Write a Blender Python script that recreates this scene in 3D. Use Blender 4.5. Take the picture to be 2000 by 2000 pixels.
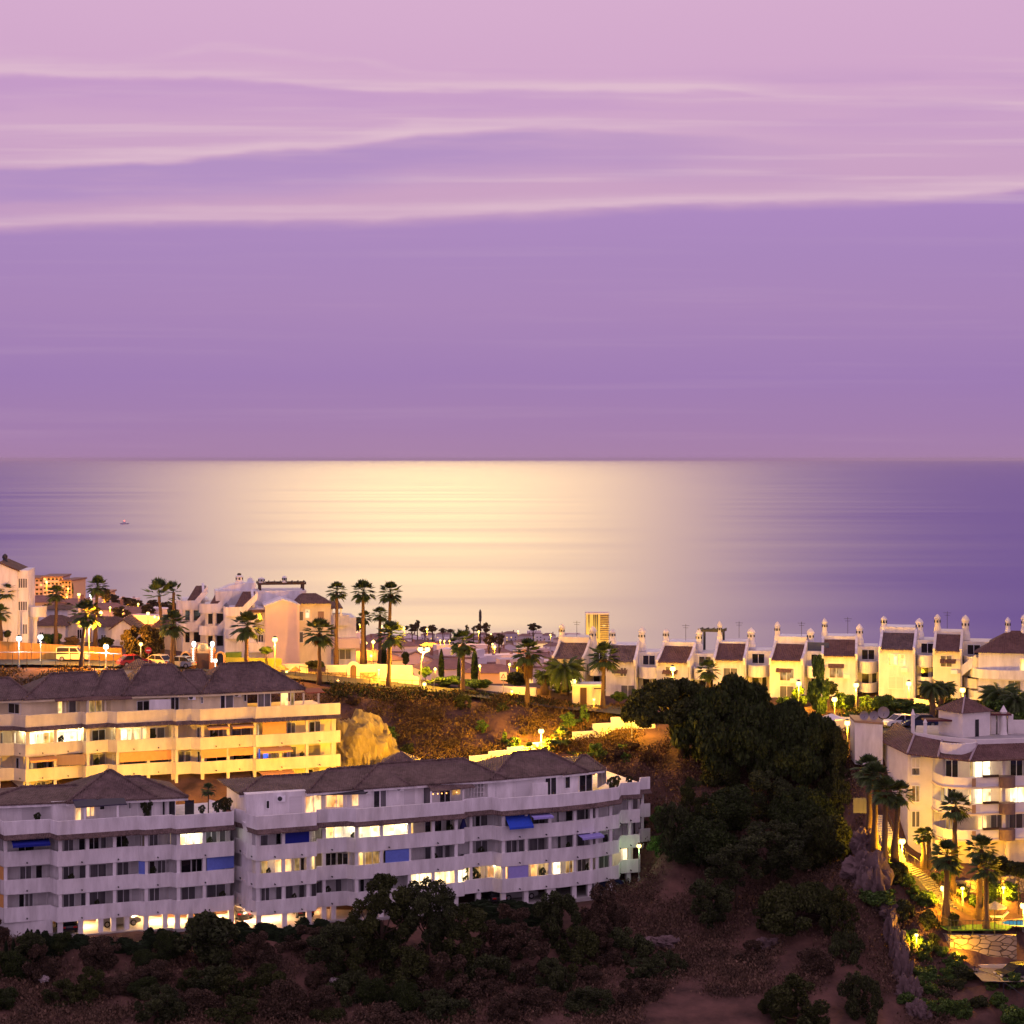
import bpy, math, random
import numpy as np
from mathutils import Vector, Matrix, noise
random.seed(7); RNG = np.random.default_rng(11)
for _o in list(bpy.data.objects): bpy.data.objects.remove(_o)
SC = bpy.context.scene; COL = SC.collection
FL, HY, CZ = 4000.0, 895.0, 150.0        # focal length in photo pixels, horizon row, camera height above the sea
R = math.radians

# ------------------------------------------------------------------ camera
_c = bpy.data.cameras.new('camera'); CAM = bpy.data.objects.new('camera', _c); COL.objects.link(CAM)
CAM.location = (0, 0, CZ); CAM.rotation_euler = (R(90), 0, 0)
_c.sensor_width = 36; _c.lens = 36*FL/2000; _c.shift_y = -(1000-HY)/2000
_c.clip_start = 1; _c.clip_end = 300000
SC.camera = CAM
SC.render.engine = 'CYCLES'
SC.view_settings.view_transform = 'Standard'; SC.view_settings.look = 'None'
SC.view_settings.exposure = 0.0; SC.view_settings.gamma = 1.0
SC.cycles.use_denoising = True
SC.cycles.max_bounces = 6; SC.cycles.diffuse_bounces = 3; SC.cycles.glossy_bounces = 3
SC.cycles.transparent_max_bounces = 8
SC.cycles.caustics_reflective = False; SC.cycles.caustics_refractive = False
SC.cycles.sample_clamp_indirect = 4

# ------------------------------------------------------------------ world: afterglow sky with long drawn-out cloud streaks
MOON_AZ, MOON_EL = -2.2, 24.5
def srgb(r, g, b):
    return tuple((c/255/12.92 if c/255 <= .04045 else ((c/255+.055)/1.055)**2.4) for c in (r, g, b)) + (1,)
WORLD = bpy.data.worlds.new('World'); SC.world = WORLD; WORLD.use_nodes = True
def _world():
    nt = WORLD.node_tree; N = nt.nodes; Lk = nt.links
    for n in list(N): N.remove(n)
    def nd(t, **k):
        n = N.new(t)
        for a, b in k.items(): setattr(n, a, b)
        return n
    def mth(op, a, b=None, c=None, clamp=False):
        n = nd('ShaderNodeMath', operation=op, use_clamp=clamp)
        for i, q in enumerate((a, b, c)):
            if q is None: continue
            if hasattr(q, 'is_output'): Lk.new(q, n.inputs[i])
            else: n.inputs[i].default_value = q
        return n.outputs[0]
    def mixc(f, a, b, bl='MIX'):
        n = nd('ShaderNodeMix', data_type='RGBA', blend_type=bl)
        for i, q in ((0, f), (6, a), (7, b)):
            if hasattr(q, 'is_output'): Lk.new(q, n.inputs[i])
            else: n.inputs[i].default_value = q
        return n.outputs[2]
    def ramp(f, st, interp='LINEAR'):
        n = nd('ShaderNodeValToRGB'); n.color_ramp.interpolation = interp
        e = n.color_ramp.elements
        while len(e) > 1: e.remove(e[-1])
        e[0].position, e[0].color = st[0]
        for p, c in st[1:]:
            q = e.new(p); q.color = c
        Lk.new(f, n.inputs[0]); return n.outputs[0]
    tc = nd('ShaderNodeTexCoord'); sp = nd('ShaderNodeSeparateXYZ'); Lk.new(tc.outputs['Generated'], sp.inputs[0])
    x, y, z = sp.outputs
    az = mth('ARCTAN2', x, y)
    def noise(vx, vy, vz, sc, det, rough=.5):
        c = nd('ShaderNodeCombineXYZ')
        for i, q in enumerate((vx, vy, vz)):
            if hasattr(q, 'is_output'): Lk.new(q, c.inputs[i])
            else: c.inputs[i].default_value = q
        n = nd('ShaderNodeTexNoise'); n.inputs['Scale'].default_value = sc; n.inputs['Detail'].default_value = det
        n.inputs['Roughness'].default_value = rough
        Lk.new(c.outputs[0], n.inputs['Vector']); return n.outputs['Fac']
    tx = mth('DIVIDE', x, mth('MAXIMUM', y, .05)); tz = mth('DIVIDE', z, mth('MAXIMUM', y, .05))
    u = mth('MULTIPLY_ADD', tx, 1.6, .5, clamp=True)            # 0..1 over about 35 degrees of azimuth
    warp = noise(mth('MULTIPLY', tx, 14.0), mth('MULTIPLY', tz, 60.0), 3.7, 1.0, 4, .55)
    fine = noise(mth('MULTIPLY', tx, 5.0), mth('MULTIPLY', tz, 165.0), 8.2, 1.0, 3, .5)
    soft = noise(mth('MULTIPLY', tx, 4.0), mth('MULTIPLY', tz, 46.0), 1.3, 1.0, 4, .55)
    tw = mth('ADD', tz, mth('MULTIPLY', mth('SUBTRACT', warp, .5), .009))
    def curve(pts, k=4.0):          # height of a cloud edge along the azimuth, as elevation tangent
        r_ = ramp(u, [(.5+1.6*(p-1000)/4000, ((895-q)/4000*k,)*3+(1,)) for p, q in pts], 'EASE')
        n = nd('ShaderNodeRGBToBW'); Lk.new(r_, n.inputs[0]); return mth('DIVIDE', n.outputs[0], k)
    def mask(pts): return ramp(u, [(.5+1.6*(p-1000)/4000, (q, q, q, 1)) for p, q in pts], 'EASE')
    def step(v, a, b): 
        n = nd('ShaderNodeMapRange', interpolation_type='SMOOTHSTEP'); Lk.new(v, n.inputs[0]); n.inputs[1].default_value = a; n.inputs[2].default_value = b; return n.outputs[0]
    vio = ramp(mth('MULTIPLY', tw, 4.0, clamp=True), [(0.0, srgb(158, 121, 168)), (.06, srgb(153, 117, 172)), (.16, srgb(150, 115, 178)), (.30, srgb(162, 125, 182)), (.40, srgb(163, 127, 186)), (.50, srgb(168, 130, 191)), (1, srgb(172, 132, 193))])
    pnk = ramp(mth('MULTIPLY', tw, 4.0, clamp=True), [(0, srgb(196, 152, 190)), (.50, srgb(198, 155, 192)), (.62, srgb(202, 160, 197)), (.75, srgb(207, 163, 201)), (.9, srgb(211, 168, 204)), (1, srgb(214, 171, 207))])
    e3 = mth('SUBTRACT', tw, curve([(-200, 442), (0, 441), (400, 426), (700, 428), (1000, 412), (1400, 390), (1700, 384), (2000, 364), (2300, 350)]))
    col = mixc(step(e3, -.007, .0015), vio, pnk)
    pale = srgb(224, 190, 206)
    def edge(e, up, dk, mk, amt, dcol, damt):
        nonlocal col
        d_ = mth('MULTIPLY', mth('MULTIPLY', step(e, -dk, -dk*.35), mth('SUBTRACT', 1.0, step(e, -.004, .0))), mk)
        d_ = mth('MULTIPLY', d_, step(soft, .30, .56)); col = mixc(mth('MULTIPLY', d_, damt), col, dcol)
        b_ = mth('MULTIPLY', mth('MULTIPLY', step(e, -.0026, .0008), mth('SUBTRACT', 1.0, step(e, .0, up))), mk)
        b_ = mth('MULTIPLY', b_, step(fine, .18, .66)); col = mixc(mth('MULTIPLY', b_, amt), col, pale)
    # broad pale veils, then the three long edges
    veil = mth('MULTIPLY', step(fine, .50, .72), mth('MULTIPLY', step(tw, .112, .135), mth('SUBTRACT', 1.0, step(tw, .185, .205)))); col = mixc(mth('MULTIPLY', veil, .42), col, pale)
    veil2 = mth('MULTIPLY', step(fine, .50, .80), mth('SUBTRACT', 1.0, step(tw, .10, .13))); col = mixc(mth('MULTIPLY', veil2, .07), col, pale)
    shade = mth('MULTIPLY', step(soft, .52, .70), mth('MULTIPLY', step(tw, .118, .135), mth('SUBTRACT', 1.0, step(tw, .180, .195)))); col = mixc(mth('MULTIPLY', shade, .45), col, srgb(184, 142, 194))
    edge(e3, .009, .02, mask([(0, .9), (1000, .75), (2000, .95)]), .75, vio, 0)
    e2 = mth('SUBTRACT', tw, curve([(-200, 332), (0, 326), (300, 309), (600, 287), (850, 254), (1100, 246), (1300, 258), (1600, 275), (2200, 285)]))
    edge(e2, .007, .032, mask([(-100, .9), (100, 1), (900, 1), (1200, .6), (1500, .15), (1700, 0), (2000, 0)]), .85, srgb(173, 137, 193), .95)
    e1 = mth('SUBTRACT', tw, curve([(-200, 132), (0, 137), (400, 150), (800, 168), (1200, 172), (1700, 190), (2200, 205)]))
    edge(e1, .008, .024, mask([(-100, .9), (700, .9), (1300, .8), (1800, .5), (2100, .3)]), .85, srgb(190, 146, 197), .8)
    e0 = mth('SUBTRACT', tw, curve([(0, 120), (280, 118), (420, 98), (650, 118), (850, 150), (1100, 170), (1300, 172)]))
    edge(e0, .004, .014, mask([(200, 0), (360, .6), (600, .7), (850, .3), (1000, 0), (1200, 0)]), .6, srgb(208, 165, 200), .4)
    # higher sky and the afterglow behind the viewer
    hi = ramp(mth('MULTIPLY', mth('SUBTRACT', z, .22), 2.0, clamp=True), [(0, (0, 0, 0, 1)), (.5, (1, 1, 1, 1))])
    col = mixc(hi, col, (.62, .42, .63, 1))
    back = ramp(mth('MULTIPLY_ADD', y, -.7, .2, clamp=True), [(0, (0, 0, 0, 1)), (.6, (1, 1, 1, 1))])
    col = mixc(back, col, (.79, .535, .78, 1))
    below = ramp(mth('MULTIPLY_ADD', z, -30.0, 0.0, clamp=True), [(0, (0, 0, 0, 1)), (1, (1, 1, 1, 1))])
    col = mixc(below, col, (.10, .07, .16, 1))
    bg = nd('ShaderNodeBackground'); bg.inputs[1].default_value = .97; Lk.new(col, bg.inputs[0])
    sk = nd('ShaderNodeTexSky', sky_type='NISHITA'); sk.sun_disc = False
    sk.sun_elevation = R(MOON_EL); sk.sun_rotation = R(MOON_AZ)
    b2 = nd('ShaderNodeBackground'); b2.inputs[1].default_value = .002; Lk.new(sk.outputs[0], b2.inputs[0])
    ad = nd('ShaderNodeAddShader'); Lk.new(bg.outputs[0], ad.inputs[0]); Lk.new(b2.outputs[0], ad.inputs[1])
    out = nd('ShaderNodeOutputWorld'); Lk.new(ad.outputs[0], out.inputs[0])
_world()

# the moon, above the frame over the sea
_s = bpy.data.lights.new('moon', 'SUN'); _s.energy = 0.50; _s.angle = R(.5); _s.color = (1, .82, .15)
MOON = bpy.data.objects.new('moon', _s); COL.objects.link(MOON)
_d = Vector((math.sin(R(MOON_AZ))*math.cos(R(MOON_EL)), math.cos(R(MOON_AZ))*math.cos(R(MOON_EL)), math.sin(R(MOON_EL))))
MOON.rotation_euler = _d.to_track_quat('Z', 'Y').to_euler(); MOON.location = (0, 300, 400)

# ------------------------------------------------------------------ helpers
def W(px, py, d): return Vector(((px-1000)/FL*d, d, CZ-(py-HY)/FL*d))
def P2(px, d): return Vector(((px-1000)/FL*d, d))
def Zp(py, d): return CZ-(py-HY)/FL*d
MATS = {}
def M(name, c, c2=None, scale=1.0, rough=.8, bump=0.0, bscale=None, spec=.3, metal=0.0, stretch=(1, 1, 1), island=0.0, det=4):
    if name in MATS: return MATS[name]
    m = bpy.data.materials.new(name); m.use_nodes = True; nt = m.node_tree; N = nt.nodes; Lk = nt.links
    b = N['Principled BSDF']; b.inputs['Roughness'].default_value = rough; b.inputs['Metallic'].default_value = metal
    b.inputs['Specular IOR Level'].default_value = spec
    b.inputs['Base Color'].default_value = (*c, 1)
    src = None
    if c2 is not None or bump:
        tc = N.new('ShaderNodeTexCoord'); mp = N.new('ShaderNodeMapping'); mp.inputs['Scale'].default_value = stretch
        Lk.new(tc.outputs['Object'], mp.inputs[0])
        n = N.new('ShaderNodeTexNoise'); n.inputs['Scale'].default_value = scale; n.inputs['Detail'].default_value = det
        n.inputs['Roughness'].default_value = .62
        Lk.new(mp.outputs[0], n.inputs['Vector'])
        if c2 is not None:
            mx = N.new('ShaderNodeMix'); mx.data_type = 'RGBA'
            rp = N.new('ShaderNodeMapRange'); rp.inputs[1].default_value = .32; rp.inputs[2].default_value = .68
            Lk.new(n.outputs['Fac'], rp.inputs[0]); Lk.new(rp.outputs[0], mx.inputs[0])
            mx.inputs[6].default_value = (*c, 1); mx.inputs[7].default_value = (*c2, 1)
            src = mx.outputs[2]
        if bump:
            n2 = N.new('ShaderNodeTexNoise'); n2.inputs['Scale'].default_value = bscale or scale*4; n2.inputs['Detail'].default_value = 3
            Lk.new(mp.outputs[0], n2.inputs['Vector'])
            bp = N.new('ShaderNodeBump'); bp.inputs['Strength'].default_value = min(1, bump); bp.inputs['Distance'].default_value = .1
            Lk.new(n2.outputs['Fac'], bp.inputs['Height']); Lk.new(bp.outputs[0], b.inputs['Normal'])
    if island:
        g = N.new('ShaderNodeNewGeometry'); hs = N.new('ShaderNodeHueSaturation')
        mr = N.new('ShaderNodeMapRange'); mr.inputs[3].default_value = 1-island; mr.inputs[4].default_value = 1+island*1.4
        Lk.new(g.outputs['Random Per Island'], mr.inputs[0]); Lk.new(mr.outputs[0], hs.inputs['Value'])
        if src: Lk.new(src, hs.inputs['Color'])
        else: hs.inputs['Color'].default_value = (*c, 1)
        src = hs.outputs[0]
    if src: Lk.new(src, b.inputs['Base Color'])
    MATS[name] = m; return m
def E(name, c, s, vary=0.0, scale=1.2):
    """something that gives off light: lamp globe or lit window (curtains and furniture vary it)"""
    if name in MATS: return MATS[name]
    m = bpy.data.materials.new(name); m.use_nodes = True; nt = m.node_tree; N = nt.nodes; Lk = nt.links
    for n in list(N): N.remove(n)
    e = N.new('ShaderNodeEmission'); e.inputs[0].default_value = (*c, 1); e.inputs[1].default_value = s
    if vary:
        tc = N.new('ShaderNodeTexCoord'); mp = N.new('ShaderNodeMapping'); mp.inputs['Scale'].default_value = (1, 1, .35)
        Lk.new(tc.outputs['Object'], mp.inputs[0])
        n = N.new('ShaderNodeTexNoise'); n.inputs['Scale'].default_value = scale; n.inputs['Detail'].default_value = 2
        Lk.new(mp.outputs[0], n.inputs[0])
        mr = N.new('ShaderNodeMapRange'); mr.inputs[1].default_value = .36; mr.inputs[2].default_value = .6
        mr.inputs[3].default_value = s*(1-vary); mr.inputs[4].default_value = s*(1+vary*.4)
        Lk.new(n.outputs['Fac'], mr.inputs[0])
        # fittings in the room and a deeper tone away from its lamp
        n3 = N.new('ShaderNodeTexVoronoi'); n3.inputs['Scale'].default_value = 1.1; n3.distance = 'CHEBYCHEV'; Lk.new(tc.outputs['Object'], n3.inputs['Vector'])
        m3 = N.new('ShaderNodeMapRange'); m3.inputs[1].default_value = .10; m3.inputs[2].default_value = .30; m3.inputs[3].default_value = .45; Lk.new(n3.outputs['Distance'], m3.inputs[0])
        k3 = N.new('ShaderNodeMath'); k3.operation = 'MULTIPLY'; Lk.new(mr.outputs[0], k3.inputs[0]); Lk.new(m3.outputs[0], k3.inputs[1]); Lk.new(k3.outputs[0], e.inputs[1])
        n4 = N.new('ShaderNodeTexNoise'); n4.inputs['Scale'].default_value = .45; Lk.new(tc.outputs['Object'], n4.inputs['Vector'])
        m4 = N.new('ShaderNodeMapRange'); m4.inputs[1].default_value = .4; m4.inputs[2].default_value = .62; Lk.new(n4.outputs['Fac'], m4.inputs[0])
        x4 = N.new('ShaderNodeMix'); x4.data_type = 'RGBA'; x4.inputs[6].default_value = (*c, 1); x4.inputs[7].default_value = (c[0], c[1]*.72, c[2]*.45, 1); Lk.new(m4.outputs[0], x4.inputs[0]); Lk.new(x4.outputs[2], e.inputs[0])
    o = N.new('ShaderNodeOutputMaterial'); Lk.new(e.outputs[0], o.inputs[0]); MATS[name] = m; return m
def tile_mat(name, c, c2, axis_scale=1.0):
    """curved clay tiles: courses as a wave bump, colour speckled tile by tile"""
    if name in MATS: return MATS[name]
    m = bpy.data.materials.new(name); m.use_nodes = True; nt = m.node_tree; N = nt.nodes; Lk = nt.links
    b = N['Principled BSDF']; b.inputs['Roughness'].default_value = .9; b.inputs['Specular IOR Level'].default_value = .15
    tc = N.new('ShaderNodeTexCoord')
    v = N.new('ShaderNodeTexVoronoi'); v.inputs['Scale'].default_value = 3.2*axis_scale; Lk.new(tc.outputs['Object'], v.inputs['Vector'])
    n = N.new('ShaderNodeTexNoise'); n.inputs['Scale'].default_value = .55; n.inputs['Detail'].default_value = 6; Lk.new(tc.outputs['Object'], n.inputs['Vector'])
    sx = N.new('ShaderNodeSeparateColor'); Lk.new(v.outputs['Color'], sx.inputs[0])
    a = N.new('ShaderNodeMath'); a.operation = 'MULTIPLY_ADD'; a.inputs[1].default_value = .55
    Lk.new(sx.outputs[0], a.inputs[0])
    k = N.new('ShaderNodeMath'); k.operation = 'MULTIPLY_ADD'; k.inputs[1].default_value = 1.5; k.inputs[2].default_value = -.52
    Lk.new(n.outputs['Fac'], k.inputs[0]); Lk.new(k.outputs[0], a.inputs[2])
    mx = N.new('ShaderNodeMix'); mx.data_type = 'RGBA'; mx.inputs[6].default_value = (*c, 1); mx.inputs[7].default_value = (*c2, 1)
    a.use_clamp = True; Lk.new(a.outputs[0], mx.inputs[0]); Lk.new(mx.outputs[2], b.inputs['Base Color'])
    wv = N.new('ShaderNodeTexWave'); wv.inputs['Scale'].default_value = 1.35*axis_scale; wv.inputs['Distortion'].default_value = .6
    wv.bands_direction = 'X'; Lk.new(tc.outputs['Object'], wv.inputs['Vector'])
    bp = N.new('ShaderNodeBump'); bp.inputs['Strength'].default_value = .9; bp.inputs['Distance'].default_value = .12
    Lk.new(wv.outputs['Fac'], bp.inputs['Height']); Lk.new(bp.outputs[0], b.inputs['Normal'])
    MATS[name] = m; return m

def joint_mat(name, c, c2, joint, scale, stretch=(1, 1, 1)):
    """walling of irregular stones: cells of varied tone parted by dark joints"""
    if name in MATS: return MATS[name]
    m = bpy.data.materials.new(name); m.use_nodes = True; nt = m.node_tree; N = nt.nodes; Lk = nt.links; b = N['Principled BSDF']; b.inputs['Roughness'].default_value = .95
    tc = N.new('ShaderNodeTexCoord'); mp = N.new('ShaderNodeMapping'); mp.inputs['Scale'].default_value = stretch; Lk.new(tc.outputs['Object'], mp.inputs[0])
    v = N.new('ShaderNodeTexVoronoi'); v.inputs['Scale'].default_value = scale; v2 = N.new('ShaderNodeTexVoronoi'); v2.inputs['Scale'].default_value = scale; v2.feature = 'DISTANCE_TO_EDGE'
    for q in (v, v2): Lk.new(mp.outputs[0], q.inputs['Vector'])
    sx = N.new('ShaderNodeSeparateColor'); Lk.new(v.outputs['Color'], sx.inputs[0]); a = N.new('ShaderNodeMix'); a.data_type = 'RGBA'; a.inputs[6].default_value = (*c, 1); a.inputs[7].default_value = (*c2, 1); Lk.new(sx.outputs[0], a.inputs[0])
    r = N.new('ShaderNodeMapRange'); r.inputs[1].default_value = .01; r.inputs[2].default_value = .06; Lk.new(v2.outputs['Distance'], r.inputs[0])
    k = N.new('ShaderNodeMix'); k.data_type = 'RGBA'; k.inputs[6].default_value = (*joint, 1); Lk.new(a.outputs[2], k.inputs[7]); Lk.new(r.outputs[0], k.inputs[0]); Lk.new(k.outputs[2], b.inputs['Base Color'])
    bp = N.new('ShaderNodeBump'); bp.inputs['Distance'].default_value = .15; Lk.new(r.outputs[0], bp.inputs['Height']); Lk.new(bp.outputs[0], b.inputs['Normal']); MATS[name] = m; return m
class MB:
    def __init__(s): s.v = []; s.f = []
    def poly(s, pts):
        i = len(s.v); s.v += [tuple(p) for p in pts]; s.f.append(tuple(range(i, i+len(pts)))); return s
    def hexa(s, b, t):                       # bottom quad, top quad (same winding)
        i = len(s.v); s.v += [tuple(p) for p in b]+[tuple(p) for p in t]; n = len(b)
        s.f.append(tuple(i+k for k in reversed(range(n)))); s.f.append(tuple(i+n+k for k in range(n)))
        for k in range(n): s.f.append((i+k, i+(k+1) % n, i+n+(k+1) % n, i+n+k))
        return s
    def box(s, x0, x1, y0, y1, z0, z1):
        q = [(x0, y0), (x1, y0), (x1, y1), (x0, y1)]
        return s.hexa([(a, b, z0) for a, b in q], [(a, b, z1) for a, b in q])
    def prism(s, p0, p1, w, z0, z1):         # wall piece from p0 to p1, thickness vector w
        q = [p0, p1, p1+w, p0+w]
        return s.hexa([(a[0], a[1], z0) for a in q], [(a[0], a[1], z1) for a in q])
    def strip(s, A, B, z0, z1):              # solid between two plan lines
        n = len(A); i = len(s.v)
        for q in zip(A, B):
            for p in q:
                s.v += [(p[0], p[1], z0), (p[0], p[1], z1)]
        for k in range(n-1):
            a = i+4*k; b = a+4
            s.f += [(a, b, b+1, a+1), (a+2, a+3, b+3, b+2), (a+1, b+1, b+3, a+3), (a, a+2, b+2, b)]
        e = i+4*(n-1); s.f += [(i, i+1, i+3, i+2), (e, e+2, e+3, e+1)]
        return s
    def extr(s, pts, axis, a, b):            # outline in a plane, extruded along axis 'x' or 'y' between a and b
        if axis == 'x': f = lambda p, t: (t, p[0], p[1])
        elif axis == 'y': f = lambda p, t: (p[0], t, p[1])
        else: f = lambda p, t: (p[0], p[1], t)
        return s.hexa([f(p, a) for p in pts], [f(p, b) for p in pts])
    def tube(s, pts, rad, n=7, cap=True):
        pts = [Vector(p) for p in pts]; i0 = len(s.v)
        for k, p in enumerate(pts):
            t = (pts[min(k+1, len(pts)-1)]-pts[max(k-1, 0)]); t = t.normalized() if t.length > 1e-9 else Vector((0, 0, 1))
            u = t.cross(Vector((0, 1, .013)) if abs(t.y) < .9 else Vector((1, 0, 0))).normalized(); w = t.cross(u)
            r = rad[k] if hasattr(rad, '__len__') else rad
            for j in range(n):
                a = 2*math.pi*j/n; s.v.append(tuple(p+u*(r*math.cos(a))+w*(r*math.sin(a))))
        for k in range(len(pts)-1):
            for j in range(n):
                a = i0+k*n+j; b = i0+k*n+(j+1) % n; s.f.append((a, b, b+n, a+n))
        if cap:
            s.f.append(tuple(i0+j for j in reversed(range(n)))); e = i0+(len(pts)-1)*n; s.f.append(tuple(e+j for j in range(n)))
        return s
    def lathe(s, cx, cy, prof, n=12):
        i0 = len(s.v)
        for r, z in prof:
            for j in range(n):
                a = 2*math.pi*j/n; s.v.append((cx+r*math.cos(a), cy+r*math.sin(a), z))
        for k in range(len(prof)-1):
            for j in range(n):
                a = i0+k*n+j; b = i0+k*n+(j+1) % n; s.f.append((a, b, b+n, a+n))
        s.f.append(tuple(i0+j for j in reversed(range(n)))); e = i0+(len(prof)-1)*n; s.f.append(tuple(e+j for j in range(n)))
        return s
    def build(s, name, mat, parent=None, org=None, smooth=False):
        me = bpy.data.meshes.new(name)
        v = s.v if org is None else [(a-org[0], b-org[1], c-org[2]) for a, b, c in s.v]
        me.from_pydata(v, [], s.f); me.validate(); me.update()
        if smooth: me.polygons.foreach_set('use_smooth', [True]*len(me.polygons))
        if mat: me.materials.append(mat)
        o = bpy.data.objects.new(name, me); COL.objects.link(o)
        if parent: o.parent = parent
        return o
def tag(o, label=None, cat=None, group=None, kind=None):
    for k, q in (('label', label), ('category', cat), ('group', group), ('kind', kind)):
        if q: o[k] = q
    return o
def root(name, loc, label, cat, group=None, rz=0, scale=None):
    o = bpy.data.objects.new(name, None); COL.objects.link(o); o.empty_display_size = .3
    o.location = loc; o.rotation_euler = (0, 0, rz)
    if scale: o.scale = scale if hasattr(scale, '__len__') else (scale,)*3
    return tag(o, label, cat, group)
def link(me, name, parent):
    o = bpy.data.objects.new(name, me); COL.objects.link(o); o.parent = parent; return o
def copy_tree(o, parent=None):
    c = o.copy(); COL.objects.link(c)
    if parent: c.parent = parent
    for ch in o.children: copy_tree(ch, c)
    return c
def point_light(parent, loc, power, color, rad=.15):
    l = bpy.data.lights.new('lamp_light', 'POINT'); l.energy = power; l.color = color; l.shadow_soft_size = rad
    o = bpy.data.objects.new('lamp_light', l); COL.objects.link(o); o.location = loc
    if parent: o.parent = parent
    return o
SOD = (1, .38, .01); WARM = (1, .56, .15); COOL = (.92, 1, .90); YEL = (1, .48, .018)

WHITE = M('white_render', (.80, .78, .78), (.54, .52, .51), 1.1, .85, .15, 9, .2, stretch=(1, 1, .22), det=9)
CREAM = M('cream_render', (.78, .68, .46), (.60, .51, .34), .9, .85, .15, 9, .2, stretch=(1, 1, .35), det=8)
CONC = M('concrete', (.42, .40, .38), (.30, .29, .28), .8, .9, .2, 8, .2)
ROOF = tile_mat('aged_roof_tiles', (.080, .055, .049), (.20, .140, .122))
ROOF2 = tile_mat('brown_roof_tiles', (.10, .055, .045), (.20, .115, .095))
GLASS = M('dark_glass', (.012, .012, .016), rough=.12, spec=.5)
CURT = M('curtained_glass', (.16, .15, .155), (.06, .06, .07), 2.6, .35, stretch=(1, 1, .05), spec=.4)
SHUT = M('roller_shutter', (.60, .58, .58), (.54, .52, .52), 8, .7, stretch=(.02, .02, 1))
OLIVE = M('olive_shutter', (.30, .26, .16), (.24, .21, .13), 8, .7, stretch=(.02, .02, 1))
FRAME = M('white_window_frame', (.75, .75, .75), rough=.5)
DKFR = M('dark_metal', (.035, .035, .04), (.05, .05, .05), 3, .5, metal=.3)
BLUE = M('blue_awning_cloth', (.02, .07, .52), (.02, .06, .42), 3, .8)
CANVAS = M('dark_canvas', (.03, .022, .06), (.02, .015, .045), 3, .8)
NAVY = M('navy_awning_cloth', (.006, .015, .23), (.005, .012, .18), 3, .8)
PALEBLUE = M('faded_blue_awning_cloth', (.13, .19, .58), (.11, .16, .50), 3, .8)
LILAC = M('lilac_awning_cloth', (.33, .30, .66), (.29, .27, .60), 3, .8)
ORANGE = M('orange_awning_cloth', (.72, .36, .11), (.64, .31, .09), 2, .8)
BROWNSH = M('brown_blind', (.34, .22, .14), (.28, .18, .11), 3, .8, stretch=(1, 1, .05))
HOT = E('blazing_window', (1, .86, .55), 2.8, .5, .9)
LIT = E('lit_window', (1, .68, .28), 1.9, .55, 1.3)
PINK = E('pinkish_lit_window', (1, .55, .26), 1.7, .6, 1.5)
DIM = E('dimly_lit_window', (1, .62, .25), .55, .7, 1.6)
BLUELIT = E('blue_lit_window', (.10, .18, 1), 1.3, .6, 1.3)
# ------------------------------------------------------------------ terrain
CP = []
def G(px, d, drop): CP.append((*P2(px, d), CZ-drop))
def Gp(px, py, d): CP.append((*P2(px, d), Zp(py, d)))
for px in (-1600, -600, 200, 1000, 1800, 2600, 3600):
    G(px, 20, 28); G(px, 60, 60); G(px, 110, 74); G(px, 150, 62)
for q in [(-500, 2010, 178), (-200, 2010, 180), (200, 2005, 183), (500, 2005, 185), (800, 2012, 186), (1100, 2020, 186), (1300, 2012, 188), (1500, 2005, 190), (1690, 2010, 191), (1850, 2010, 193), (2050, 2015, 194), (2400, 2020, 194),
          (-300, 1935, 192), (100, 1930, 195), (400, 1928, 196), (700, 1895, 199), (900, 1875, 202), (1100, 1850, 206), (1250, 1840, 208), (1450, 1845, 208), (1600, 1800, 210), (1600, 1900, 200), (1400, 1920, 199), (1200, 1930, 198), (900, 1950, 194),
          (1350, 1790, 213), (1500, 1700, 222), (1300, 1650, 225), (1400, 1600, 229), (1300, 1560, 233), (1330, 1487, 241), (1250, 1470, 246), (1500, 1550, 238), (1600, 1600, 232), (1600, 1700, 222), (1280, 1428, 253), (1450, 1440, 250), (1620, 1450, 245),
          (1660, 1560, 226), (1690, 1690, 212), (1668, 1740, 209), (1660, 1860, 203), (1720, 1760, 209), (1750, 1830, 206), (1760, 1900, 201), (1800, 1960, 197), (1740, 1990, 194), (1765, 1690, 214), (1800, 1700, 213.5), (1860, 1790, 207), (1840, 1818, 206.5), (1910, 1812, 206.6), (2000, 1812, 207), (2200, 1812, 208),
          (1850, 1890, 203.6), (1930, 1893, 203.6), (2000, 1895, 203.6), (2000, 1925, 200), (1900, 1925, 200), (2200, 1900, 203), (2000, 1965, 197), (1900, 1955, 197)]: Gp(*q)
for px, d in ((-200, 199), (0, 199.5), (150, 200), (280, 202.5), (450, 204), (520, 202.5), (620, 206), (800, 209), (980, 213), (1100, 216.5), (1200, 220), (1260, 227)):
    G(px, d, 47.25); G(px, d+8, 47.2)
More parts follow.
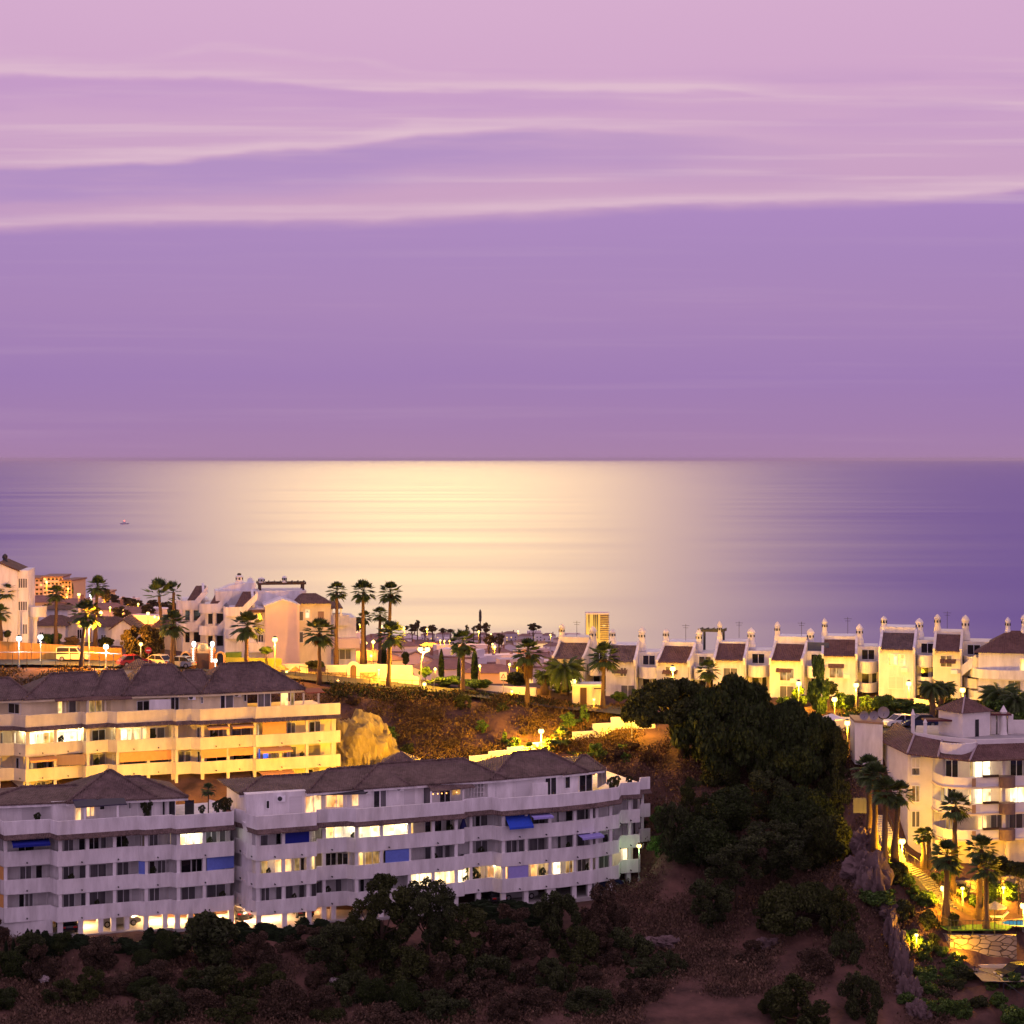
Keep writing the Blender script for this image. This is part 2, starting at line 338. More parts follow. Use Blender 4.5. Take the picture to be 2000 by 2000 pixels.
for q in [(-200, 221, 43), (0, 222, 42.6), (200, 224, 42.2), (400, 227, 41.6), (600, 231, 40.6), (862, 237, 37.9), (950, 241, 36.8), (1057, 245, 35.4), (1160, 249.5, 34.8), (1240, 252, 33.6), (1200, 236, 38), (1220, 229, 43),
          (-200, 245, 31), (0, 248, 29.6), (240, 250, 29.4), (400, 252, 29.2), (560, 254, 29.8), (640, 244, 38.2), (700, 243, 38), (760, 243, 37.6), (900, 244.5, 36.3), (1000, 249, 35.2), (1100, 252.5, 33.6),
          (640, 253, 33), (760, 253, 33), (900, 253, 33), (1020, 253, 33.2),
          (640, 261, 29.2), (700, 261, 29.6), (850, 260, 30.0), (1000, 258, 31.0), (1100, 256.5, 31.8), (1180, 255, 32.5),
          (-400, 262, 26.9), (0, 261, 27.0), (170, 261, 27.0), (400, 262, 27.7), (560, 263, 28.4), (-400, 272, 26.8), (0, 272, 26.8), (170, 272, 26.9), (400, 273, 27.8), (620, 270, 28.9), (820, 268, 29.9), (1000, 266, 30.9), (1120, 263, 31.7),
          (0, 290, 26.4), (200, 295, 26.4), (450, 290, 28.4), (650, 285, 29.0), (780, 280, 30.4), (900, 278, 31.6), (1020, 276, 32),
          (1100, 272, 31.2), (1250, 270, 31.2), (1400, 268, 31.0), (1560, 266, 30.8), (1700, 262, 30.6), (1850, 259, 30.5), (2000, 256, 30.5), (2300, 250, 30.5), (1100, 290, 31.5), (1500, 285, 31.2), (2000, 275, 30.6), (2400, 270, 30.6),
          (1400, 256, 32), (1600, 252, 31.9), (1750, 250, 31.8), (1900, 247, 31.6), (2100, 245, 31.6), (1850, 239, 32.4), (1740, 240, 32.6), (2000, 237, 32.4), (1700, 228, 36), (1720, 234, 33.2),
          (1900, 233, 33.5), (2050, 232, 33.5), (1760, 219, 42.3), (1850, 217, 43.0), (1950, 216, 43.4), (2100, 215, 43.4), (1900, 211.5, 47.1), (2000, 211.5, 47.1), (2150, 211.5, 47.1), (1890, 214, 46.9), (2000, 213.8, 46.9), (2150, 213.8, 46.9), (1880, 215.8, 43.4), (2000, 215.6, 43.4), (2150, 215.5, 43.4), (1790, 221.5, 43.2), (1850, 222, 43.5), (1950, 222, 43.6), (2100, 222, 43.6), (1820, 227, 43), (1950, 228, 43), (2100, 228, 43), (1900, 203, 50.9), (1990, 203, 50.9), (2100, 203, 50.9), (1920, 198.2, 51), (2000, 198, 51), (2100, 198, 51),
          (850, 330, 40), (1000, 330, 41), (850, 450, 52.4), (850, 600, 64.5), (850, 800, 81), (850, 1000, 97), (900, 1300, 121), (950, 1600, 143), (950, 1700, 149.5), (950, 1800, 155),
          (1500, 320, 38), (1500, 450, 56), (1500, 700, 86), (1500, 1200, 130), (1500, 1600, 155), (2200, 320, 38), (2200, 450, 60), (2200, 900, 115), (2200, 1500, 155), (3600, 500, 80), (3600, 1200, 155), (3600, 250, 40),
          (100, 380, 33), (250, 380, 34), (100, 500, 40), (250, 500, 43), (400, 450, 43), (60, 600, 44), (250, 640, 52), (100, 720, 50.5), (250, 800, 59), (340, 900, 70), (-300, 600, 42), (-300, 900, 58), (100, 900, 66), (450, 700, 66), (550, 450, 50), (100, 1300, 118), (300, 1300, 120), (500, 1300, 122), (550, 800, 80), (200, 1700, 155), (550, 1700, 152), (-600, 1400, 110), (-800, 2000, 155), (-2000, 300, 40), (-2000, 1000, 80), (-2000, 2000, 155)]: G(*q)
CP = np.array(CP); _P = CP[:, :2].copy()
def _warp(p): return p
_D = np.linalg.norm(_P[:, None]-_P[None], axis=2)
_A = np.zeros((len(_P)+3,)*2); _A[:len(_P), :len(_P)] = -_D + np.eye(len(_P))*.3
_A[:len(_P), len(_P):] = np.c_[np.ones(len(_P)), _P]; _A[len(_P):, :len(_P)] = _A[:len(_P), len(_P):].T
_Wt = np.linalg.solve(_A, np.r_[CP[:, 2], 0, 0, 0])
def gz_arr(X, Y):
    q = np.c_[X.ravel(), Y.ravel()]; out = np.empty(len(q))
    for i in range(0, len(q), 20000):
        c = q[i:i+20000]; D = np.linalg.norm(c[:, None]-_P[None], axis=2)
        out[i:i+20000] = -D@_Wt[:len(_P)] + _Wt[len(_P)] + c@_Wt[len(_P)+1:]
    return out.reshape(X.shape)
def gz(x, y): return float(gz_arr(np.array([x]), np.array([y]))[0])
def on(px, d): p = P2(px, d); return Vector((p.x, p.y, gz(p.x, p.y)))

def np_mesh(name, V, Fq, mat, parent=None, smooth=True, link_it=True):
    me = bpy.data.meshes.new(name); V = np.asarray(V, np.float32); Fq = np.asarray(Fq, np.int32)
    me.vertices.add(len(V)); me.vertices.foreach_set('co', V.ravel())
    k = Fq.shape[1]; me.loops.add(Fq.size); me.loops.foreach_set('vertex_index', Fq.ravel())
    me.polygons.add(len(Fq)); me.polygons.foreach_set('loop_start', np.arange(0, Fq.size, k, dtype=np.int32))
    me.polygons.foreach_set('use_smooth', np.full(len(Fq), smooth)); me.update(calc_edges=True)
    if mat: me.materials.append(mat)
    if not link_it: return me
    o = bpy.data.objects.new(name, me); COL.objects.link(o)
    if parent: o.parent = parent
    return o
def ground():
    ds = np.r_[np.linspace(8, 150, 40), np.arange(151.5, 300, 1.0), np.geomspace(301, 2300, 90)]
    ps = np.r_[np.linspace(-3000, -220, 50), np.arange(-210, 2210, 9.0), np.linspace(2220, 5000, 50)]
    PX, DD = np.meshgrid(ps, ds); X = (PX-1000)/FL*DD; Z = gz_arr(X, DD)
    # small natural unevenness away from built platforms
    w = np.clip((np.abs(np.gradient(Z, axis=0)/np.gradient(DD, axis=0))-.18)*4, 0, 1)
    n = sum(np.sin(X*a+DD*b+c)*s for a, b, c, s in ((.9, .7, 1, .22), (-.6, 1.3, 2, .2), (2.1, -.9, .3, .14), (1.7, 2.6, 4, .1), (.31, -.22, 1, .35)))
    Z = Z+n*w*.8
    nr, nc = Z.shape; i = np.arange(nr*nc).reshape(nr, nc)
    Fq = np.stack([i[:-1, :-1], i[:-1, 1:], i[1:, 1:], i[1:, :-1]], -1).reshape(-1, 4)
    o = np_mesh('hillside', np.stack([X, DD, Z], -1).reshape(-1, 3), Fq, None)
    m = M('dry_earth_and_grass', (.15, .080, .060), (.050, .030, .023), .30, .95, 1.0, 2.6, .1, det=10)
    o.data.materials.append(m)
    return tag(o, 'brown scrubby hillside falling into the ravine', None, None, 'structure')
HILL = ground()
def sea():
    o = MB().poly([(-160000, -4000, 0), (160000, -4000, 0), (160000, 120000, 0), (-160000, 120000, 0)]).build('sea', None)
    m = bpy.data.materials.new('sea_water'); m.use_nodes = True; nt = m.node_tree; N = nt.nodes; Lk = nt.links
    for n in list(N): N.remove(n)
    tc = N.new('ShaderNodeTexCoord'); mp = N.new('ShaderNodeMapping'); mp.inputs['Scale'].default_value = (.00035, .0022, 1)
    Lk.new(tc.outputs['Object'], mp.inputs[0])
    n1 = N.new('ShaderNodeTexNoise'); n1.inputs['Scale'].default_value = 1; n1.inputs['Detail'].default_value = 8; n1.inputs['Roughness'].default_value = .65
    Lk.new(mp.outputs[0], n1.inputs[0])
    mr = N.new('ShaderNodeMapRange'); mr.inputs[1].default_value = .3; mr.inputs[2].default_value = .7
    mr.inputs[3].default_value = .47; mr.inputs[4].default_value = .55; Lk.new(n1.outputs['Fac'], mr.inputs[0])
    gl = N.new('ShaderNodeBsdfAnisotropic'); gl.distribution = 'BECKMANN'; gl.inputs['Color'].default_value = (.56, .49, .74, 1)
    Lk.new(mr.outputs[0], gl.inputs['Roughness'])
    df = N.new('ShaderNodeBsdfDiffuse'); df.inputs[0].default_value = (.035, .028, .25, 1)
    fn = N.new('ShaderNodeFresnel'); fn.inputs['IOR'].default_value = 1.33; fq = N.new('ShaderNodeMath'); fq.operation = 'MULTIPLY_ADD'; fq.inputs[1].default_value = .26; fq.inputs[2].default_value = .27; Lk.new(fn.outputs[0], fq.inputs[0])
    fr = N.new('ShaderNodeMixShader'); Lk.new(fq.outputs[0], fr.inputs[0])
    Lk.new(df.outputs[0], fr.inputs[1]); Lk.new(gl.outputs[0], fr.inputs[2])
    out = N.new('ShaderNodeOutputMaterial'); Lk.new(fr.outputs[0], out.inputs[0])
    o.data.materials.append(m)
    return tag(o, 'calm sea with a wide moon glitter path', None, None, 'structure')
SEA = sea()
ASPH = M('asphalt', (.055, .052, .05), (.04, .038, .037), 1.5, .9, .3, 12)
PAVE = M('pale_paving', (.22, .19, .15), (.16, .14, .11), 1.5, .9, .2, 10)
def ribbon(name, pts, width, mat, lift=.03, label=None):
    """road strip following the ground; pts = (px, d)"""
    P = [P2(*q) for q in pts]; Q = []
    for a, b in zip(P[:-1], P[1:]):
        n = max(1, int((b-a).length/2.5)); Q += [a.lerp(b, k/n) for k in range(n)]
    Q.append(P[-1]); mb = MB(); L_, R_ = [], []
    for k, p in enumerate(Q):
        t = (Q[min(k+1, len(Q)-1)]-Q[max(k-1, 0)]).normalized(); nn = Vector((-t.y, t.x))*(width/2)
        z = max(gz(p.x+nn.x*s, p.y+nn.y*s) for s in (-1, -.5, 0, .5, 1))+lift
        L_.append((p.x+nn.x, p.y+nn.y, z)); R_.append((p.x-nn.x, p.y-nn.y, z))
    for k in range(len(Q)-1): mb.poly([R_[k], R_[k+1], L_[k+1], L_[k]])
    return tag(mb.build(name, mat), label or name.replace('_', ' '), None, None, 'structure')
ribbon('road', [(-120, 266.5), (170, 266.5), (400, 267), (620, 266), (820, 264.5), (1000, 262), (1170, 258.5), (1260, 256)], 7, ASPH, .25, 'hilltop road under the street lamps')
ribbon('street', [(-60, 223.5), (300, 226), (600, 231), (862, 236.5), (1040, 244)], 5, ASPH, .12, 'street between the two long apartment blocks')
ribbon('car_park', [(1690, 243), (1780, 241.5), (1900, 241), (2060, 238)], 9, ASPH, .15, 'small car park above the curved balcony building')
ribbon('lower_road', [(1905, 200.5), (1960, 200.6), (2080, 201.2)], 5.5, PAVE, .15, 'pale lower road below the pool terrace')
# ------------------------------------------------------------------ long terraced apartment blocks
class Block:
    def __init__(s, name, label, pts, inward, tops, bots, eave, gar, org_px, wall, group='long terraced apartment blocks'):
        s.pts = [P2(*q) for q in pts]; s.pxs = [q[0] for q in pts]
        s.n = Vector((-math.sin(R(inward)), math.cos(R(inward))))
        s.tops = [CZ-t for t in tops]; s.bots = [CZ-t for t in bots]; s.eave = CZ-eave; s.gar = CZ-gar
        p = P2(*org_px); s.org = Vector((p.x, p.y, s.gar)); s.wall = wall
        s.root = root(name, s.org, label, 'apartment building', group)
    def line(s, inset, a=0, b=None): return [p+s.n*inset for p in s.pts[a:b]]
    def at(s, px, inset):
        k = (px-1000)/FL; L = s.line(inset); best = None
        for a, b in zip(L[:-1], L[1:]):
            d = b-a; den = d.x-k*d.y
            if abs(den) < 1e-9: continue
            t = (k*a.y-a.x)/den
            if -1e-6 <= t <= 1+1e-6:
                p = a+d*t
                if best is None or p.y < best.y: best = p
        if best is None:
            a, b = (L[0], L[1]) if px < 1000+FL*L[0].x/L[0].y else (L[-2], L[-1]); d = b-a
            t = (k*a.y-a.x)/(d.x-k*d.y); best = a+d*t
        return best
    def put(s, mb, name, mat, parent=None, smooth=False): return mb.build(name, mat, parent or s.root, s.org, smooth)
    def panel(s, px0, px1, z0, z1, inset, th, name, mat, parent=None):
        return s.put(MB().prism(s.at(px0, inset), s.at(px1, inset), s.n*th, z0, z1), name, mat, parent)
    def window(s, px0, px1, z0, z1, inset, mat, mull=1, name='window', frame=True):
        a, b = s.at(px0, inset-.04), s.at(px1, inset-.04); o = None
        o = s.put(MB().prism(a, b, s.n*.05, z0, z1), name, mat)
        if frame:
            u = (b-a).normalized(); w = .07; m = MB(); q = -s.n*.05; L_ = (b-a).length
            for t in [0, L_-w]+[L_*(k+1)/(mull+1)-w/2 for k in range(mull)]:
                m.prism(a+u*t+q, a+u*(t+w)+q, s.n*.06, z0, z1)
            m.prism(a+u*w+q*1.1, a+u*(L_-w)+q*1.1, s.n*.06, z1-w, z1); m.prism(a+u*w+q*1.1, a+u*(L_-w)+q*1.1, s.n*.06, z0, z0+w)
            s.put(m, 'window_frame', FRAME, o)
        return o
    def shell(s, deep=12, pent=4.2, pent_deep=13, gar_in=6.5, pent_parts=None):
        s.pent = pent; n = s.n; deck = s.tops[0]-1.05
        wl = MB().strip(s.line(1.9), s.line(deep), s.bots[-1]+.02, deck-.35)
        s.put(wl, 'wall', s.wall)
        for (a, b) in pent_parts or [(0, None)]:
            s.put(MB().strip(s.line(pent, a, b), s.line(pent_deep, a, b), deck-.03, s.eave+.05), 'penthouse_wall', s.wall)
        s.put(MB().strip(s.line(gar_in), s.line(deep-.3), s.gar-2.5, s.bots[-1]-.02), 'garage_wall', s.wall)
        s.put(MB().strip(s.line(-.25), s.line(gar_in+.1), s.gar-.5, s.gar), 'garage_floor', CONC)
        for i in range(1, len(s.tops)):
            s.put(MB().strip(s.line(0), s.line(.18), s.bots[i], s.tops[i]), 'balcony_parapet', s.wall)
            s.put(MB().strip(s.line(.175), s.line(2.0), s.bots[i]+.02, s.bots[i]+.24), 'balcony_floor', s.wall)
        s.put(MB().strip(s.line(.05), s.line(.25), deck-.3, s.tops[0]), 'terrace_parapet', s.wall)
        s.put(MB().strip(s.line(.24), s.line(pent_deep-.4), deck-.26, deck), 'terrace_deck', s.wall)
        # tiled canopy strip under the terrace
        A, B_ = s.line(-.55), s.line(.06); m = MB()
        zb, zt = deck-.62, deck-.28
        for k in range(len(A)-1):
            a0, a1, b0, b1 = A[k], A[k+1], B_[k], B_[k+1]
            m.poly([(*a0, zb), (*a1, zb), (*b1, zt), (*b0, zt)]); m.poly([(*a0, zb-.1), (*b0, zb-.1), (*b1, zb-.1), (*a1, zb-.1)])
            m.poly([(*a0, zb-.1), (*a1, zb-.1), (*a1, zb), (*a0, zb)])
        s.put(m, 'tiled_canopy', ROOF)
        s.put(MB().strip(s.line(.07), s.line(2.05), deck-.74, deck-.31), 'soffit', s.wall)
        for k in range(len(s.pts)-1):      # water spouts on the parapets
            ln = (s.pts[k+1]-s.pts[k])
            if ln.length < 2: continue
            for i in range(1, len(s.tops)):
                for t in ((.3, .75) if ln.length > 6 else (.5,)):
                    p = s.pts[k]+ln*t; z = s.bots[i]+.32
                    s.put(MB().tube([(p.x+s.n.x*.05, p.y+s.n.y*.05, z), (p.x-s.n.x*.22, p.y-s.n.y*.22, z-.03)], .07, 6), 'drain_spout', DKFR)
    def lev(s, i):      # opening under band i-1 and over band i: floor height, ceiling
        if i == 0: return s.bots[1]+.24, s.tops[0]-1.05-.74
        if i == len(s.tops)-1: return s.gar, s.bots[-1]
        return s.bots[i+1]+.24, s.bots[i]
    def column(s, px, i, inset=.10, w=.34, mat=None):
        z0, z1 = s.lev(i); p = s.at(px, inset); u = Vector((s.n.y, -s.n.x)); top = s.tops[i+1] if i < len(s.tops)-1 else s.gar
        s.put(MB().prism(p-u*w/2, p+u*w/2, s.n*w, top-.02 if i < len(s.tops)-1 else s.gar-.02, z1+.005), 'column', mat or s.wall)
    def partition(s, px, i):
        z0, z1 = s.lev(i); p = s.at(px, .2); q = p+s.n*1.75
        u = Vector((s.n.y, -s.n.x))*.14
        s.put(MB().hexa([(*p, z0), (*(p+u), z0), (*(q+u), z0), (*q, z0)], [(*p, z1), (*(p+u), z1), (*(q+u), z1), (*q, z1)]), 'partition', s.wall)
    def awning(s, px0, px1, i, kind, mat, drop=.9):
        z0, z1 = s.lev(i); a, b = s.at(px0, .3), s.at(px1, .3); n = s.n; t = .05
        if kind == 'screen':
            s.put(MB().prism(s.at(px0, .08), s.at(px1, .08), n*.05, s.tops[i+1]-.02 if drop > .95 else z1-drop*(z1-s.tops[i+1]), z1-.05), 'awning', mat)
        else:
            out = 1.1 if kind == 'tilt' else .55; c, d = a-n*(.3+out), b-n*(.3+out); dz = drop
            q0 = [(*a, z1-.12), (*b, z1-.12), (*d, z1-.12-dz), (*c, z1-.12-dz)]
            o = s.put(MB().hexa([(x, y, z-t) for x, y, z in q0], q0), 'awning', mat)
            s.put(MB().prism(c-n*.02, d-n*.02, n*.03, z1-.34-dz, z1-.14-dz), 'valance', mat, o)
    def items(s, i, rows):
        z0, z1 = s.lev(i)
        for r in rows:
            k, a, b = r[0], r[1], r[2]
            mt = dict(d=GLASS, c=CURT, s=SHUT, o=OLIVE, l=LIT, h=HOT, p=PINK, m=DIM, b=BLUELIT)[k]
            lo, hi = (r[3], r[4]) if len(r) > 4 else (.02, min(2.15, z1-z0-.12))
            fr = k not in 'so'
            s.window(a, b, z0+lo, z0+hi, 1.9, mt, 1 if b-a > 16 else 0, 'shutter' if k in 'so' else 'window', fr)
    def pitems(s, rows):
        z0 = s.tops[0]-1.05
        for r in rows:
            k, a, b, lo, hi = r
            mt = dict(d=GLASS, c=CURT, s=SHUT, o=OLIVE, l=LIT, h=HOT, p=PINK, m=DIM, b=BLUELIT)[k]
            s.window(a, b, z0+lo, z0+hi, s.pent, mt, 1 if b-a > 16 else 0, 'shutter' if k in 'so' else 'window', k not in 'so')
    def lamp(s, px, i, power, color=WARM, inset=1.0):
        z0, z1 = s.lev(i); p = s.at(px, inset)
        o = s.put(MB().lathe(p.x, p.y, [(.05, z1-.03), (.16, z1-.05), (.16, z1-.12), (.04, z1-.15)], 10), 'ceiling_lamp', E('ceiling_lamp_glow', (1, .85, .6), 12))
        point_light(o, (p.x-s.org.x, p.y-s.org.y, z1-.35-s.org.z), power, color, .1)
    def hip(s, pl, pr, rl, rr, zr, over=.75, base=None, deep=None, sl=0, sr=0):
        """tiled hip roof over the penthouse: eave from px pl to pr, ridge from rl to rr"""
        base = s.pent-over if base is None else base; deep = deep or 10.3
        A, B_ = s.at(pl, base), s.at(pr, base); n = s.n; u = (B_-A).normalized(); z = s.eave
        C_, D_ = B_+n*deep, A+n*deep; mid = deep*.52
        def ridge(px):
            k = (px-1000)/FL; a = A+n*mid; t = (k*a.y-a.x)/(u.x-k*u.y); return a+u*t
        r0, r1 = ridge(rl), ridge(rr); m = MB()
        if (r1-r0).length < .4: r1 = r0+u*.4
        zt = CZ-zr
        q = [(*A, z), (*B_, z), (*C_, z), (*D_, z)]; t0, t1 = (*r0, zt), (*r1, zt)
        m.poly([q[0], q[1], t1, t0]); m.poly([q[1], q[2], t1]); m.poly([q[2], q[3], t0, t1]); m.poly([q[3], q[0], t0])
        lo = [(a, b, c-.16) for a, b, c in q]
        for k in range(4): m.poly([lo[k], lo[(k+1) % 4], q[(k+1) % 4], q[k]])
        m.poly(lo[::-1]); o = s.put(m, 'roof', ROOF)
        c = MB()
        for e, t in ((q[0], t0), (q[1], t1)):
            c.tube([(e[0], e[1], e[2]+.06), (t[0], t[1], t[2]+.06)], .13, 6)
        c.tube([(t0[0], t0[1], zt+.05), (t1[0], t1[1], zt+.05)], .13, 6); s.put(c, 'ridge_tiles', ROOF, o)
        s.put(MB().strip([A+n*.12, B_+n*.12], [A+n*.5, B_+n*.5], z-.40, z-.17), 'cornice', s.wall, o)
    def canopy(s, px0, px1, zt, out, mat, posts=(), drop=.55, name='canopy'):
        a, b = s.at(px0, s.pent), s.at(px1, s.pent); n = s.n; z = s.tops[0]-1.05+zt
        c, d = a-n*out, b-n*out
        q = [(*c, z-drop), (*d, z-drop), (*b, z), (*a, z)]
        o = s.put(MB().hexa([(x, y, w-.10) for x, y, w in q], q), name, mat)
        for px in posts:
            p = s.at(px, s.pent-out+.15); s.put(MB().box(p.x-.1, p.x+.1, p.y-.1, p.y+.1, s.tops[0]-1.05, z-drop-.05), 'post', s.wall, o)
        return o
    def ac(s, px, zc, inset=None, i=None):
        p = s.at(px, (s.pent if inset is None else inset)-.4); z = zc if i is not None else s.tops[0]-1.05+zc
        o = s.put(MB().box(p.x-.42, p.x+.42, p.y, p.y+.36, z-.28, z+.28), 'air_conditioner', FRAME)
        m = MB(); 
        i0 = [(p.x-.12+.24*math.cos(a*math.pi/6), p.y-.012, z+.24*math.sin(a*math.pi/6)) for a in range(12)]
        m.hexa([(x, y+.03, w) for x, y, w in i0], i0); s.put(m, 'fan_grille', DKFR, o)
    def lattice(s, px0, px1, lo, hi, mat=None, back=None):
        z = s.tops[0]-1.05; a, b = s.at(px0, s.pent-.12), s.at(px1, s.pent-.12); u = b-a; L_ = u.length; u.normalize(); m = MB()
        k = int(L_/.34)
        for j in range(k+1): m.prism(a+u*(L_*j/k-.06), a+u*(L_*j/k+.06), s.n*.09, z+lo, z+hi)
        for j in range(4):
            zz = z+lo+(hi-lo)*j/3; m.prism(a-s.n*.012, b-s.n*.012, s.n*.05, zz-.05, zz+.05)
        o = s.put(m, 'lattice_screen', s.wall)
        if back: s.panel(px0, px1, z+lo, z+hi, s.pent-.02, .015, 'glass', back, o)

FT = (35.8, 38.76, 41.56, 44.29); FB = (0, 40.25, 43.0, 45.75)
F1 = Block('apartment_building', 'white terraced block at the front left with pyramid tiled roof and glowing garage',
    [(-80, 199), (-3, 203), (8, 201.5), (97, 203.1), (112, 201.7), (270, 204.8), (282, 204.5), (334, 205.6), (344, 205.0), (457, 207.4), (458, 209.3), (480, 207.6)], 20, FT, FB, 34.55, 47.1, (220, 210), WHITE)
F1.shell(pent_parts=[(0, 9)])
F1.hip(-60, 190, 42, 150, 33.75); F1.hip(130, 306, 210, 214, 32.35); F1.hip(190, 368, 240, 272, 33.1)
for i, rows in enumerate([
    [('d', 35, 63), ('o', -4, 5), ('s', 100, 106), ('c', 124, 144), ('d', 153, 167), ('d', 172, 194), ('c', 196, 208), ('d', 226, 248), ('o', 274, 282, .2, 2.0), ('c', 291, 309), ('h', 333, 345), ('h', 351, 362), ('h', 364, 377), ('h', 379, 395), ('c', 401, 424), ('c', 428, 441)],
    [('o', -4, 6), ('c', 38, 62), ('d', 69, 83), ('c', 123, 145), ('c', 154, 168), ('c', 175, 208), ('c', 228, 252), ('s', 256, 268), ('d', 291, 303), ('c', 307, 324), ('d', 331, 345), ('d', 353, 395), ('d', 372, 384), ('c', 404, 440)],
    [('o', -4, 6), ('d', 36, 48), ('c', 48, 65), ('s', 74, 90), ('c', 123, 146), ('c', 157, 168), ('c', 174, 207), ('c', 228, 254), ('s', 258, 281), ('c', 291, 312), ('c', 331, 345), ('c', 354, 382), ('c', 403, 441)]]): F1.items(i, rows)
for px in (11, 118, 171, 224, 286, 349, 399):
    for i in range(3): F1.column(px, i)
    if px in (118, 224, 349):
        for i in range(3): F1.partition(px, i)
for px in (118, 158, 197, 222, 248, 286, 323, 347, 372, 452): F1.column(px, 3, .2, .5)
F1.panel(-60, 103, F1.gar, F1.bots[-1]+.02, .9, .3, 'ground_floor_wall', F1.wall)
F1.awning(22, 95, 0, 'tilt', NAVY, .28); F1.awning(404, 457, 1, 'screen', PALEBLUE, 1); F1.awning(271, 283, 1, 'screen', PALEBLUE, 1); F1.awning(-6, 7, 1, 'screen', ORANGE, 1); F1.awning(-6, 7, 2, 'screen', ORANGE, 1)
F1.lamp(360, 0, 60, COOL); F1.lamp(385, 0, 60, COOL)
F1.pitems([('s', 43, 66, .2, 2.0), ('s', 81, 103, .2, 2.1), ('p', 146, 159, .1, 2.0), ('p', 168, 185, .6, 1.9), ('d', 194, 205, 1.2, 1.7), ('d', 251, 256, 1.1, 1.9), ('d', 316, 343, .1, 2.1), ('c', 279, 297, .1, 2.2)])
F1.canopy(141, 240, 2.55, 2.6, CANVAS, (166, 230), .45)
for px in (165, 205, 262, 305): F1.lamp(px, 3, 1300, (1, .55, .20), 3.2)
for px in (340, 420): F1.lamp(px, 3, 1700, (1, .55, .20), 3.2)

F2 = Block('apartment_building', 'long white terraced block across the middle with blue awnings and four balcony tiers',
    [(481, 206.4), (501, 204.6), (618.5, 207.1), (619.2, 208.5), (677, 209.6), (695, 208.9), (907, 214), (907.8, 214.9), (960, 216.4), (980, 215.4), (1095, 218.2), (1160, 220.4), (1209, 222.9), (1213, 225.6), (1250, 226.4), (1251, 229.5), (1270, 230)], 21, FT, FB, 34.3, 47.1, (850, 222), WHITE)
F2.shell(pent_parts=[(1, 12)])
F2.hip(468, 648, 511, 607, 33.55); F2.hip(600, 800, 640, 735, 32.95); F2.hip(690, 990, 738, 905, 32.75); F2.hip(958, 1150, 1004, 1064, 32.5); F2.hip(1100, 1182, 1135, 1145, 33.5)
for i, rows in enumerate([
    [('c', 508, 524, .4, 2), ('d', 538, 549), ('c', 614, 630), ('l', 636, 652), ('h', 653, 668), ('h', 669, 694), ('h', 701, 745), ('h', 748, 792), ('l', 794, 808), ('d', 829, 842), ('d', 848, 863), ('d', 870, 890), ('c', 914, 926), ('d', 928, 938), ('c', 938, 953), ('d', 962, 979), ('c', 1000, 1022), ('c', 1037, 1068), ('d', 1087, 1092), ('d', 1104, 1120), ('c', 1126, 1142), ('d', 1143, 1149), ('d', 1153, 1162), ('s', 1217, 1229), ('c', 1231, 1245)],
    [('m', 509, 524), ('p', 536, 551), ('p', 555, 570), ('m', 574, 586), ('d', 586, 598), ('l', 604, 614), ('o', 617, 630), ('d', 635, 657), ('d', 658, 680), ('l', 681, 695), ('l', 701, 710), ('m', 713, 741), ('c', 748, 790), ('c', 829, 842), ('c', 850, 866), ('c', 868, 890), ('d', 897, 915, .2, .9), ('c', 928, 953), ('s', 962, 979), ('c', 988, 1010), ('c', 1012, 1025), ('c', 1032, 1068), ('c', 1088, 1096), ('c', 1105, 1120), ('c', 1127, 1142), ('c', 1155, 1164), ('d', 1176, 1188, .7, 1.7), ('d', 1216, 1241, .3, 1.8)],
    [('s', 485, 498), ('c', 509, 527), ('c', 538, 552), ('c', 557, 573), ('c', 583, 599), ('c', 605, 630), ('c', 654, 668), ('d', 677, 693), ('d', 702, 712), ('c', 720, 740), ('s', 748, 792), ('h', 802, 818), ('d', 804, 812), ('h', 820, 845), ('h', 849, 868), ('h', 870, 889), ('h', 894, 912), ('m', 927, 940), ('p', 951, 965), ('h', 966, 981), ('p', 986, 992), ('p', 1036, 1050), ('m', 1050, 1072), ('h', 1080, 1095), ('m', 1104, 1121), ('c', 1127, 1145), ('c', 1154, 1163), ('c', 1169, 1190), ('h', 1215, 1227)]]): F2.items(i, rows)
for px in (504, 554, 602, 633, 697, 745, 800, 846, 891, 920, 984, 1028, 1074, 1123, 1155, 1166, 1193, 1230, 1255):
    for i in range(3):
        F2.column(px, i, .1, .34)
        if px in (602, 697, 800, 891, 984, 1074, 1166): F2.partition(px, i)
for px in (506, 556, 604, 633, 652, 697, 745, 800, 846, 891, 935, 984, 1028, 1072, 1081, 1122, 1152, 1165, 1193, 1228): F2.column(px, 3, .2, .5)
F2.awning(557, 604, 0, 'screen', NAVY, 1); F2.awning(986, 1033, 0, 'tilt', BLUE, 1.0); F2.awning(1033, 1072, 0, 'tilt', LILAC, .15); F2.awning(753, 799, 1, 'screen', PALEBLUE, 1); F2.awning(1128, 1170, 1, 'tilt', LILAC, .15); F2.awning(993, 1032, 2, 'screen', LILAC, 1)
for px, i, pw in ((645, 0, 60), (682, 0, 70), (722, 0, 110), (770, 0, 110), (810, 2, 60), (832, 2, 60), (868, 2, 60), (900, 2, 50), (966, 2, 40), (1052, 2, 28), (1090, 2, 20), (545, 1, 22), (706, 1, 25), (608, 1, 8), (1221, 2, 20)): F2.lamp(px, i, pw, (1, .80, .50) if i == 0 else WARM)
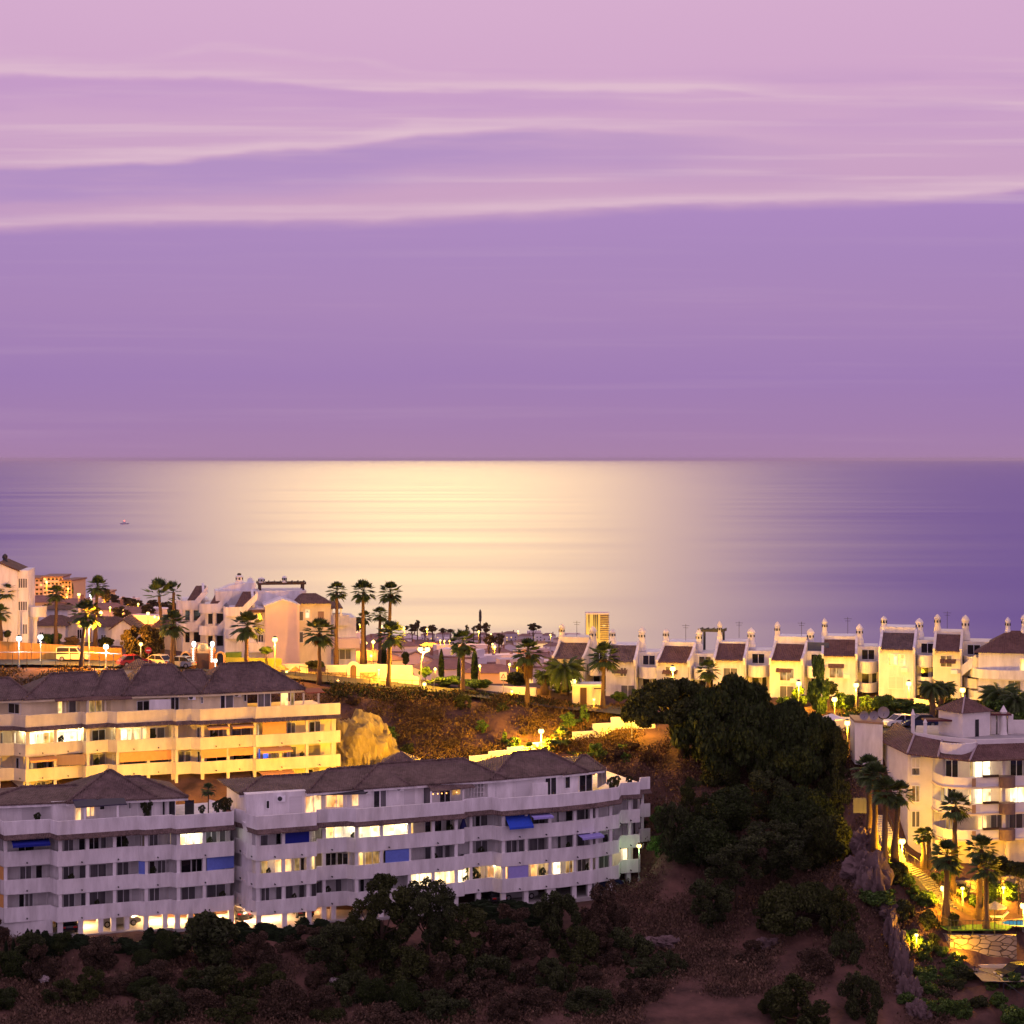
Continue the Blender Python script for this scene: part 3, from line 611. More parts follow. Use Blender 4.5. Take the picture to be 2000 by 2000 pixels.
F2.pitems([('d', 519, 527, 1.0, 1.9), ('s', 566, 590, .1, 2.1), ('p', 596, 628, .1, 2.0), ('p', 636, 677, .5, 1.9), ('p', 686, 701, .6, 1.9), ('d', 729, 742, .1, 2.1), ('c', 742, 755, .1, 2.1), ('s', 790, 810, .1, 2.2), ('c', 826, 842, .1, 2.1), ('d', 858, 880, .1, 2.1), ('m', 882, 900, .8, 2.0), ('s', 950, 970, .1, 2.1), ('s', 1008, 1034, .1, 2.1), ('d', 1064, 1087, .1, 2.2), ('d', 1103, 1114, .8, 2.2), ('d', 1131, 1157, .1, 2.4), ('c', 1167, 1184, .4, 2.2)])
F2.canopy(612, 706, 2.5, 1.6, DKFR, (), .35); F2.canopy(830, 912, 2.6, 2.6, ROOF, (842, 905), .6, 'pergola_roof'); F2.lattice(914, 945, .5, 2.1)
F2.ac(549, 2.0); F2.ac(717, 2.15); F2.ac(781, 2.2)
a, b = F2.at(775, F2.pent-.1), F2.at(802, F2.pent-.1)
F2.panel(1040, 1070, F2.tops[0]-1.05, F2.tops[0]+.9, F2.pent-1.6, .15, 'partition', F2.wall)
for px in (480, 500, 520, 545): F2.lamp(px, 3, 600, (1, .5, .22), 4)
F2.lamp(585, 3, 420, (1, .42, .16), 4); F2.lamp(618, 3, 260, (1, .42, .16), 4)
# row of small party bulbs under the pergola roof
for k, px in enumerate((846, 855, 863, 872, 892)):
    p = F2.at(px, F2.pent-2.5); F2.put(MB().lathe(p.x, p.y, [(.02, F2.tops[0]+.72), (.09, F2.tops[0]+.66), (.02, F2.tops[0]+.58)], 8), 'light_bulb', E('party_bulb', (1, .35, .10), 5))

BT = (28.95, 32.2, 35.0, 37.8); BB = (0, 33.6, 36.4, 39.2)
B1 = Block('apartment_building', 'terraced block lit golden by street lamps, with orange awnings, behind the front left block',
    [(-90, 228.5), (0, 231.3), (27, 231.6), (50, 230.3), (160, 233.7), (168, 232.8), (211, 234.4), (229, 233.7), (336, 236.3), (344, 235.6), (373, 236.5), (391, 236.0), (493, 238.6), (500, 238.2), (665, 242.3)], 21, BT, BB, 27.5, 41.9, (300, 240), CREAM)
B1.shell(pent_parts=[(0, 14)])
B1.hip(-120, 70, -40, 18, 25.6); B1.hip(45, 205, 100, 186, 25.3); B1.hip(180, 268, 203, 240, 25.2); B1.hip(238, 395, 280, 335, 24.6); B1.hip(335, 425, 360, 395, 25.4); B1.hip(390, 597, 432, 509, 24.7)
for i, rows in enumerate([
    [('c', -10, 6), ('h', 28, 50), ('h', 58, 84), ('l', 85, 107), ('h', 110, 150), ('h', 152, 170), ('d', 179, 206), ('l', 218, 231), ('h', 236, 248), ('l', 249, 257), ('l', 262, 276), ('l', 278, 288), ('d', 291, 305), ('c', 306, 322), ('c', 384, 391), ('d', 409, 417), ('c', 418, 436), ('c', 452, 490), ('h', 503, 506), ('c', 560, 577), ('d', 604, 615), ('c', 615, 626)],
    [('d', -5, 4), ('d', 31, 37), ('c', 38, 50), ('m', 56, 66), ('c', 70, 92), ('d', 93, 103), ('c', 112, 160), ('c', 180, 206), ('c', 220, 228), ('c', 240, 330), ('c', 347, 360), ('c', 361, 373), ('d', 385, 391), ('d', 402, 444), ('d', 455, 490), ('b', 504, 509), ('b', 513, 525), ('m', 528, 550), ('c', 553, 566), ('b', 560, 563), ('c', 566, 579), ('o', 603, 626, .5, 2.1), ('d', 605, 626, .05, .5)],
    [('m', 45, 60), ('c', 70, 90), ('c', 236, 266), ('o', 300, 325), ('o', 348, 363), ('c', 366, 391), ('o', 402, 418), ('c', 420, 436), ('o', 450, 476), ('c', 506, 530), ('c', 553, 575), ('d', 600, 612)]]): B1.items(i, rows)
for px in (-2, 54, 108, 172, 230, 290, 338, 345, 396, 446, 498, 548, 600, 650):
    for i in range(3):
        B1.column(px, i)
        if px in (108, 230, 338, 498): B1.partition(px, i)
for px in (54, 108, 172, 230, 290, 338, 396, 446, 498, 548, 600, 650): B1.column(px, 3, .2, .5)
for a, b, i, k, dp, mt in ((393, 443, 1, 'screen', .72, ORANGE), (446, 496, 1, 'screen', .66, ORANGE), (234, 335, 1, 'screen', .82, ORANGE), (513, 559, 0, 'screen', 1, ORANGE), (402, 443, 0, 'tilt', .18, ORANGE), (449, 492, 0, 'tilt', .18, ORANGE), (506, 566, 1, 'tilt', .3, ORANGE), (56, 108, 1, 'tilt', .2, ORANGE), (110, 167, 1, 'screen', .9, BROWNSH), (506, 570, 2, 'tilt', .2, ORANGE)): B1.awning(a, b, i, k, mt, dp)
for px, pw in ((40, 90), (72, 110), (96, 110), (128, 160), (156, 130), (225, 30), (245, 60), (270, 30)): B1.lamp(px, 0, pw, (1, .80, .42))
B1.pitems([('d', 16, 41, .7, 1.9), ('s', 16, 41, 1.9, 2.3), ('l', 113, 122, .1, 2.1), ('c', 134, 149, .1, 2.0), ('l', 150, 170, .1, 2.1), ('m', 172, 200, .5, 2.1), ('d', 267, 292, .1, 1.7), ('d', 333, 350, .1, 2.1), ('d', 392, 397, 1.2, 2.0), ('d', 430, 440, .1, 2.2), ('c', 440, 456, .1, 2.2), ('d', 476, 482, 1.2, 2.1), ('c', 503, 529, .1, 2.2), ('l', 548, 563, .1, 2.1), ('m', 567, 575, .1, 2.1)])
B1.canopy(104, 253, 2.6, 1.8, ROOF2, (128, 172, 206), .4); B1.lattice(207, 246, .7, 2.15, back=LIT)
B1.ac(375, 2.0); B1.ac(464, 2.1)
B1.canopy(590, 624, 2.5, 2.2, M('red_roof_tiles', (.26, .05, .035), (.18, .035, .03), 3, .8), (593, 622), .3, 'pergola_roof')
B1.panel(292, 333, B1.tops[0]-1.05, B1.tops[0]+.9, B1.pent-1.7, .15, 'partition', WHITE)
# ------------------------------------------------------------------ row of white townhouses along the ridge (local: x right, y back, z up)
def win(parent, x0, x1, y, z0, z1, mat, mull=1, frame=True, axis='y', name='window', fm=None):
    """window on a wall facing -y (or a wall facing +-x when axis is 'x' and y is then the x of the wall)"""
    def bx(m, a0, a1, d0, d1, c0, c1):
        if axis == 'y': m.box(a0, a1, y+d0, y+d1, c0, c1)
        else: m.box(y+d0, y+d1, a0, a1, c0, c1)
    s = 1 if axis in 'y' else (1 if axis == 'x' else -1)
    m = MB(); bx(m, x0, x1, -.05, .02, z0, z1); o = m.build(name, mat, parent)
    if frame:
        m = MB(); w = .07; L_ = x1-x0
        for t in [0, L_-w]+[L_*(k+1)/(mull+1)-w/2 for k in range(mull)]: bx(m, x0+t, x0+t+w, -.09, 0, z0, z1)
        bx(m, x0+w, x1-w, -.088, 0, z1-w, z1); bx(m, x0+w, x1-w, -.088, 0, z0, z0+w)
        m.build('window_frame', fm or FRAME, o)
    return o
def chimney(parent, x, y, z0, h, mat, r=.42):
    o = MB().lathe(x, y, [(r*1.35, z0), (r*1.3, z0+h*.25), (r, z0+h*.38), (r*.95, z0+h*.74), (r*1.18, z0+h*.76), (r*1.15, z0+h*.81), (r*.8, z0+h*.9), (.05, z0+h)], 12).build('chimney', mat, parent, smooth=False)
    m = MB()
    for a in (-90, -30, -150):
        c = Vector((x+math.cos(R(a))*r*.97, y+math.sin(R(a))*r*.97, z0+h*.62)); m.box(c.x-.11, c.x+.11, c.y-.06, c.y+.06, c.z-.16, c.z+.16)
    m.build('chimney_vent', DKFR, o); return o
def arc(cx, cy, rx, ry, a0, a1, n=10): return [Vector((cx+rx*math.cos(R(a0+(a1-a0)*k/n)), cy+ry*math.sin(R(a0+(a1-a0)*k/n)))) for k in range(n+1)]
def ring(mb, pts, th, z0, z1):            # curved parapet from a plan line, thickened inward (+y)
    B_ = [p+Vector((0, th)) for p in pts]; return mb.strip(pts, B_, z0, z1)
CREAMY = M('ivory_render', (.78, .72, .60), (.62, .57, .46), .9, .85, .15, 9, .2, stretch=(1, 1, .35), det=8)
def townhouse(px, d, label, h, lights, bw=4.3, w=7.2, rz=-15, balcony=True, awn=None, top=2.5):
    p = on(px, d); r = root('townhouse', (p.x, p.y, p.z-.4), label, 'townhouse', 'white townhouses along the ridge', R(rz))
    H = h; rv = random.Random(int(px)); wl = [WHITE, WHITE, CREAMY][rv.randrange(3)]; rfm = [ROOF2, ROOF2, ROOF][rv.randrange(3)]
    MB().box(0, bw, 0, 7, -2, H).build('wall', wl, r)
    MB().box(.3, bw-.2, 3.6, 8, 0, H+top).build('roof_terrace_wall', wl, r)
    MB().box(bw-.01, w+.02, 3.0, 8, -2, H+.95).build('side_wall', wl, r)
    m = MB(); n = 9                                       # tiled slope that steepens towards the top
    prof = [(-.55+4.1*t, H+.02+1.75*(t**1.35)) for t in [k/n for k in range(n+1)]]
    for (y0, z0), (y1, z1) in zip(prof[:-1], prof[1:]):
        m.poly([(.28, y0, z0), (bw-.28, y0, z0), (bw-.28, y1, z1), (.28, y1, z1)])
    m.poly([(.28, -.55, H-.08), (.28, -.55, H+.02), (bw-.28, -.55, H+.02), (bw-.28, -.55, H-.08)][::-1])
    m.poly([(.28, -.55, H-.08), (bw-.28, -.55, H-.08), (bw-.28, 3.5, H-.08), (.28, 3.5, H-.08)])
    rf = m.build('roof', rfm, r)
    m = MB()
    for k in range(int((bw-.6)/.28)): m.box(.36+k*.28, .48+k*.28, -.6, -.3, H-.22, H-.085)
    m.build('tile_ends', CREAM, rf)
    side = [(-.35, H-.6), (-.45, H+.25)]+[(-.45+4.3*t, H+.32+2.05*(t**1.5)) for t in [k/8 for k in range(1, 9)]]+[(5.2, H+2.3), (5.2, H-.6)]
    for x0 in (0, bw-.3): MB().extr(side, 'x', x0-.005, x0+.305).build('gable_parapet', wl, r)
    chimney(r, .35, 4.0, H+1.9, rv.uniform(1.9, 2.8), wl, rv.uniform(.26, .38)); chimney(r, bw+.25, rv.uniform(3.8, 5), H+1.0, rv.uniform(2.6, 3.3), wl, rv.uniform(.34, .46))
    if rv.random() < .6: ax = rv.uniform(1, 3.4); MB().tube([(ax, 5, H+2.4), (ax, 5, H+4.6)], .03, 5).tube([(ax-.5, 5, H+4.4), (ax+.5, 5, H+4.4)], .02, 4).tube([(ax-.35, 5, H+4.1), (ax+.35, 5, H+4.1)], .02, 4).build('aerial', DKFR, r)
    MB().box(-.05, bw+.05, -.14, -.01, H-.42, H-.28).build('cornice', wl, r)
    MB().tube([(bw-.15, -.1, -1), (bw-.15, -.1, H-.4)], .05, 6).build('drainpipe', CONC, r)
    if rv.random() < .6: MB().box(bw*.62, bw*.62+.8, -.38, -.01, H-2.9, H-2.35).build('air_conditioner', FRAME, r)
    if rv.random() < .5: MB().hexa([(.9, -.7, H-1.55), (2.9, -.7, H-1.55), (2.9, -.02, H-1.1), (.9, -.02, H-1.1)], [(.9, -.7, H-1.5), (2.9, -.7, H-1.5), (2.9, -.02, H-1.05), (.9, -.02, H-1.05)]).build('window_hood', rfm, r)
    ap = [(bw+.35, -1), (bw+1.35, -1)]+[(bw+.85+.5*math.cos(R(t)), 1.3+.5*math.sin(R(t))) for t in range(0, 181, 20)]
    MB().extr(ap, 'y', 2.94, 2.999).build('arched_door', GLASS, r)
    for (x0, x1, z0, z1, mt) in lights: win(r, x0, x1, 0, z0, z1, mt, 1)
    if balcony:
        L_ = arc((bw+w)/2, 3.0, (w-bw)/2+.02, 3.1, 180, 360, 12)
        for zt, hb in ((H-.75, 1.5),) + (((H-3.5, 1.2),) if H > 5.3 else ()):
            m = MB().strip(L_, [Vector(((bw+w)/2+(q.x-(bw+w)/2)*.9, 3.0+(q.y-3.0)*.9)) for q in L_], zt-hb, zt)
            o = m.build('balcony', wl, r)
            MB().strip([Vector((q.x, 3.0+(q.y-3)*.93)) for q in L_], [Vector((q.x, 3.02)) for q in L_], zt-hb+.02, zt-hb+.2).build('balcony_floor', wl, o)
        win(r, bw+.5, bw+1.5, 3.0, H-4.4, H-2.4, GLASS, 0); win(r, bw+1.8, bw+2.5, 3.0, H-4.4, H-2.4, GLASS, 0)
        win(r, bw+.5, bw+2.2, 3.0, H-.75, H+.6, GLASS, 1)
    return r
_t = (('first townhouse of the ridge row, date palm before its lit wall', 1079, 272.5, 5.0, [(2.9, 3.9, 1.0, 2.5, GLASS)]),
      ('white townhouse with pale blueish wall beside the shaggy fan palm and kiosk', 1183, 270, 5.0, [(1.9, 2.8, 3.0, 4.2, CURT), (2.0, 3.9, .3, 1.9, CURT)]),
      ('white townhouse behind the blazing lamp above the umbrella pine', 1282, 268.5, 5.1, [(1.2, 2.6, 3.0, 4.3, CURT)]),
      ('white townhouse with black pergola frame on its roof terrace', 1393, 267, 5.0, [(1.3, 3.2, 2.4, 4.2, CURT)]),
      ('white townhouse above the right shoulder of the big pine crown', 1503, 265.5, 5.3, [(1.3, 3.2, 2.6, 4.3, DIM), (1.3, 3.2, .4, 2.0, CURT)]),
      ('white townhouse with handwritten sign on its balcony and a slender tree in front', 1604, 263.5, 5.4, [(1.0, 2.8, 2.8, 4.4, DIM)]),
      ('tall white townhouse with one brightly lit upper window', 1716, 261.5, 6.7, [(1.2, 3.4, 4.6, 6.1, LIT), (1.2, 3.2, 1.6, 3.2, SHUT)]),
      ('narrow white townhouse with outside stairs beside tall palms', 1822, 259.5, 6.6, [(.9, 2.4, 4.5, 6.0, CURT)]))
TH = []
for i, (lb, px, d, h, li) in enumerate(_t):
    TH.append(townhouse(px, d+(.7, -.5, .4, 0, -.6, .8, 0, 0)[i], lb, h+(.15, 0, -.2, .25, 0, .3, 0, 0)[i], li, bw=(4.4, 4.0, 4.5, 4.2, 4.4, 4.6, 4.6, 3.6)[i], rz=-15+(0, 4, -3, 2, -2, 5, 0, 0)[i], top=(2.5, 1.8, 2.3, 2.0, 2.7, 2.2, 2.5, 2.1)[i]))
for z0 in (H_ for H_ in (3.4, 6.0)):    # outside stairs of the narrow house
    MB().extr([(4.4, z0-2.8), (7.3, z0-.4), (7.3, z0+.7), (4.4, z0-1.7)], 'y', 1.6, 1.85).build('stair_parapet', WHITE, TH[7])
win(TH[6], 1.9, 2.4, -.055, 4.65, 6.05, HOT, 0)
# sign on the balcony: scribbled script letters
def script_sign(parent):
    o = MB().box(4.9, 6.7, .72, .78, 4.0-.05, 5.0).build('sign_board', WHITE, parent)
    m = MB()
    for k, (x, z, hh) in enumerate(((5.1, 4.45, .35), (5.35, 4.4, .2), (5.6, 4.4, .45), (5.8, 4.42, .2), (6.05, 4.4, .38), (6.3, 4.42, .2))):
        m.tube([(x, .70, z), (x+.08, .70, z+hh), (x+.14, .70, z+hh*.4), (x+.2, .70, z)], .022, 5)
    m.build('sign_lettering', DKFR, o)
script_sign(TH[5])
# roof pergola
def pergola(parent, x0, x1, y0, y1, z0, z1, mat, name='pergola', rails=5):
    m = MB()
    for x in (x0, x1):
        for y in (y0, y1): m.box(x-.14, x+.14, y-.14, y+.14, z0, z1-.005)
    for y in (y0, y1): m.box(x0-.4, x1+.4, y-.12, y+.12, z1, z1+.28)
    for k in range(rails): m.box(x0-.3+(x1-x0+.6)*k/(rails-1)-.06, x0-.3+(x1-x0+.6)*k/(rails-1)+.06, y0-.4, y1+.4, z1+.285, z1+.4)
    return m.build(name, mat, parent)
pergola(TH[2], 5.0, 7.6, 4.4, 6.4, 6.0, 8.6, DKFR)
o = MB().box(4.4, 7.2, 3.2, 3.26, 6.3, 7.4).build('glass_screen', M('tinted_glass', (.05, .06, .12), rough=.15), TH[4])
# end house with hipped roof
def end_house():
    p = on(1911, 257.5); r = root('townhouse', (p.x, p.y, p.z-.4), 'last townhouse at the right edge with hipped roof and double balcony', 'townhouse', 'white townhouses along the ridge', R(-15))
    H = 6.5; MB().box(0, 8.5, 0, 8, -2, H).build('wall', WHITE, r)
    m = MB(); q = [(-.5, -.5, H), (9, -.5, H), (9, 8.5, H), (-.5, 8.5, H)]; a, b = (3.6, 4, H+2.5), (5.2, 4, H+2.5)
    m.poly([q[0], q[1], b, a]); m.poly([q[1], q[2], b]); m.poly([q[2], q[3], a, b]); m.poly([q[3], q[0], a]); m.poly(q[::-1]); m.build('roof', ROOF2, r)
    chimney(r, 3.5, 4, H+1.8, 2.4, WHITE, .3); chimney(r, 5.6, 4, H+1.8, 2.9, WHITE, .42)
    for z in (H-3.2, H-6): 
        L_ = [Vector((-1.4, 2.0)), Vector((-.6, .2)), Vector((.6, -.9)), Vector((2.5, -1.3)), Vector((9, -1.3))]
        MB().strip(L_, [q+Vector((.08, .2)) for q in L_], z, z+1.15).build('balcony', WHITE, r)
    win(r, 5.0, 5.7, 0, H-2.2, H-.6, LIT, 0); win(r, 6.2, 8.2, 0, H-2.6, H-.5, DIM, 1); win(r, 3.6, 5.2, 0, H-5.4, H-3.4, CURT, 1)
    m = MB().extr([(-4.0, H-4.7), (-.3, H-1.6), (-.3, H-.3), (-4.0, H-3.3)], 'y', .6, .9); m.build('stair_parapet', WHITE, r)
    return r
end_house()

# ------------------------------------------------------------------ building with curved balconies at the right
def curved_block():
    tops = [CZ-t for t in (33.9, 36.72, 39.5)]; base = CZ-43.9
    pts = [(1720, 234), (1773, 222.6), (1821, 222.0), (1829, 220.2), (1842, 218.6), (1862, 217.6), (1890, 217.4), (1915, 217.6), (2060, 219.6), (2200, 221.5)]
    p0 = P2(1773, 222.6); org = Vector((p0.x, p0.y, base))
    r = root('apartment_building', org, 'three storey building with rounded balconies and warm lit rooms at the right edge', 'apartment building')
    q = [P2(*a) for a in pts]; wl = M('warm_white_render', (.78, .74, .70), (.66, .62, .58), .6, .85, .12, 9, .2)
    nin = Vector((.02, 1)).normalized()
    put = lambda m, n, mt, pr=r: m.build(n, mt, pr, org)
    zt = tops[0]+2.05
    back = [P2(1752, 240), P2(1800, 240), P2(1850, 240), P2(2240, 240)]
    # solid body: left flank, flat front, then the recessed balcony wall
    body = [q[0], q[1], q[2], P2(1826, 222.3), P2(2210, 224.3)]
    m = MB(); foot = body+[P2(2250, 242), P2(1745, 242)]
    m.hexa([(*a, base+.2) for a in foot], [(*a, zt) for a in foot]); put(m, 'wall', wl)
    for i, z in enumerate(tops):
        fr = q[2:]; bk = [a+nin*.2 for a in fr]
        put(MB().strip(fr, bk, z-1.02, z), 'balcony_parapet', wl)
        put(MB().strip([a-nin*.22+Vector((-.15, 0)) for a in fr], [a+nin*(5.2 if 0 < k else .6) for k, a in enumerate(fr)], z-1.22, z-1.03), 'balcony_floor', M('warm_soffit', (.72, .60, .42), rough=.8))
        for a, b, dx in ((1898.5, 1906, 0),): 
            pa, pb = P2(a, 217.2), P2(b, 217.3); put(MB().prism(pa, pb, nin*.03, z-.95, z-.06), 'vent_panel', BROWNSH)
        c = P2(1969, 217.5); L_ = arc(c.x, c.y+.4, .85, .75, 180, 360, 10); put(MB().strip(L_, [Vector((a.x, c.y+1.2)) for a in L_], z-1.1, z+.06), 'planter_bay', M('brown_fascia', (.20, .13, .10), (.15, .10, .08), 3, .8))
        pa, pb = P2(1920.5, 217.45), P2(1951, 217.9); m = MB()
        put(MB().prism(pa, pb, nin*.25, z-.02, z+.22), 'window_box_soil', M('soil', (.05, .03, .02)))
        for k, px in enumerate((1898, 1960, 2040)):
            pp = P2(px, 219.0); zz = z+1.77-.2
            if px != 1898: put(MB().box(pp.x-.16, pp.x+.16, pp.y-.16, pp.y+.16, z-1.02, zz-.02), 'column', wl)
    rows = [[('d', 1846, 1872, .1, 2.2, 222.4), ('h', 1903, 1935, .1, 2.1, 222.6), ('m', 1893, 1901, .3, 2.0, 222.6), ('d', 1972, 1998, .1, 2.2, 223)],
            [('m', 1836, 1846, .1, 2.1, 222.4), ('l', 1846, 1850, .1, 2.0, 222.4), ('d', 1850, 1868, .1, 2.1, 222.4), ('l', 1892, 1898, .1, 2.1, 222.6), ('h', 1902, 1936, .1, 2.1, 222.6), ('l', 1955, 1964, .1, 2.1, 222.8), ('h', 1971, 2005, .0, 2.3, 223)],
            [('s', 1825, 1836, .1, 2.1, 222.4), ('m', 1846, 1862, .1, 2.0, 222.4), ('l', 1909, 1928, .1, 2.1, 222.6), ('c', 1934, 1960, .1, 2.1, 222.7), ('c', 1970, 1998, .1, 2.1, 223)]]
    MT = dict(d=GLASS, c=CURT, s=SHUT, l=LIT, h=HOT, m=DIM)
    def pane(px0, px1, z0, z1, dd, mt, mull=1):
        a, b = P2(px0, dd-.12), P2(px1, dd-.12); o = put(MB().prism(a, b, nin*.1, z0, z1), 'window', mt); m = MB(); L_ = (b-a).length; u = (b-a).normalized()
        for t in [0, L_-.08]+[L_*(k+1)/(mull+1)-.04 for k in range(mull)]: m.prism(a+u*t-nin*.05, a+u*(t+.08)-nin*.05, nin*.06, z0, z1)
        m.prism(a-nin*.045, b-nin*.045, nin*.04, z1-.08, z1+.02); m.prism(a-nin*.045, b-nin*.045, nin*.04, z0-.02, z0+.08)
        put(m, 'window_frame', FRAME, o); return o
    for z, rw in zip(tops, rows):
        for k, a, b, lo, hi, dd in rw: pane(a, b, z-1+lo, z-1+hi, dd, MT[k], 1 if b-a > 12 else 0)
    for z, mt, lo, hi in ((tops[0], SHUT, -.25, 1.7), (tops[1], DIM, -.3, 1.55), (tops[2], CURT, -.25, 1.55)): pane(1780, 1797, z+lo-.3, z+hi-.3, 222.3, mt, 1)
    pane(1780, 1797, tops[0]-.5, tops[0]+.35, 222.25, CURT, 0)
    # warm balcony lamps
    for px, z, pw in ((1890, tops[0]+1.2, 60), (1945, tops[0]+1.2, 60), (1888, tops[1]+1.0, 50), (1945, tops[1]+1.0, 60), (1985, tops[1]+1.0, 130), (1925, tops[2]+1, 25), (1860, tops[1]+1, 10)):
        pp = P2(px, 220.6); o = put(MB().lathe(pp.x, pp.y, [(.05, z+.42), (.15, z+.38), (.15, z+.28), (.04, z+.24)], 10), 'ceiling_lamp', E('ceiling_lamp_glow', (1, .85, .6), 12)); point_light(o, (pp.x-org.x, pp.y-org.y, z-org.z), pw, (1, .62, .25), .1)
    # tiled pent roof round the top, broken by a rounded terrace bay
    ev = [P2(1714, 233), P2(1772, 221.6), P2(1832, 219.2), P2(1894, 216.6), P2(2220, 220.6)]
    ri = [P2(1752, 237), P2(1786, 226.5), P2(1840, 223.4), P2(1908, 220.8), P2(2220, 224.8)]
    ez = [zt-.1, zt-.1, zt-.15, zt-.15, zt-.15]; rzv = [zt+1.35, zt+1.25, zt+1.05, zt+1.0, zt+1.0]
    m = MB(); hp = MB()
    for k in range(4):
        m.poly([(*ev[k], ez[k]), (*ev[k+1], ez[k+1]), (*ri[k+1], rzv[k+1]), (*ri[k], rzv[k])])
        m.poly([(*ev[k], ez[k]-.14), (*ri[k], ez[k]-.14), (*ri[k+1], ez[k+1]-.14), (*ev[k+1], ez[k+1]-.14)])
        m.poly([(*ev[k], ez[k]-.14), (*ev[k+1], ez[k+1]-.14), (*ev[k+1], ez[k+1]), (*ev[k], ez[k])])
        if 0 < k: hp.tube([(*ev[k], ez[k]+.06), (*ri[k], rzv[k]+.06)], .12, 6)
    o = put(m, 'roof', ROOF2); put(hp, 'ridge_tiles', M('pale_ridge', (.34, .27, .27), rough=.9), o)
    c = P2(1871, 220.4); bay = arc(c.x, c.y, 1.9, 1.7, 180, 360, 12)
    put(MB().strip(bay, [a+Vector((0, .35)) if .1 < k < 11.9 else a+Vector((0, .02)) for k, a in enumerate(bay)], zt+.2, zt+1.35), 'terrace_bay', wl)
    top = ri; put(MB().strip(top[1:], [a+nin*.25 for a in top[1:]], zt+.9, zt+1.5), 'terrace_parapet', wl)
    put(MB().strip([top[1]+nin*.3, P2(1850, 224), P2(2220, 225)], [P2(1790, 238), P2(1850, 238), P2(2220, 238)], zt+.55, zt+.8), 'terrace_deck', CONC)
    # stair house with hipped roof
    hx = [P2(1833, 231), P2(1880, 227.5), P2(1934, 229.5), P2(1890, 235)]; z1 = zt+3.55
    m = MB().hexa([(*a, zt+.6) for a in hx], [(*a, z1) for a in hx]); put(m, 'stair_house_wall', wl)
    cc = sum(hx, Vector((0, 0)))/4; e = [cc+(a-cc)*1.18 for a in hx]; m = MB(); ap = (*cc, z1+1.5)
    for k in range(4): m.poly([(*e[k], z1), (*e[(k+1) % 4], z1), ap])
    m.poly([(*a, z1-.02) for a in e[::-1]]); o = put(m, 'roof', ROOF2)
    hp = MB(); hp.tube([(*e[1], z1+.05), (ap[0], ap[1], ap[2]+.05)], .1, 6); put(hp, 'ridge_tiles', MATS['pale_ridge'], o)
    a, b = P2(1905, 228.35), P2(1912, 228.65); put(MB().prism(a, b, Vector((0, .1)), zt+.8, zt+2.7), 'door', GLASS)
    for px, d, hh, rr in ((1783, 229, 3.0, .22), (1807, 229, 1.9, .22), (1960, 230, 3.3, .36)):
        a = P2(px, d); o = put(MB().lathe(a.x, a.y, [(rr*1.4, zt+.7), (rr, zt+1.2), (rr*.9, zt+.8+hh*.75), (rr*1.2, zt+.8+hh*.78), (.04, zt+.8+hh)], 10), 'chimney', wl)
    for a, b, h in ((1937, 2060, 1.6),):
        put(MB().prism(P2(a, 231), P2(b, 231), Vector((0, .3)), zt+.6, zt+.7+h), 'terrace_wall', wl)
    for px in (1940, 1954, 1974): a = P2(px, 230.4); put(MB().box(a.x-.3, a.x+.3, a.y, a.y+.5, zt+.7, zt+3.0), 'pillar', wl)
    a, b = P2(1933, 229.6), P2(1976, 229.6); put(MB().prism(a, b, Vector((0, 1.6)), zt+3.0, zt+3.2), 'pergola_roof', M('dark_red_timber', (.10, .025, .03), rough=.8))
    a, b = P2(1806, 229), P2(1868, 229); put(MB().prism(a, b, Vector((0, 1.8)), zt+2.4, zt+2.6), 'pergola_roof', MATS['dark_red_timber'])
    # yellow washed basement with garage openings
    put(MB().strip([P2(1826, 218.9), P2(1890, 218.6), P2(2100, 220.4)], [P2(1826, 224), P2(1890, 223), P2(2200, 224.6)], base-3, tops[2]-1.3), 'basement_wall', CREAM)
    for px in (1897, 1967): a = P2(px, 218.0); put(MB().box(a.x-.18, a.x+.18, a.y-.18, a.y+.18, base-3, tops[2]-1.25), 'column', CREAM)
    MB()
    return r, org, zt
RB, RBO, RBZ = curved_block()
# people are not visible; flower boxes sit on the balconies
# ------------------------------------------------------------------ white transformer house with satellite dishes on its roof
def white_cube():
    a, b = P2(1670, 233), P2(1724, 231); org = Vector((a.x, a.y, Zp(1475, 233)-1)); n = Vector((.05, 1)).normalized()
    r = root('utility_house', org, 'blank white block house with satellite dishes on its flat roof', 'building')
    z1 = Zp(1413, 232); MB().prism(a, b, n*5, org.z, z1).build('wall', WHITE, r, org)
    MB().prism(a+Vector((-.1, -.12)), b+Vector((.1, -.12)), n*5.2, z1, z1+.25).build('roof_edge', BROWNSH, r, org)
    for px, py, rr in ((1687, 1397, .36), (1706, 1397, .36), (1725, 1391, .46)):
        c = W(px, py, 233.5); d = root('satellite_dish', (c.x, c.y, z1+.2), {1687: 'leftmost of the three satellite dishes on the blank white block', 1706: 'middle one of the three satellite dishes on the blank white block', 1725: 'largest satellite dish, right end of the blank white block roof'}[px], 'satellite dish', 'satellite dishes on the block house')
        zz = c.z-z1-.2; MB().tube([(0, .1, 0), (0, .1, zz)], .05, 6).build('mast', DKFR, d)
        m = MB(); prev = None
        for k in range(5):
            f = k/4; ringp = [(rr*1.5*f*math.cos(R(t*30))+0, -.25*f*f, zz+rr*1.5*f*math.sin(R(t*30))) for t in range(12)]
            if prev:
                for t in range(12): m.poly([prev[t], prev[(t+1) % 12], ringp[(t+1) % 12], ringp[t]])
            prev = ringp
        m.build('dish', M('dish_grey', (.30, .27, .27), rough=.6), d); MB().tube([(0, 0, zz-rr), (0, -.55, zz-.05)], .025, 5).build('feed_arm', DKFR, d)
white_cube()

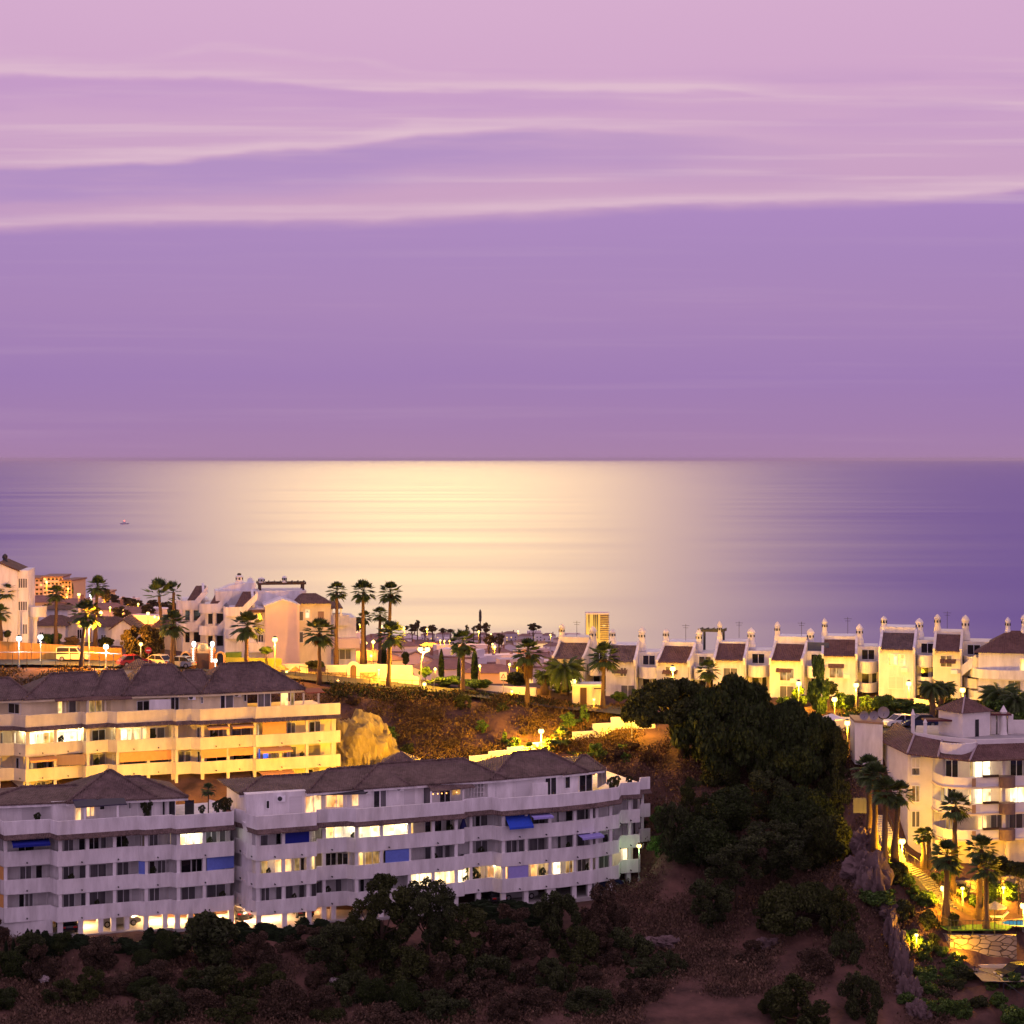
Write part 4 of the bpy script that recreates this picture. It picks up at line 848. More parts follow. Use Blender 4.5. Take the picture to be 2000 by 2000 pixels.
# ------------------------------------------------------------------ white stepped house in the middle left (terraces, gable, pergola)
def stepped_house():
    p = W(518, 1295, 284); r = root('stepped_villa', (p.x, p.y, p.z-1), 'big white stepped villa with stair terraces, salmon gable wall and roof pergola', 'building', None, R(10))
    s = 14.08; X = lambda px: (px-518)/s; Z = lambda py: (1295-py)/s+1
    PE = M('salmon_render', (.78, .60, .47), (.70, .53, .41), .5, .85)
    # gable block
    g = [(0, -3), (X(585), -3), (X(585), Z(1182)), (X(552), Z(1171)), (0, Z(1183))]
    MB().extr(g, 'y', 0, 10).build('gable_wall', PE, r)
    MB().extr([(-.15, Z(1183)), (X(552), Z(1170)), (X(586), Z(1181)), (X(586), Z(1184)), (X(552), Z(1173)), (-.15, Z(1186))], 'y', -.12, 10).build('verge', WHITE, r)
    MB().box(X(585), X(648), 1.2, 11, -3, Z(1181)).build('wall', CREAM, r)
    m = MB(); z = Z(1181); a = [(X(583), .6), (X(650), .6), (X(650), 11.5), (X(575), 11.5)]
    m.poly([(a[0][0], .6, z), (a[1][0], .6, z), (X(622), 5, Z(1164)), (X(596), 5, Z(1164))]); m.poly([(a[1][0], .6, z), (a[2][0], 11.5, z), (X(622), 5, Z(1164))]); m.poly([(a[0][0], .6, z), (X(596), 5, Z(1164)), (a[3][0], 11.5, z)]); m.poly([(a[3][0], 11.5, z), (X(596), 5, Z(1164)), (X(622), 5, Z(1164)), (a[2][0], 11.5, z)])
    m.build('roof', ROOF2, r)
    win(r, X(580), X(594), 1.19, Z(1215), Z(1196), CURT, 0); win(r, X(597), X(606), 1.18, Z(1210), Z(1193), HOT, 0); win(r, X(622), X(634), 1.18, Z(1224), Z(1197), BROWNSH, 0, False, name='shutter')
    win(r, X(581), X(594), 1.19, Z(1258), Z(1236), CURT, 0)
    # right wing balconies
    MB().box(X(648), X(700), 3, 11, -3, Z(1212)).build('wing_wall', WHITE, r)
    MB().box(X(647), X(672), 2.2, 4, Z(1223), Z(1203)).build('balcony', WHITE, r)
    MB().box(X(647), X(685), 2.0, 6, Z(1226), Z(1206)).build('wing_parapet', WHITE, r)
    MB().box(X(646), X(705), 1.4, 4, Z(1271), Z(1251)).build('balcony', PE, r)
    m = MB(); m.hexa([(X(648), 1.0, Z(1192)), (X(671), 1.0, Z(1192)), (X(668), 6, Z(1182)), (X(648), 6, Z(1182))], [(X(648), 1.0, Z(1190)), (X(671), 1.0, Z(1190)), (X(668), 6, Z(1180)), (X(648), 6, Z(1180))]); m.build('porch_roof', ROOF2, r)
    for px in (650, 668): MB().box(X(px)-.1, X(px)+.1, 1.4, 1.6, Z(1206), Z(1191)).build('post', FRAME, r)
    win(r, X(648), X(660), 2.99, Z(1249), Z(1228), CURT, 1); win(r, X(655), X(690), 2.98, Z(1295), Z(1274), CURT, 2)
    # lamps glowing on the wing terrace
    # left part with windows under a tiled slope
    MB().box(X(440), .02, 1.5, 10, -3, Z(1190)).build('wall', WHITE, r)
    win(r, X(500), X(514), 1.49, Z(1213), Z(1198), GLASS, 2); win(r, X(500), X(516), 1.49, Z(1257), Z(1241), GLASS, 2)
    MB().box(X(486), X(520), .7, 1.5, Z(1197), Z(1192)).build('awning_roof', ROOF2, r)
    MB().box(X(486), .0, .6, 1.5, Z(1275), Z(1255)).build('balcony', WHITE, r)
    # three stair terraces stepping away to the left
    for k, (xa, xb, y0, zt) in enumerate(((438, 490, .5, 1187), (392, 442, 4.5, 1184), (348, 396, 8.5, 1181))):
        x0, x1 = X(xa), X(xb)
        MB().box(x0+.9, x1+1.2, y0+1.8, y0+10, -3, Z(zt)).build('terrace_block', WHITE, r)
        for zz in (zt, zt+44):
            L_ = arc(x0+1.5, y0+1.9, 1.5, 1.6, 180, 300, 8)+[Vector((x0+3.0, y0+.6))]
            MB().strip(L_, [Vector((x0+1.5+(q.x-x0-1.5)*.86, y0+1.9+(q.y-y0-1.9)*.86)) for q in L_], Z(zz+17), Z(zz-1)).build('balcony', WHITE, r)
            MB().extr([(x0+2.6, Z(zz+17)), (x1+1.0, Z(zz-16)), (x1+1.0, Z(zz-30)), (x0+2.6, Z(zz-1))], 'y', y0+.5, y0+.75).build('stair_parapet', WHITE, r)
            MB().lathe(x0+2.2, y0+1.6, [(.3, -3 if zz > zt else Z(zz+44)), (.3, Z(zz+17)-.01)], 10).build('column', WHITE, r)
        q = [(x0+1.6, y0+1.4, Z(zt-2)), (x1+.3, y0+1.4, Z(zt-2)), (x1+.9, y0+6, Z(zt-26)), (x0+2.9, y0+6, Z(zt-26))]
        MB().hexa([(a, b, c-.15) for a, b, c in q], q).build('roof', ROOF2, r)
        MB().extr([(y0+1.2, Z(zt)), (y0+1.2, Z(zt-6)), (y0+6, Z(zt-31)), (y0+6, Z(zt))], 'x', x1+.3, x1+.65).build('gable_parapet', WHITE, r)
        MB().box(x0+1.3, x1, y0+1.78, y0+1.82, Z(zt+40), Z(zt+20)).build('terrace_opening', GLASS, r)
        MB().box(x0+1.3, x1, y0+1.78, y0+1.82, Z(zt+84), Z(zt+64)).build('terrace_opening', GLASS, r)
    # roof terrace, penthouse, pergola, chimney and dish
    MB().box(X(425), X(605), 6.5, 13, Z(1200), Z(1160)).build('roof_terrace_wall', WHITE, r)
    MB().extr([(X(425), Z(1162)), (X(455), Z(1150)), (X(480), Z(1146)), (X(505), Z(1145)), (X(505), Z(1162))], 'y', 8, 12).build('penthouse', WHITE, r)
    MB().box(X(505), X(603), 7.2, 7.5, Z(1172), Z(1163)).build('terrace_parapet', WHITE, r)
    pergola(r, X(514), X(600), 7.6, 11, Z(1166), Z(1149), M('dark_timber', (.05, .03, .025), rough=.8), rails=9)
    chimney(r, X(473), 9, Z(1150), 1.5, WHITE, .5); MB().lathe(X(473), 9, [(.25, Z(1132)), (.3, Z(1128)), (.2, Z(1126))], 8).build('chimney_cap', DKFR, r)
    chimney(r, X(518), 10, Z(1150), 1.0, WHITE, .45); chimney(r, X(565), 11, Z(1152), 1.3, WHITE, .3)
    m = MB(); ringp = [(X(495)+.45*math.cos(R(t*30)), 8.9, Z(1141)+.45*math.sin(R(t*30))) for t in range(12)]; m.hexa([(a, b+.1, c) for a, b, c in ringp], ringp); m.build('roof_dish', FRAME, r)
    return r
SV = stepped_house()
# ------------------------------------------------------------------ tall white house at the left edge
def left_house():
    p = W(-30, 1300, 277); r = root('white_house', (p.x, p.y, p.z-1), 'tall white house with stacked windows and a round balcony at the left edge', 'building', None, R(6))
    s = 14.44; X = lambda px: (px+30)/s; Z = lambda py: (1300-py)/s+1
    PE = WHITE
    MB().extr([(X(-60), -3), (X(33), -3), (X(33), Z(1116)), (X(0), Z(1102)), (X(-60), Z(1126))], 'y', 0, 9).build('wall', PE, r)
    q = [(X(-2), -.2, Z(1100)), (X(36), -.2, Z(1117)), (X(36), 9, Z(1117)), (X(-2), 9, Z(1100))]; MB().hexa([(a, b, c) for a, b, c in q], [(a, b, c+.2) for a, b, c in q]).build('roof', ROOF2, r)
    MB().box(X(33), X(52), .6, 8, -3, Z(1115)).build('wing_wall', PE, r)
    MB().box(X(41), X(53), .2, .7, -3, Z(1195)).build('lower_wall', PE, r)
    win(r, X(33), X(51), .59, Z(1150), Z(1130), CURT, 3); win(r, X(33), X(51), .58, Z(1194), Z(1175), CURT, 3); win(r, X(42), X(52), .19, Z(1240), Z(1219), CURT, 1)
    L_ = arc(X(67), 2.2, X(85)-X(67), 1.6, 180, 360, 10); MB().strip(L_, [Vector((a.x, 2.6)) for a in L_], Z(1207), Z(1187)).build('balcony', PE, r)
    MB().lathe(X(63), 2.0, [(.3, -3), (.3, Z(1215)), (.5, Z(1207)-.01)], 12).build('column', PE, r)
    MB().tube([(X(52), 1.6, Z(1163)), (X(57), 1.6, Z(1187))], .05, 6).build('handrail', FRAME, r)
    chimney(r, X(1), 4, Z(1103), 1.3, DKFR, .3)
left_house()
# villas behind the road, middle left
def villa(px0, px1, d, pyb, pye, pyr, label, gable=None, rz=0, wall=WHITE, lit=(), name='villa'):
    s = FL/d; p = W(px0, pyb, d); r = root(name, (p.x, p.y, p.z), label, 'house', None, R(rz)); w = (px1-px0)/s; h = (pyb-pye)/s; hr = (pyb-pyr)/s
    if gable:
        MB().extr([(0, -4), (w, -4), (w, h), (w/2, hr), (0, h)], 'y', 0, 9).build('wall', wall, r)
        for sg in (0, 1):
            a, b = ((-.4, h-.25), (w/2, hr+.06)) if sg == 0 else ((w+.4, h-.25), (w/2, hr+.06)); q = [(a[0], -.3, a[1]), (b[0], -.3, b[1]), (b[0], 9.3, b[1]), (a[0], 9.3, a[1])]
            MB().hexa([(x, y, z) for x, y, z in q], [(x, y, z+.18) for x, y, z in q]).build('roof', ROOF2, r)
    else:
        MB().box(0, w, 0, 8, -4, h).build('wall', wall, r); m = MB(); q = [(-.5, -.5, h), (w+.5, -.5, h), (w+.5, 8.5, h), (-.5, 8.5, h)]; a, b = (w*.3, 4, hr), (w*.7, 4, hr)
        m.poly([q[0], q[1], b, a]); m.poly([q[1], q[2], b]); m.poly([q[2], q[3], a, b]); m.poly([q[3], q[0], a]); m.poly([(x, y, z-.02) for x, y, z in q[::-1]]); m.build('roof', ROOF2, r)
    for x0, x1, z0, z1, mt in lit: win(r, x0*w, x1*w, 0, z0*h, z1*h, mt, 1)
    return r
villa(68, 128, 300, 1262, 1222, 1205, 'low white villa with broad brown roof between palms, left side', None, 0, WHITE, [(.15, .3, .2, .7, GLASS)])
villa(126, 176, 302, 1262, 1214, 1200, 'white villa with flat parapet behind the orange street lamp', None, -4, WHITE, [(.5, .7, .3, .7, GLASS)])
villa(180, 236, 296, 1262, 1224, 1208, 'low white house with wide brown roof right of the orange lamp', None, 0, WHITE, [(.3, .5, .2, .6, CURT)])
villa(218, 262, 291, 1264, 1228, 1212, 'small white gabled house behind the broadleaf tree', True, 4)
villa(76, 132, 330, 1225, 1190, 1184, 'pale flat house wall seen above the villa roof', None, 0, WHITE)
villa(300, 346, 300, 1262, 1225, 1205, 'shadowy house with yellow lit wall beside the windblown palms', None, 0, CREAM, [(.2, .4, .2, .7, LIT)])
# ------------------------------------------------------------------ vegetation
BARK = M('pine_bark', (.075, .045, .028), (.04, .025, .018), 6, .95, .4, 14)
PALMB = M('palm_bark', (.13, .080, .045), (.07, .042, .025), 5, .95, .5, 16, stretch=(1, 1, 4))
PINE = M('pine_needles', (.030, .044, .010), (.014, .022, .006), .5, .8, spec=.15, island=.45)
PINE2 = M('olive_pine_needles', (.044, .052, .013), (.020, .027, .007), .5, .8, spec=.15, island=.45)
BUSH = M('shrub_leaves', (.045, .055, .018), (.020, .027, .010), .8, .8, spec=.15, island=.5)
BUSHD = M('dry_shrub_twigs', (.085, .055, .036), (.040, .028, .019), .8, .9, spec=.1, island=.5)
GREEN = M('garden_leaves', (.075, .13, .022), (.035, .07, .014), .8, .7, spec=.2, island=.5)
FROND = M('palm_fronds', (.060, .095, .022), (.035, .055, .014), 1.2, .6, spec=.3, island=.4)
DEADF = M('dead_palm_fronds', (.17, .10, .040), (.10, .06, .025), 1.2, .9, spec=.1, island=.4)
CYP = M('cypress_leaves', (.018, .030, .012), (.010, .018, .007), .8, .8, spec=.1, island=.4)
BROAD = M('broadleaf_leaves', (.10, .070, .020), (.05, .038, .012), .8, .8, spec=.15, island=.5)

def leafcloud(cl, size, rng, up=0.25, asp=1.7):
    """cl: clumps (x,y,z,rx,ry,rz,count) -> little diamond leaf clusters spread through each clump's outer volume"""
    C = []
    for x, y, z, a, b, c, n in cl:
        n = int(n); u = rng.normal(size=(n, 3)); u /= np.linalg.norm(u, axis=1)[:, None]
        r = rng.uniform(.35, 1, n)**.45; r *= 1+rng.normal(0, .07, n)
        C.append(np.array([x, y, z])+u*r[:, None]*np.array([a, b, c]))
    C = np.concatenate(C); n = len(C)
    t = rng.normal(size=(n, 3)); t[:, 2] += up; t /= np.linalg.norm(t, axis=1)[:, None]
    w = np.cross(t, rng.normal(size=(n, 3))); w /= np.linalg.norm(w, axis=1)[:, None]
    s = size*rng.uniform(.6, 1.35, n)[:, None]
    V = np.stack([C-t*s*.5*asp, C+w*s*.5, C+t*s*.5*asp, C-w*s*.5], 1).reshape(-1, 3)
    return V, np.arange(4*n).reshape(n, 4)
def crown(kind, seed, leaf, dens, mat):
    rng = np.random.default_rng(seed); cl = []
    if kind == 'umbrella':       # flat dome of a stone pine, radius 1, base at z 0
        for k in range(64):
            a = rng.uniform(0, 6.283); r = math.sqrt(rng.uniform(0, 1))*.86*(1+.12*math.sin(a*3+seed)); h = .50*(1-(r/.95)**2)
            s = rng.uniform(.14, .22); cl.append((r*math.cos(a), r*math.sin(a), h+rng.uniform(-.10, .05), s, s, s*.62, dens*s*s*20))
        for k in range(26):
            a = rng.uniform(0, 6.283); r = math.sqrt(rng.uniform(.3, 1))*.9; s = rng.uniform(.10, .17); cl.append((r*math.cos(a), r*math.sin(a), rng.uniform(-.12, .12), s, s, s*.6, dens*s*s*14))
    elif kind == 'round':
        for k in range(40):
            u = rng.normal(size=3); u /= np.linalg.norm(u); r = rng.uniform(.3, .82); s = rng.uniform(.22, .36)
            cl.append((u[0]*r, u[1]*r, max(-.62, u[2]*r), s, s, s*.85, dens*s*s*9))
    elif kind == 'loose':        # taller, broken outline with gaps
        for k in range(44):
            z = rng.uniform(-1, 1); a = rng.uniform(0, 6.283); r = (1-abs(z)**2.2*.7)*rng.uniform(.25, .95); s = rng.uniform(.12, .26)
            cl.append((r*math.cos(a), r*math.sin(a), z, s, s, s*1.1, dens*s*s*11))
    elif kind == 'column':
        for k in range(46):
            z = k/45; r = .9*(z**.35)*(1-z)**.62*1.25+.04; a = rng.uniform(0, 6.283)
            for j in range(3): cl.append((r*.45*math.cos(a+j*2.1), r*.45*math.sin(a+j*2.1), z, r*.6+.03, r*.6+.03, .045, dens*(r+.05)*.22))
    elif kind == 'hedge':        # unit box clipped hedge
        for k in range(70): cl.append((rng.uniform(0, 1), rng.uniform(0, 1), rng.uniform(0, 1)**.8, .09, .3, .14, dens*.09))
    V, Fq = leafcloud(cl, leaf, rng); return np_mesh('crown', V, Fq, mat, smooth=False, link_it=False)
LIB = {
 'umb0': crown('umbrella', 1, .036, 1000, PINE), 'umb1': crown('umbrella', 2, .036, 1000, PINE), 'umb2': crown('umbrella', 3, .036, 900, PINE2),
 'rnd0': crown('round', 4, .052, 800, PINE), 'rnd1': crown('round', 5, .052, 800, PINE2), 'rnd2': crown('round', 6, .095, 300, BUSH), 'rnd3': crown('round', 7, .095, 300, GREEN),
 'los0': crown('loose', 8, .048, 850, PINE2), 'los1': crown('loose', 9, .048, 850, BUSH), 'los2': crown('loose', 10, .05, 700, BUSHD), 'brd': crown('loose', 13, .095, 420, BROAD),
 'dry0': crown('round', 11, .055, 500, BUSHD), 'cyp': crown('column', 12, .06, 420, CYP), 'far': crown('loose', 14, .15, 150, M('hazed_far_leaves', (.055, .050, .030), (.035, .032, .02), .5, .9, island=.3)), 'lgreen': crown('loose', 15, .11, 300, GREEN),  # distant foliage lightened: the haze is put into its leaf colour
}
def tree(px, py, d, rad, hz, kind, label, name='pine_tree', cat='tree', group=None, base_d=None, trunk=.25, lean=0, limbs=5, sx=1.0, base=None):
    """crown centred on (px,py,d), half width rad, half height hz; trunk drops to the ground below"""
    c = W(px, py, d); gx, gy = c.x-lean, c.y; g = base if base is not None else gz(gx, gy)
    if kind.startswith('umb'): cz = c.z-hz*.5
    else: cz = c.z
    r = root(name, (gx, gy, g-.2), label, cat, group); h = cz-g+.2; rng = random.Random(int(px*7+py))
    cr = link(LIB[kind], 'crown', r); cr.location = (lean, 0, h); cr.scale = (rad*sx, rad, hz*(2.0 if kind.startswith('umb') else 1)); cr.rotation_euler = (0, 0, rng.uniform(0, 6.28))
    top = h+(hz*.25 if kind.startswith('umb') else -hz*.1)
    if top > .3:
        m = MB(); m.tube([(0, 0, -.5), (lean*.3+rng.uniform(-.2, .2), 0, top*.4), (lean*.75, .1, top*.75), (lean, 0, top)], [trunk*1.25, trunk, trunk*.8, trunk*.45], 8)
        for k in range(limbs):
            a = 6.283*k/limbs+rng.uniform(-.4, .4); z0 = top*rng.uniform(.5, .8); rr = rad*rng.uniform(.45, .8); f = z0/top
            m.tube([(lean*f, 0, z0), (lean*f+rr*.45*math.cos(a), rr*.45*math.sin(a), z0+(top-z0)*.45), (lean+rr*math.cos(a), rr*math.sin(a), top+hz*.15)], [trunk*.45, trunk*.32, trunk*.12], 6)
        m.build('trunk', BARK, r, smooth=True)
    return r
# the big stone pines on the spur
S0 = 4000
def T(px, py, d, rpx, hpx, kind, label, **k): return tree(px, py, d, rpx*d/FL, hpx*d/FL, kind, label, **k)
PG = 'dark pines on the spur'
T(1312, 1366, 243, 95, 60, 'umb2', 'umbrella pine with bare forked trunk, its crown lit from behind by the street lamp', trunk=.38, limbs=8, lean=-1.2)
T(1428, 1403, 240.5, 122, 116, 'umb0', 'largest dark stone pine crown, rounded top against the lit townhouses', trunk=.45, limbs=8)
T(1552, 1440, 238, 102, 98, 'umb1', 'dark stone pine on the right shoulder of the spur beside the white block house', trunk=.4)
T(1405, 1505, 238, 50, 62, 'rnd1', 'olive lit pine crown low on the left side of the dark pines', trunk=.35)
T(1628, 1505, 234, 44, 72, 'los0', 'thin dark pine between the big crowns and the fan palms', trunk=.25)
T(1492, 1560, 231, 62, 52, 'los1', 'dark loose pine in the shade beneath the two largest crowns', trunk=.3)
T(1640, 1590, 227, 40, 60, 'los0', 'narrow dark pine between the rounded pine and the pale palm trunks', trunk=.22)
T(1568, 1575, 226, 72, 55, 'umb0', 'rounded pine crown on tall pale trunk below the large crowns', trunk=.28)
T(1352, 1570, 229, 36, 44, 'los0', 'dark loose pine leaning beside the brown slope', trunk=.25)
T(1425, 1580, 226, 62, 48, 'rnd0', 'dark bushy pine right of the apartment end wing', trunk=.25)
T(1375, 1652, 221, 66, 56, 'rnd0', 'wide dark tree crown next to the green lit garden corner', trunk=.28)
T(1610, 1645, 221, 68, 85, 'rnd1', 'tall bushy pine on the ravine edge beside the palm trunks', trunk=.28)
T(1510, 1655, 218, 78, 48, 'los1', 'sparse shadowed pine in the gully under the stone pines', trunk=.22)
T(1440, 1690, 214, 60, 40, 'los1', 'low shadowed tree on the gully floor above the bare bank', trunk=.2)
T(1568, 1765, 209, 100, 58, 'umb2', 'flat topped umbrella pine with forked trunks above the bare red bank', trunk=.24, limbs=9, lean=1.5)
T(1640, 1790, 206, 45, 50, 'los0', 'small pine leaning over the ravine edge', trunk=.18)
T(1318, 1635, 223, 42, 66, 'los1', 'dark tree just right of the white block balconies', trunk=.2)
T(1380, 1765, 211, 55, 45, 'los1', 'dim scrubby tree on the slope below the end wing', trunk=.16)
T(1560, 1975, 191, 75, 60, 'los0', 'clumpy pine at the bottom edge right of centre', trunk=.2)
T(1520, 1955, 192, 40, 36, 'umb2', 'small olive pine tuft at the bottom edge', trunk=.14)
# dark trees along the foot of the long block
T(745, 1790, 199, 72, 72, 'los0', 'tall pine in front of the garages of the long block', trunk=.2)
T(835, 1785, 200, 62, 65, 'los1', 'feathery dark tree before the dark garage openings', trunk=.2)
T(900, 1830, 201, 70, 55, 'los0', 'spreading dark tree below the long block, centre', trunk=.2)
T(660, 1850, 196, 60, 45, 'los1', 'low dark tree left of the tall foreground pine', trunk=.18)
T(1000, 1820, 204, 55, 45, 'los2', 'brownish bare tree below the right garages', trunk=.16)
T(1090, 1800, 206, 52, 58, 'los1', 'dark tree by the right corner of the long block', trunk=.18)
T(1180, 1790, 209, 45, 60, 'los2', 'wispy brown tree rising past the corner balcony', trunk=.14)
T(405, 1835, 198, 58, 58, 'rnd0', 'round dark carob tree before the glowing garage', 'round_tree' if False else 'carob_tree') if False else T(405, 1832, 198, 60, 55, 'rnd2', 'round dark tree standing before the glowing garage', name='round_tree')
for k, (px, py, d, rw, rh, kd, lb) in enumerate([
    (20, 1890, 195, 40, 38, 'rnd0', 'dark green bush at the left edge under the hedge'), (130, 1960, 191, 60, 40, 'dry0', 'wide brown scrub bush, lower left'), (230, 1930, 193, 45, 30, 'dry0', 'brown bush on the open lower left slope'),
    (300, 1905, 195, 42, 32, 'dry0', 'dry brown bush below the hedge, left of the round tree'), (425, 1925, 193, 52, 40, 'los1', 'dark tall bush below the round tree'), (520, 1930, 192, 46, 42, 'los0', 'dark bush in the lower left centre'),
    (440, 1990, 188, 55, 40, 'rnd1', 'olive bush at the bottom edge, left of centre'), (560, 1985, 188, 60, 45, 'dry0', 'dark brown bush at the bottom edge beside the olive bush'), (345, 1990, 188, 45, 36, 'los1', 'shadowy bush at the bottom edge, left quarter'),
    (690, 1950, 193, 55, 50, 'los1', 'dark bush on the pale bank under the tall foreground pine'), (790, 1920, 195, 70, 60, 'los0', 'big dark thicket tree, lower centre'), (880, 1930, 194, 62, 60, 'los2', 'brown leafless thicket, lower centre'),
    (960, 1920, 197, 58, 55, 'los1', 'dense dark thicket right of the brown one'), (1050, 1900, 199, 60, 55, 'los2', 'wide brown thicket below the corner of the long block'), (1130, 1880, 202, 60, 60, 'los0', 'black thicket at the foot of the ravine slope'),
    (1220, 1870, 205, 58, 55, 'los1', 'dark thicket left of the bare red bank'), (1300, 1900, 202, 45, 40, 'los1', 'dark shrub under the bare red bank'), (1270, 1960, 196, 50, 40, 'los2', 'brown shrub at the bottom edge under the bank'),
    (1000, 1985, 191, 60, 42, 'los2', 'brown shrub mass at the bottom edge, centre'), (880, 1990, 189, 60, 40, 'los1', 'dark shrub mass at the bottom edge, centre left'), (760, 1995, 188, 55, 38, 'dry0', 'dry shrub at the bottom edge under the pale bank'),
    (1130, 1985, 192, 55, 36, 'los1', 'dark shrub at the bottom edge, centre right'), (640, 1990, 188, 38, 30, 'rnd1', 'small olive shrub at the bottom edge'), (1680, 1960, 193, 45, 60, 'los1', 'black shrub in the ravine mouth by the rocks'),
    (1470, 1870, 205, 40, 30, 'los2', 'dry brush on the bare red bank'), (1650, 1870, 203, 40, 50, 'los1', 'black shrub against the ravine rock'), (1590, 1880, 201, 42, 36, 'dry0', 'brown shrub on the right of the bare red bank'),
    (60, 1845, 197, 30, 26, 'rnd2', 'small dark shrub between hedge and left edge')]):
    T(px, py, d, rw, rh, kd, lb, name='shrub', cat='shrub', group='dark shrubs on the front slope', trunk=.1, limbs=3)
_rg = random.Random(303); _on = ['first', 'second', 'third', 'fourth', 'fifth', 'sixth', 'seventh', 'eighth', 'ninth', 'tenth', 'eleventh', 'twelfth', 'thirteenth', 'fourteenth', 'fifteenth', 'sixteenth']
for _b, (d0, d1, nm) in enumerate(((197, 200.5, 'upper'), (191.5, 195.5, 'middle'), (185.5, 190, 'lowest'))):
    for _i in range(15):
        px = -20+(_i+_rg.uniform(.1, .9))*1280/15; d = _rg.uniform(d0, d1)+max(0, px-500)*.007; kd = _rg.choice(['los1', 'los2', 'los0', 'rnd0', 'dry0', 'los2']); p = on(px, d); rr = _rg.uniform(28, 52); hh = rr*_rg.uniform(.55, 1.05)
        T(px, HY+(CZ-p.z)*FL/d-hh*.62, d, rr, hh, kd, f'{dict(los1="dark leafy", los2="brown twiggy", los0="olive feathery", rnd0="dark rounded", dry0="dry domed")[kd]} scrub bush, {_on[_i]} from the left in the {nm} band of the front slope', name='shrub', cat='shrub', group='dark shrubs on the front slope', trunk=.08, limbs=4)
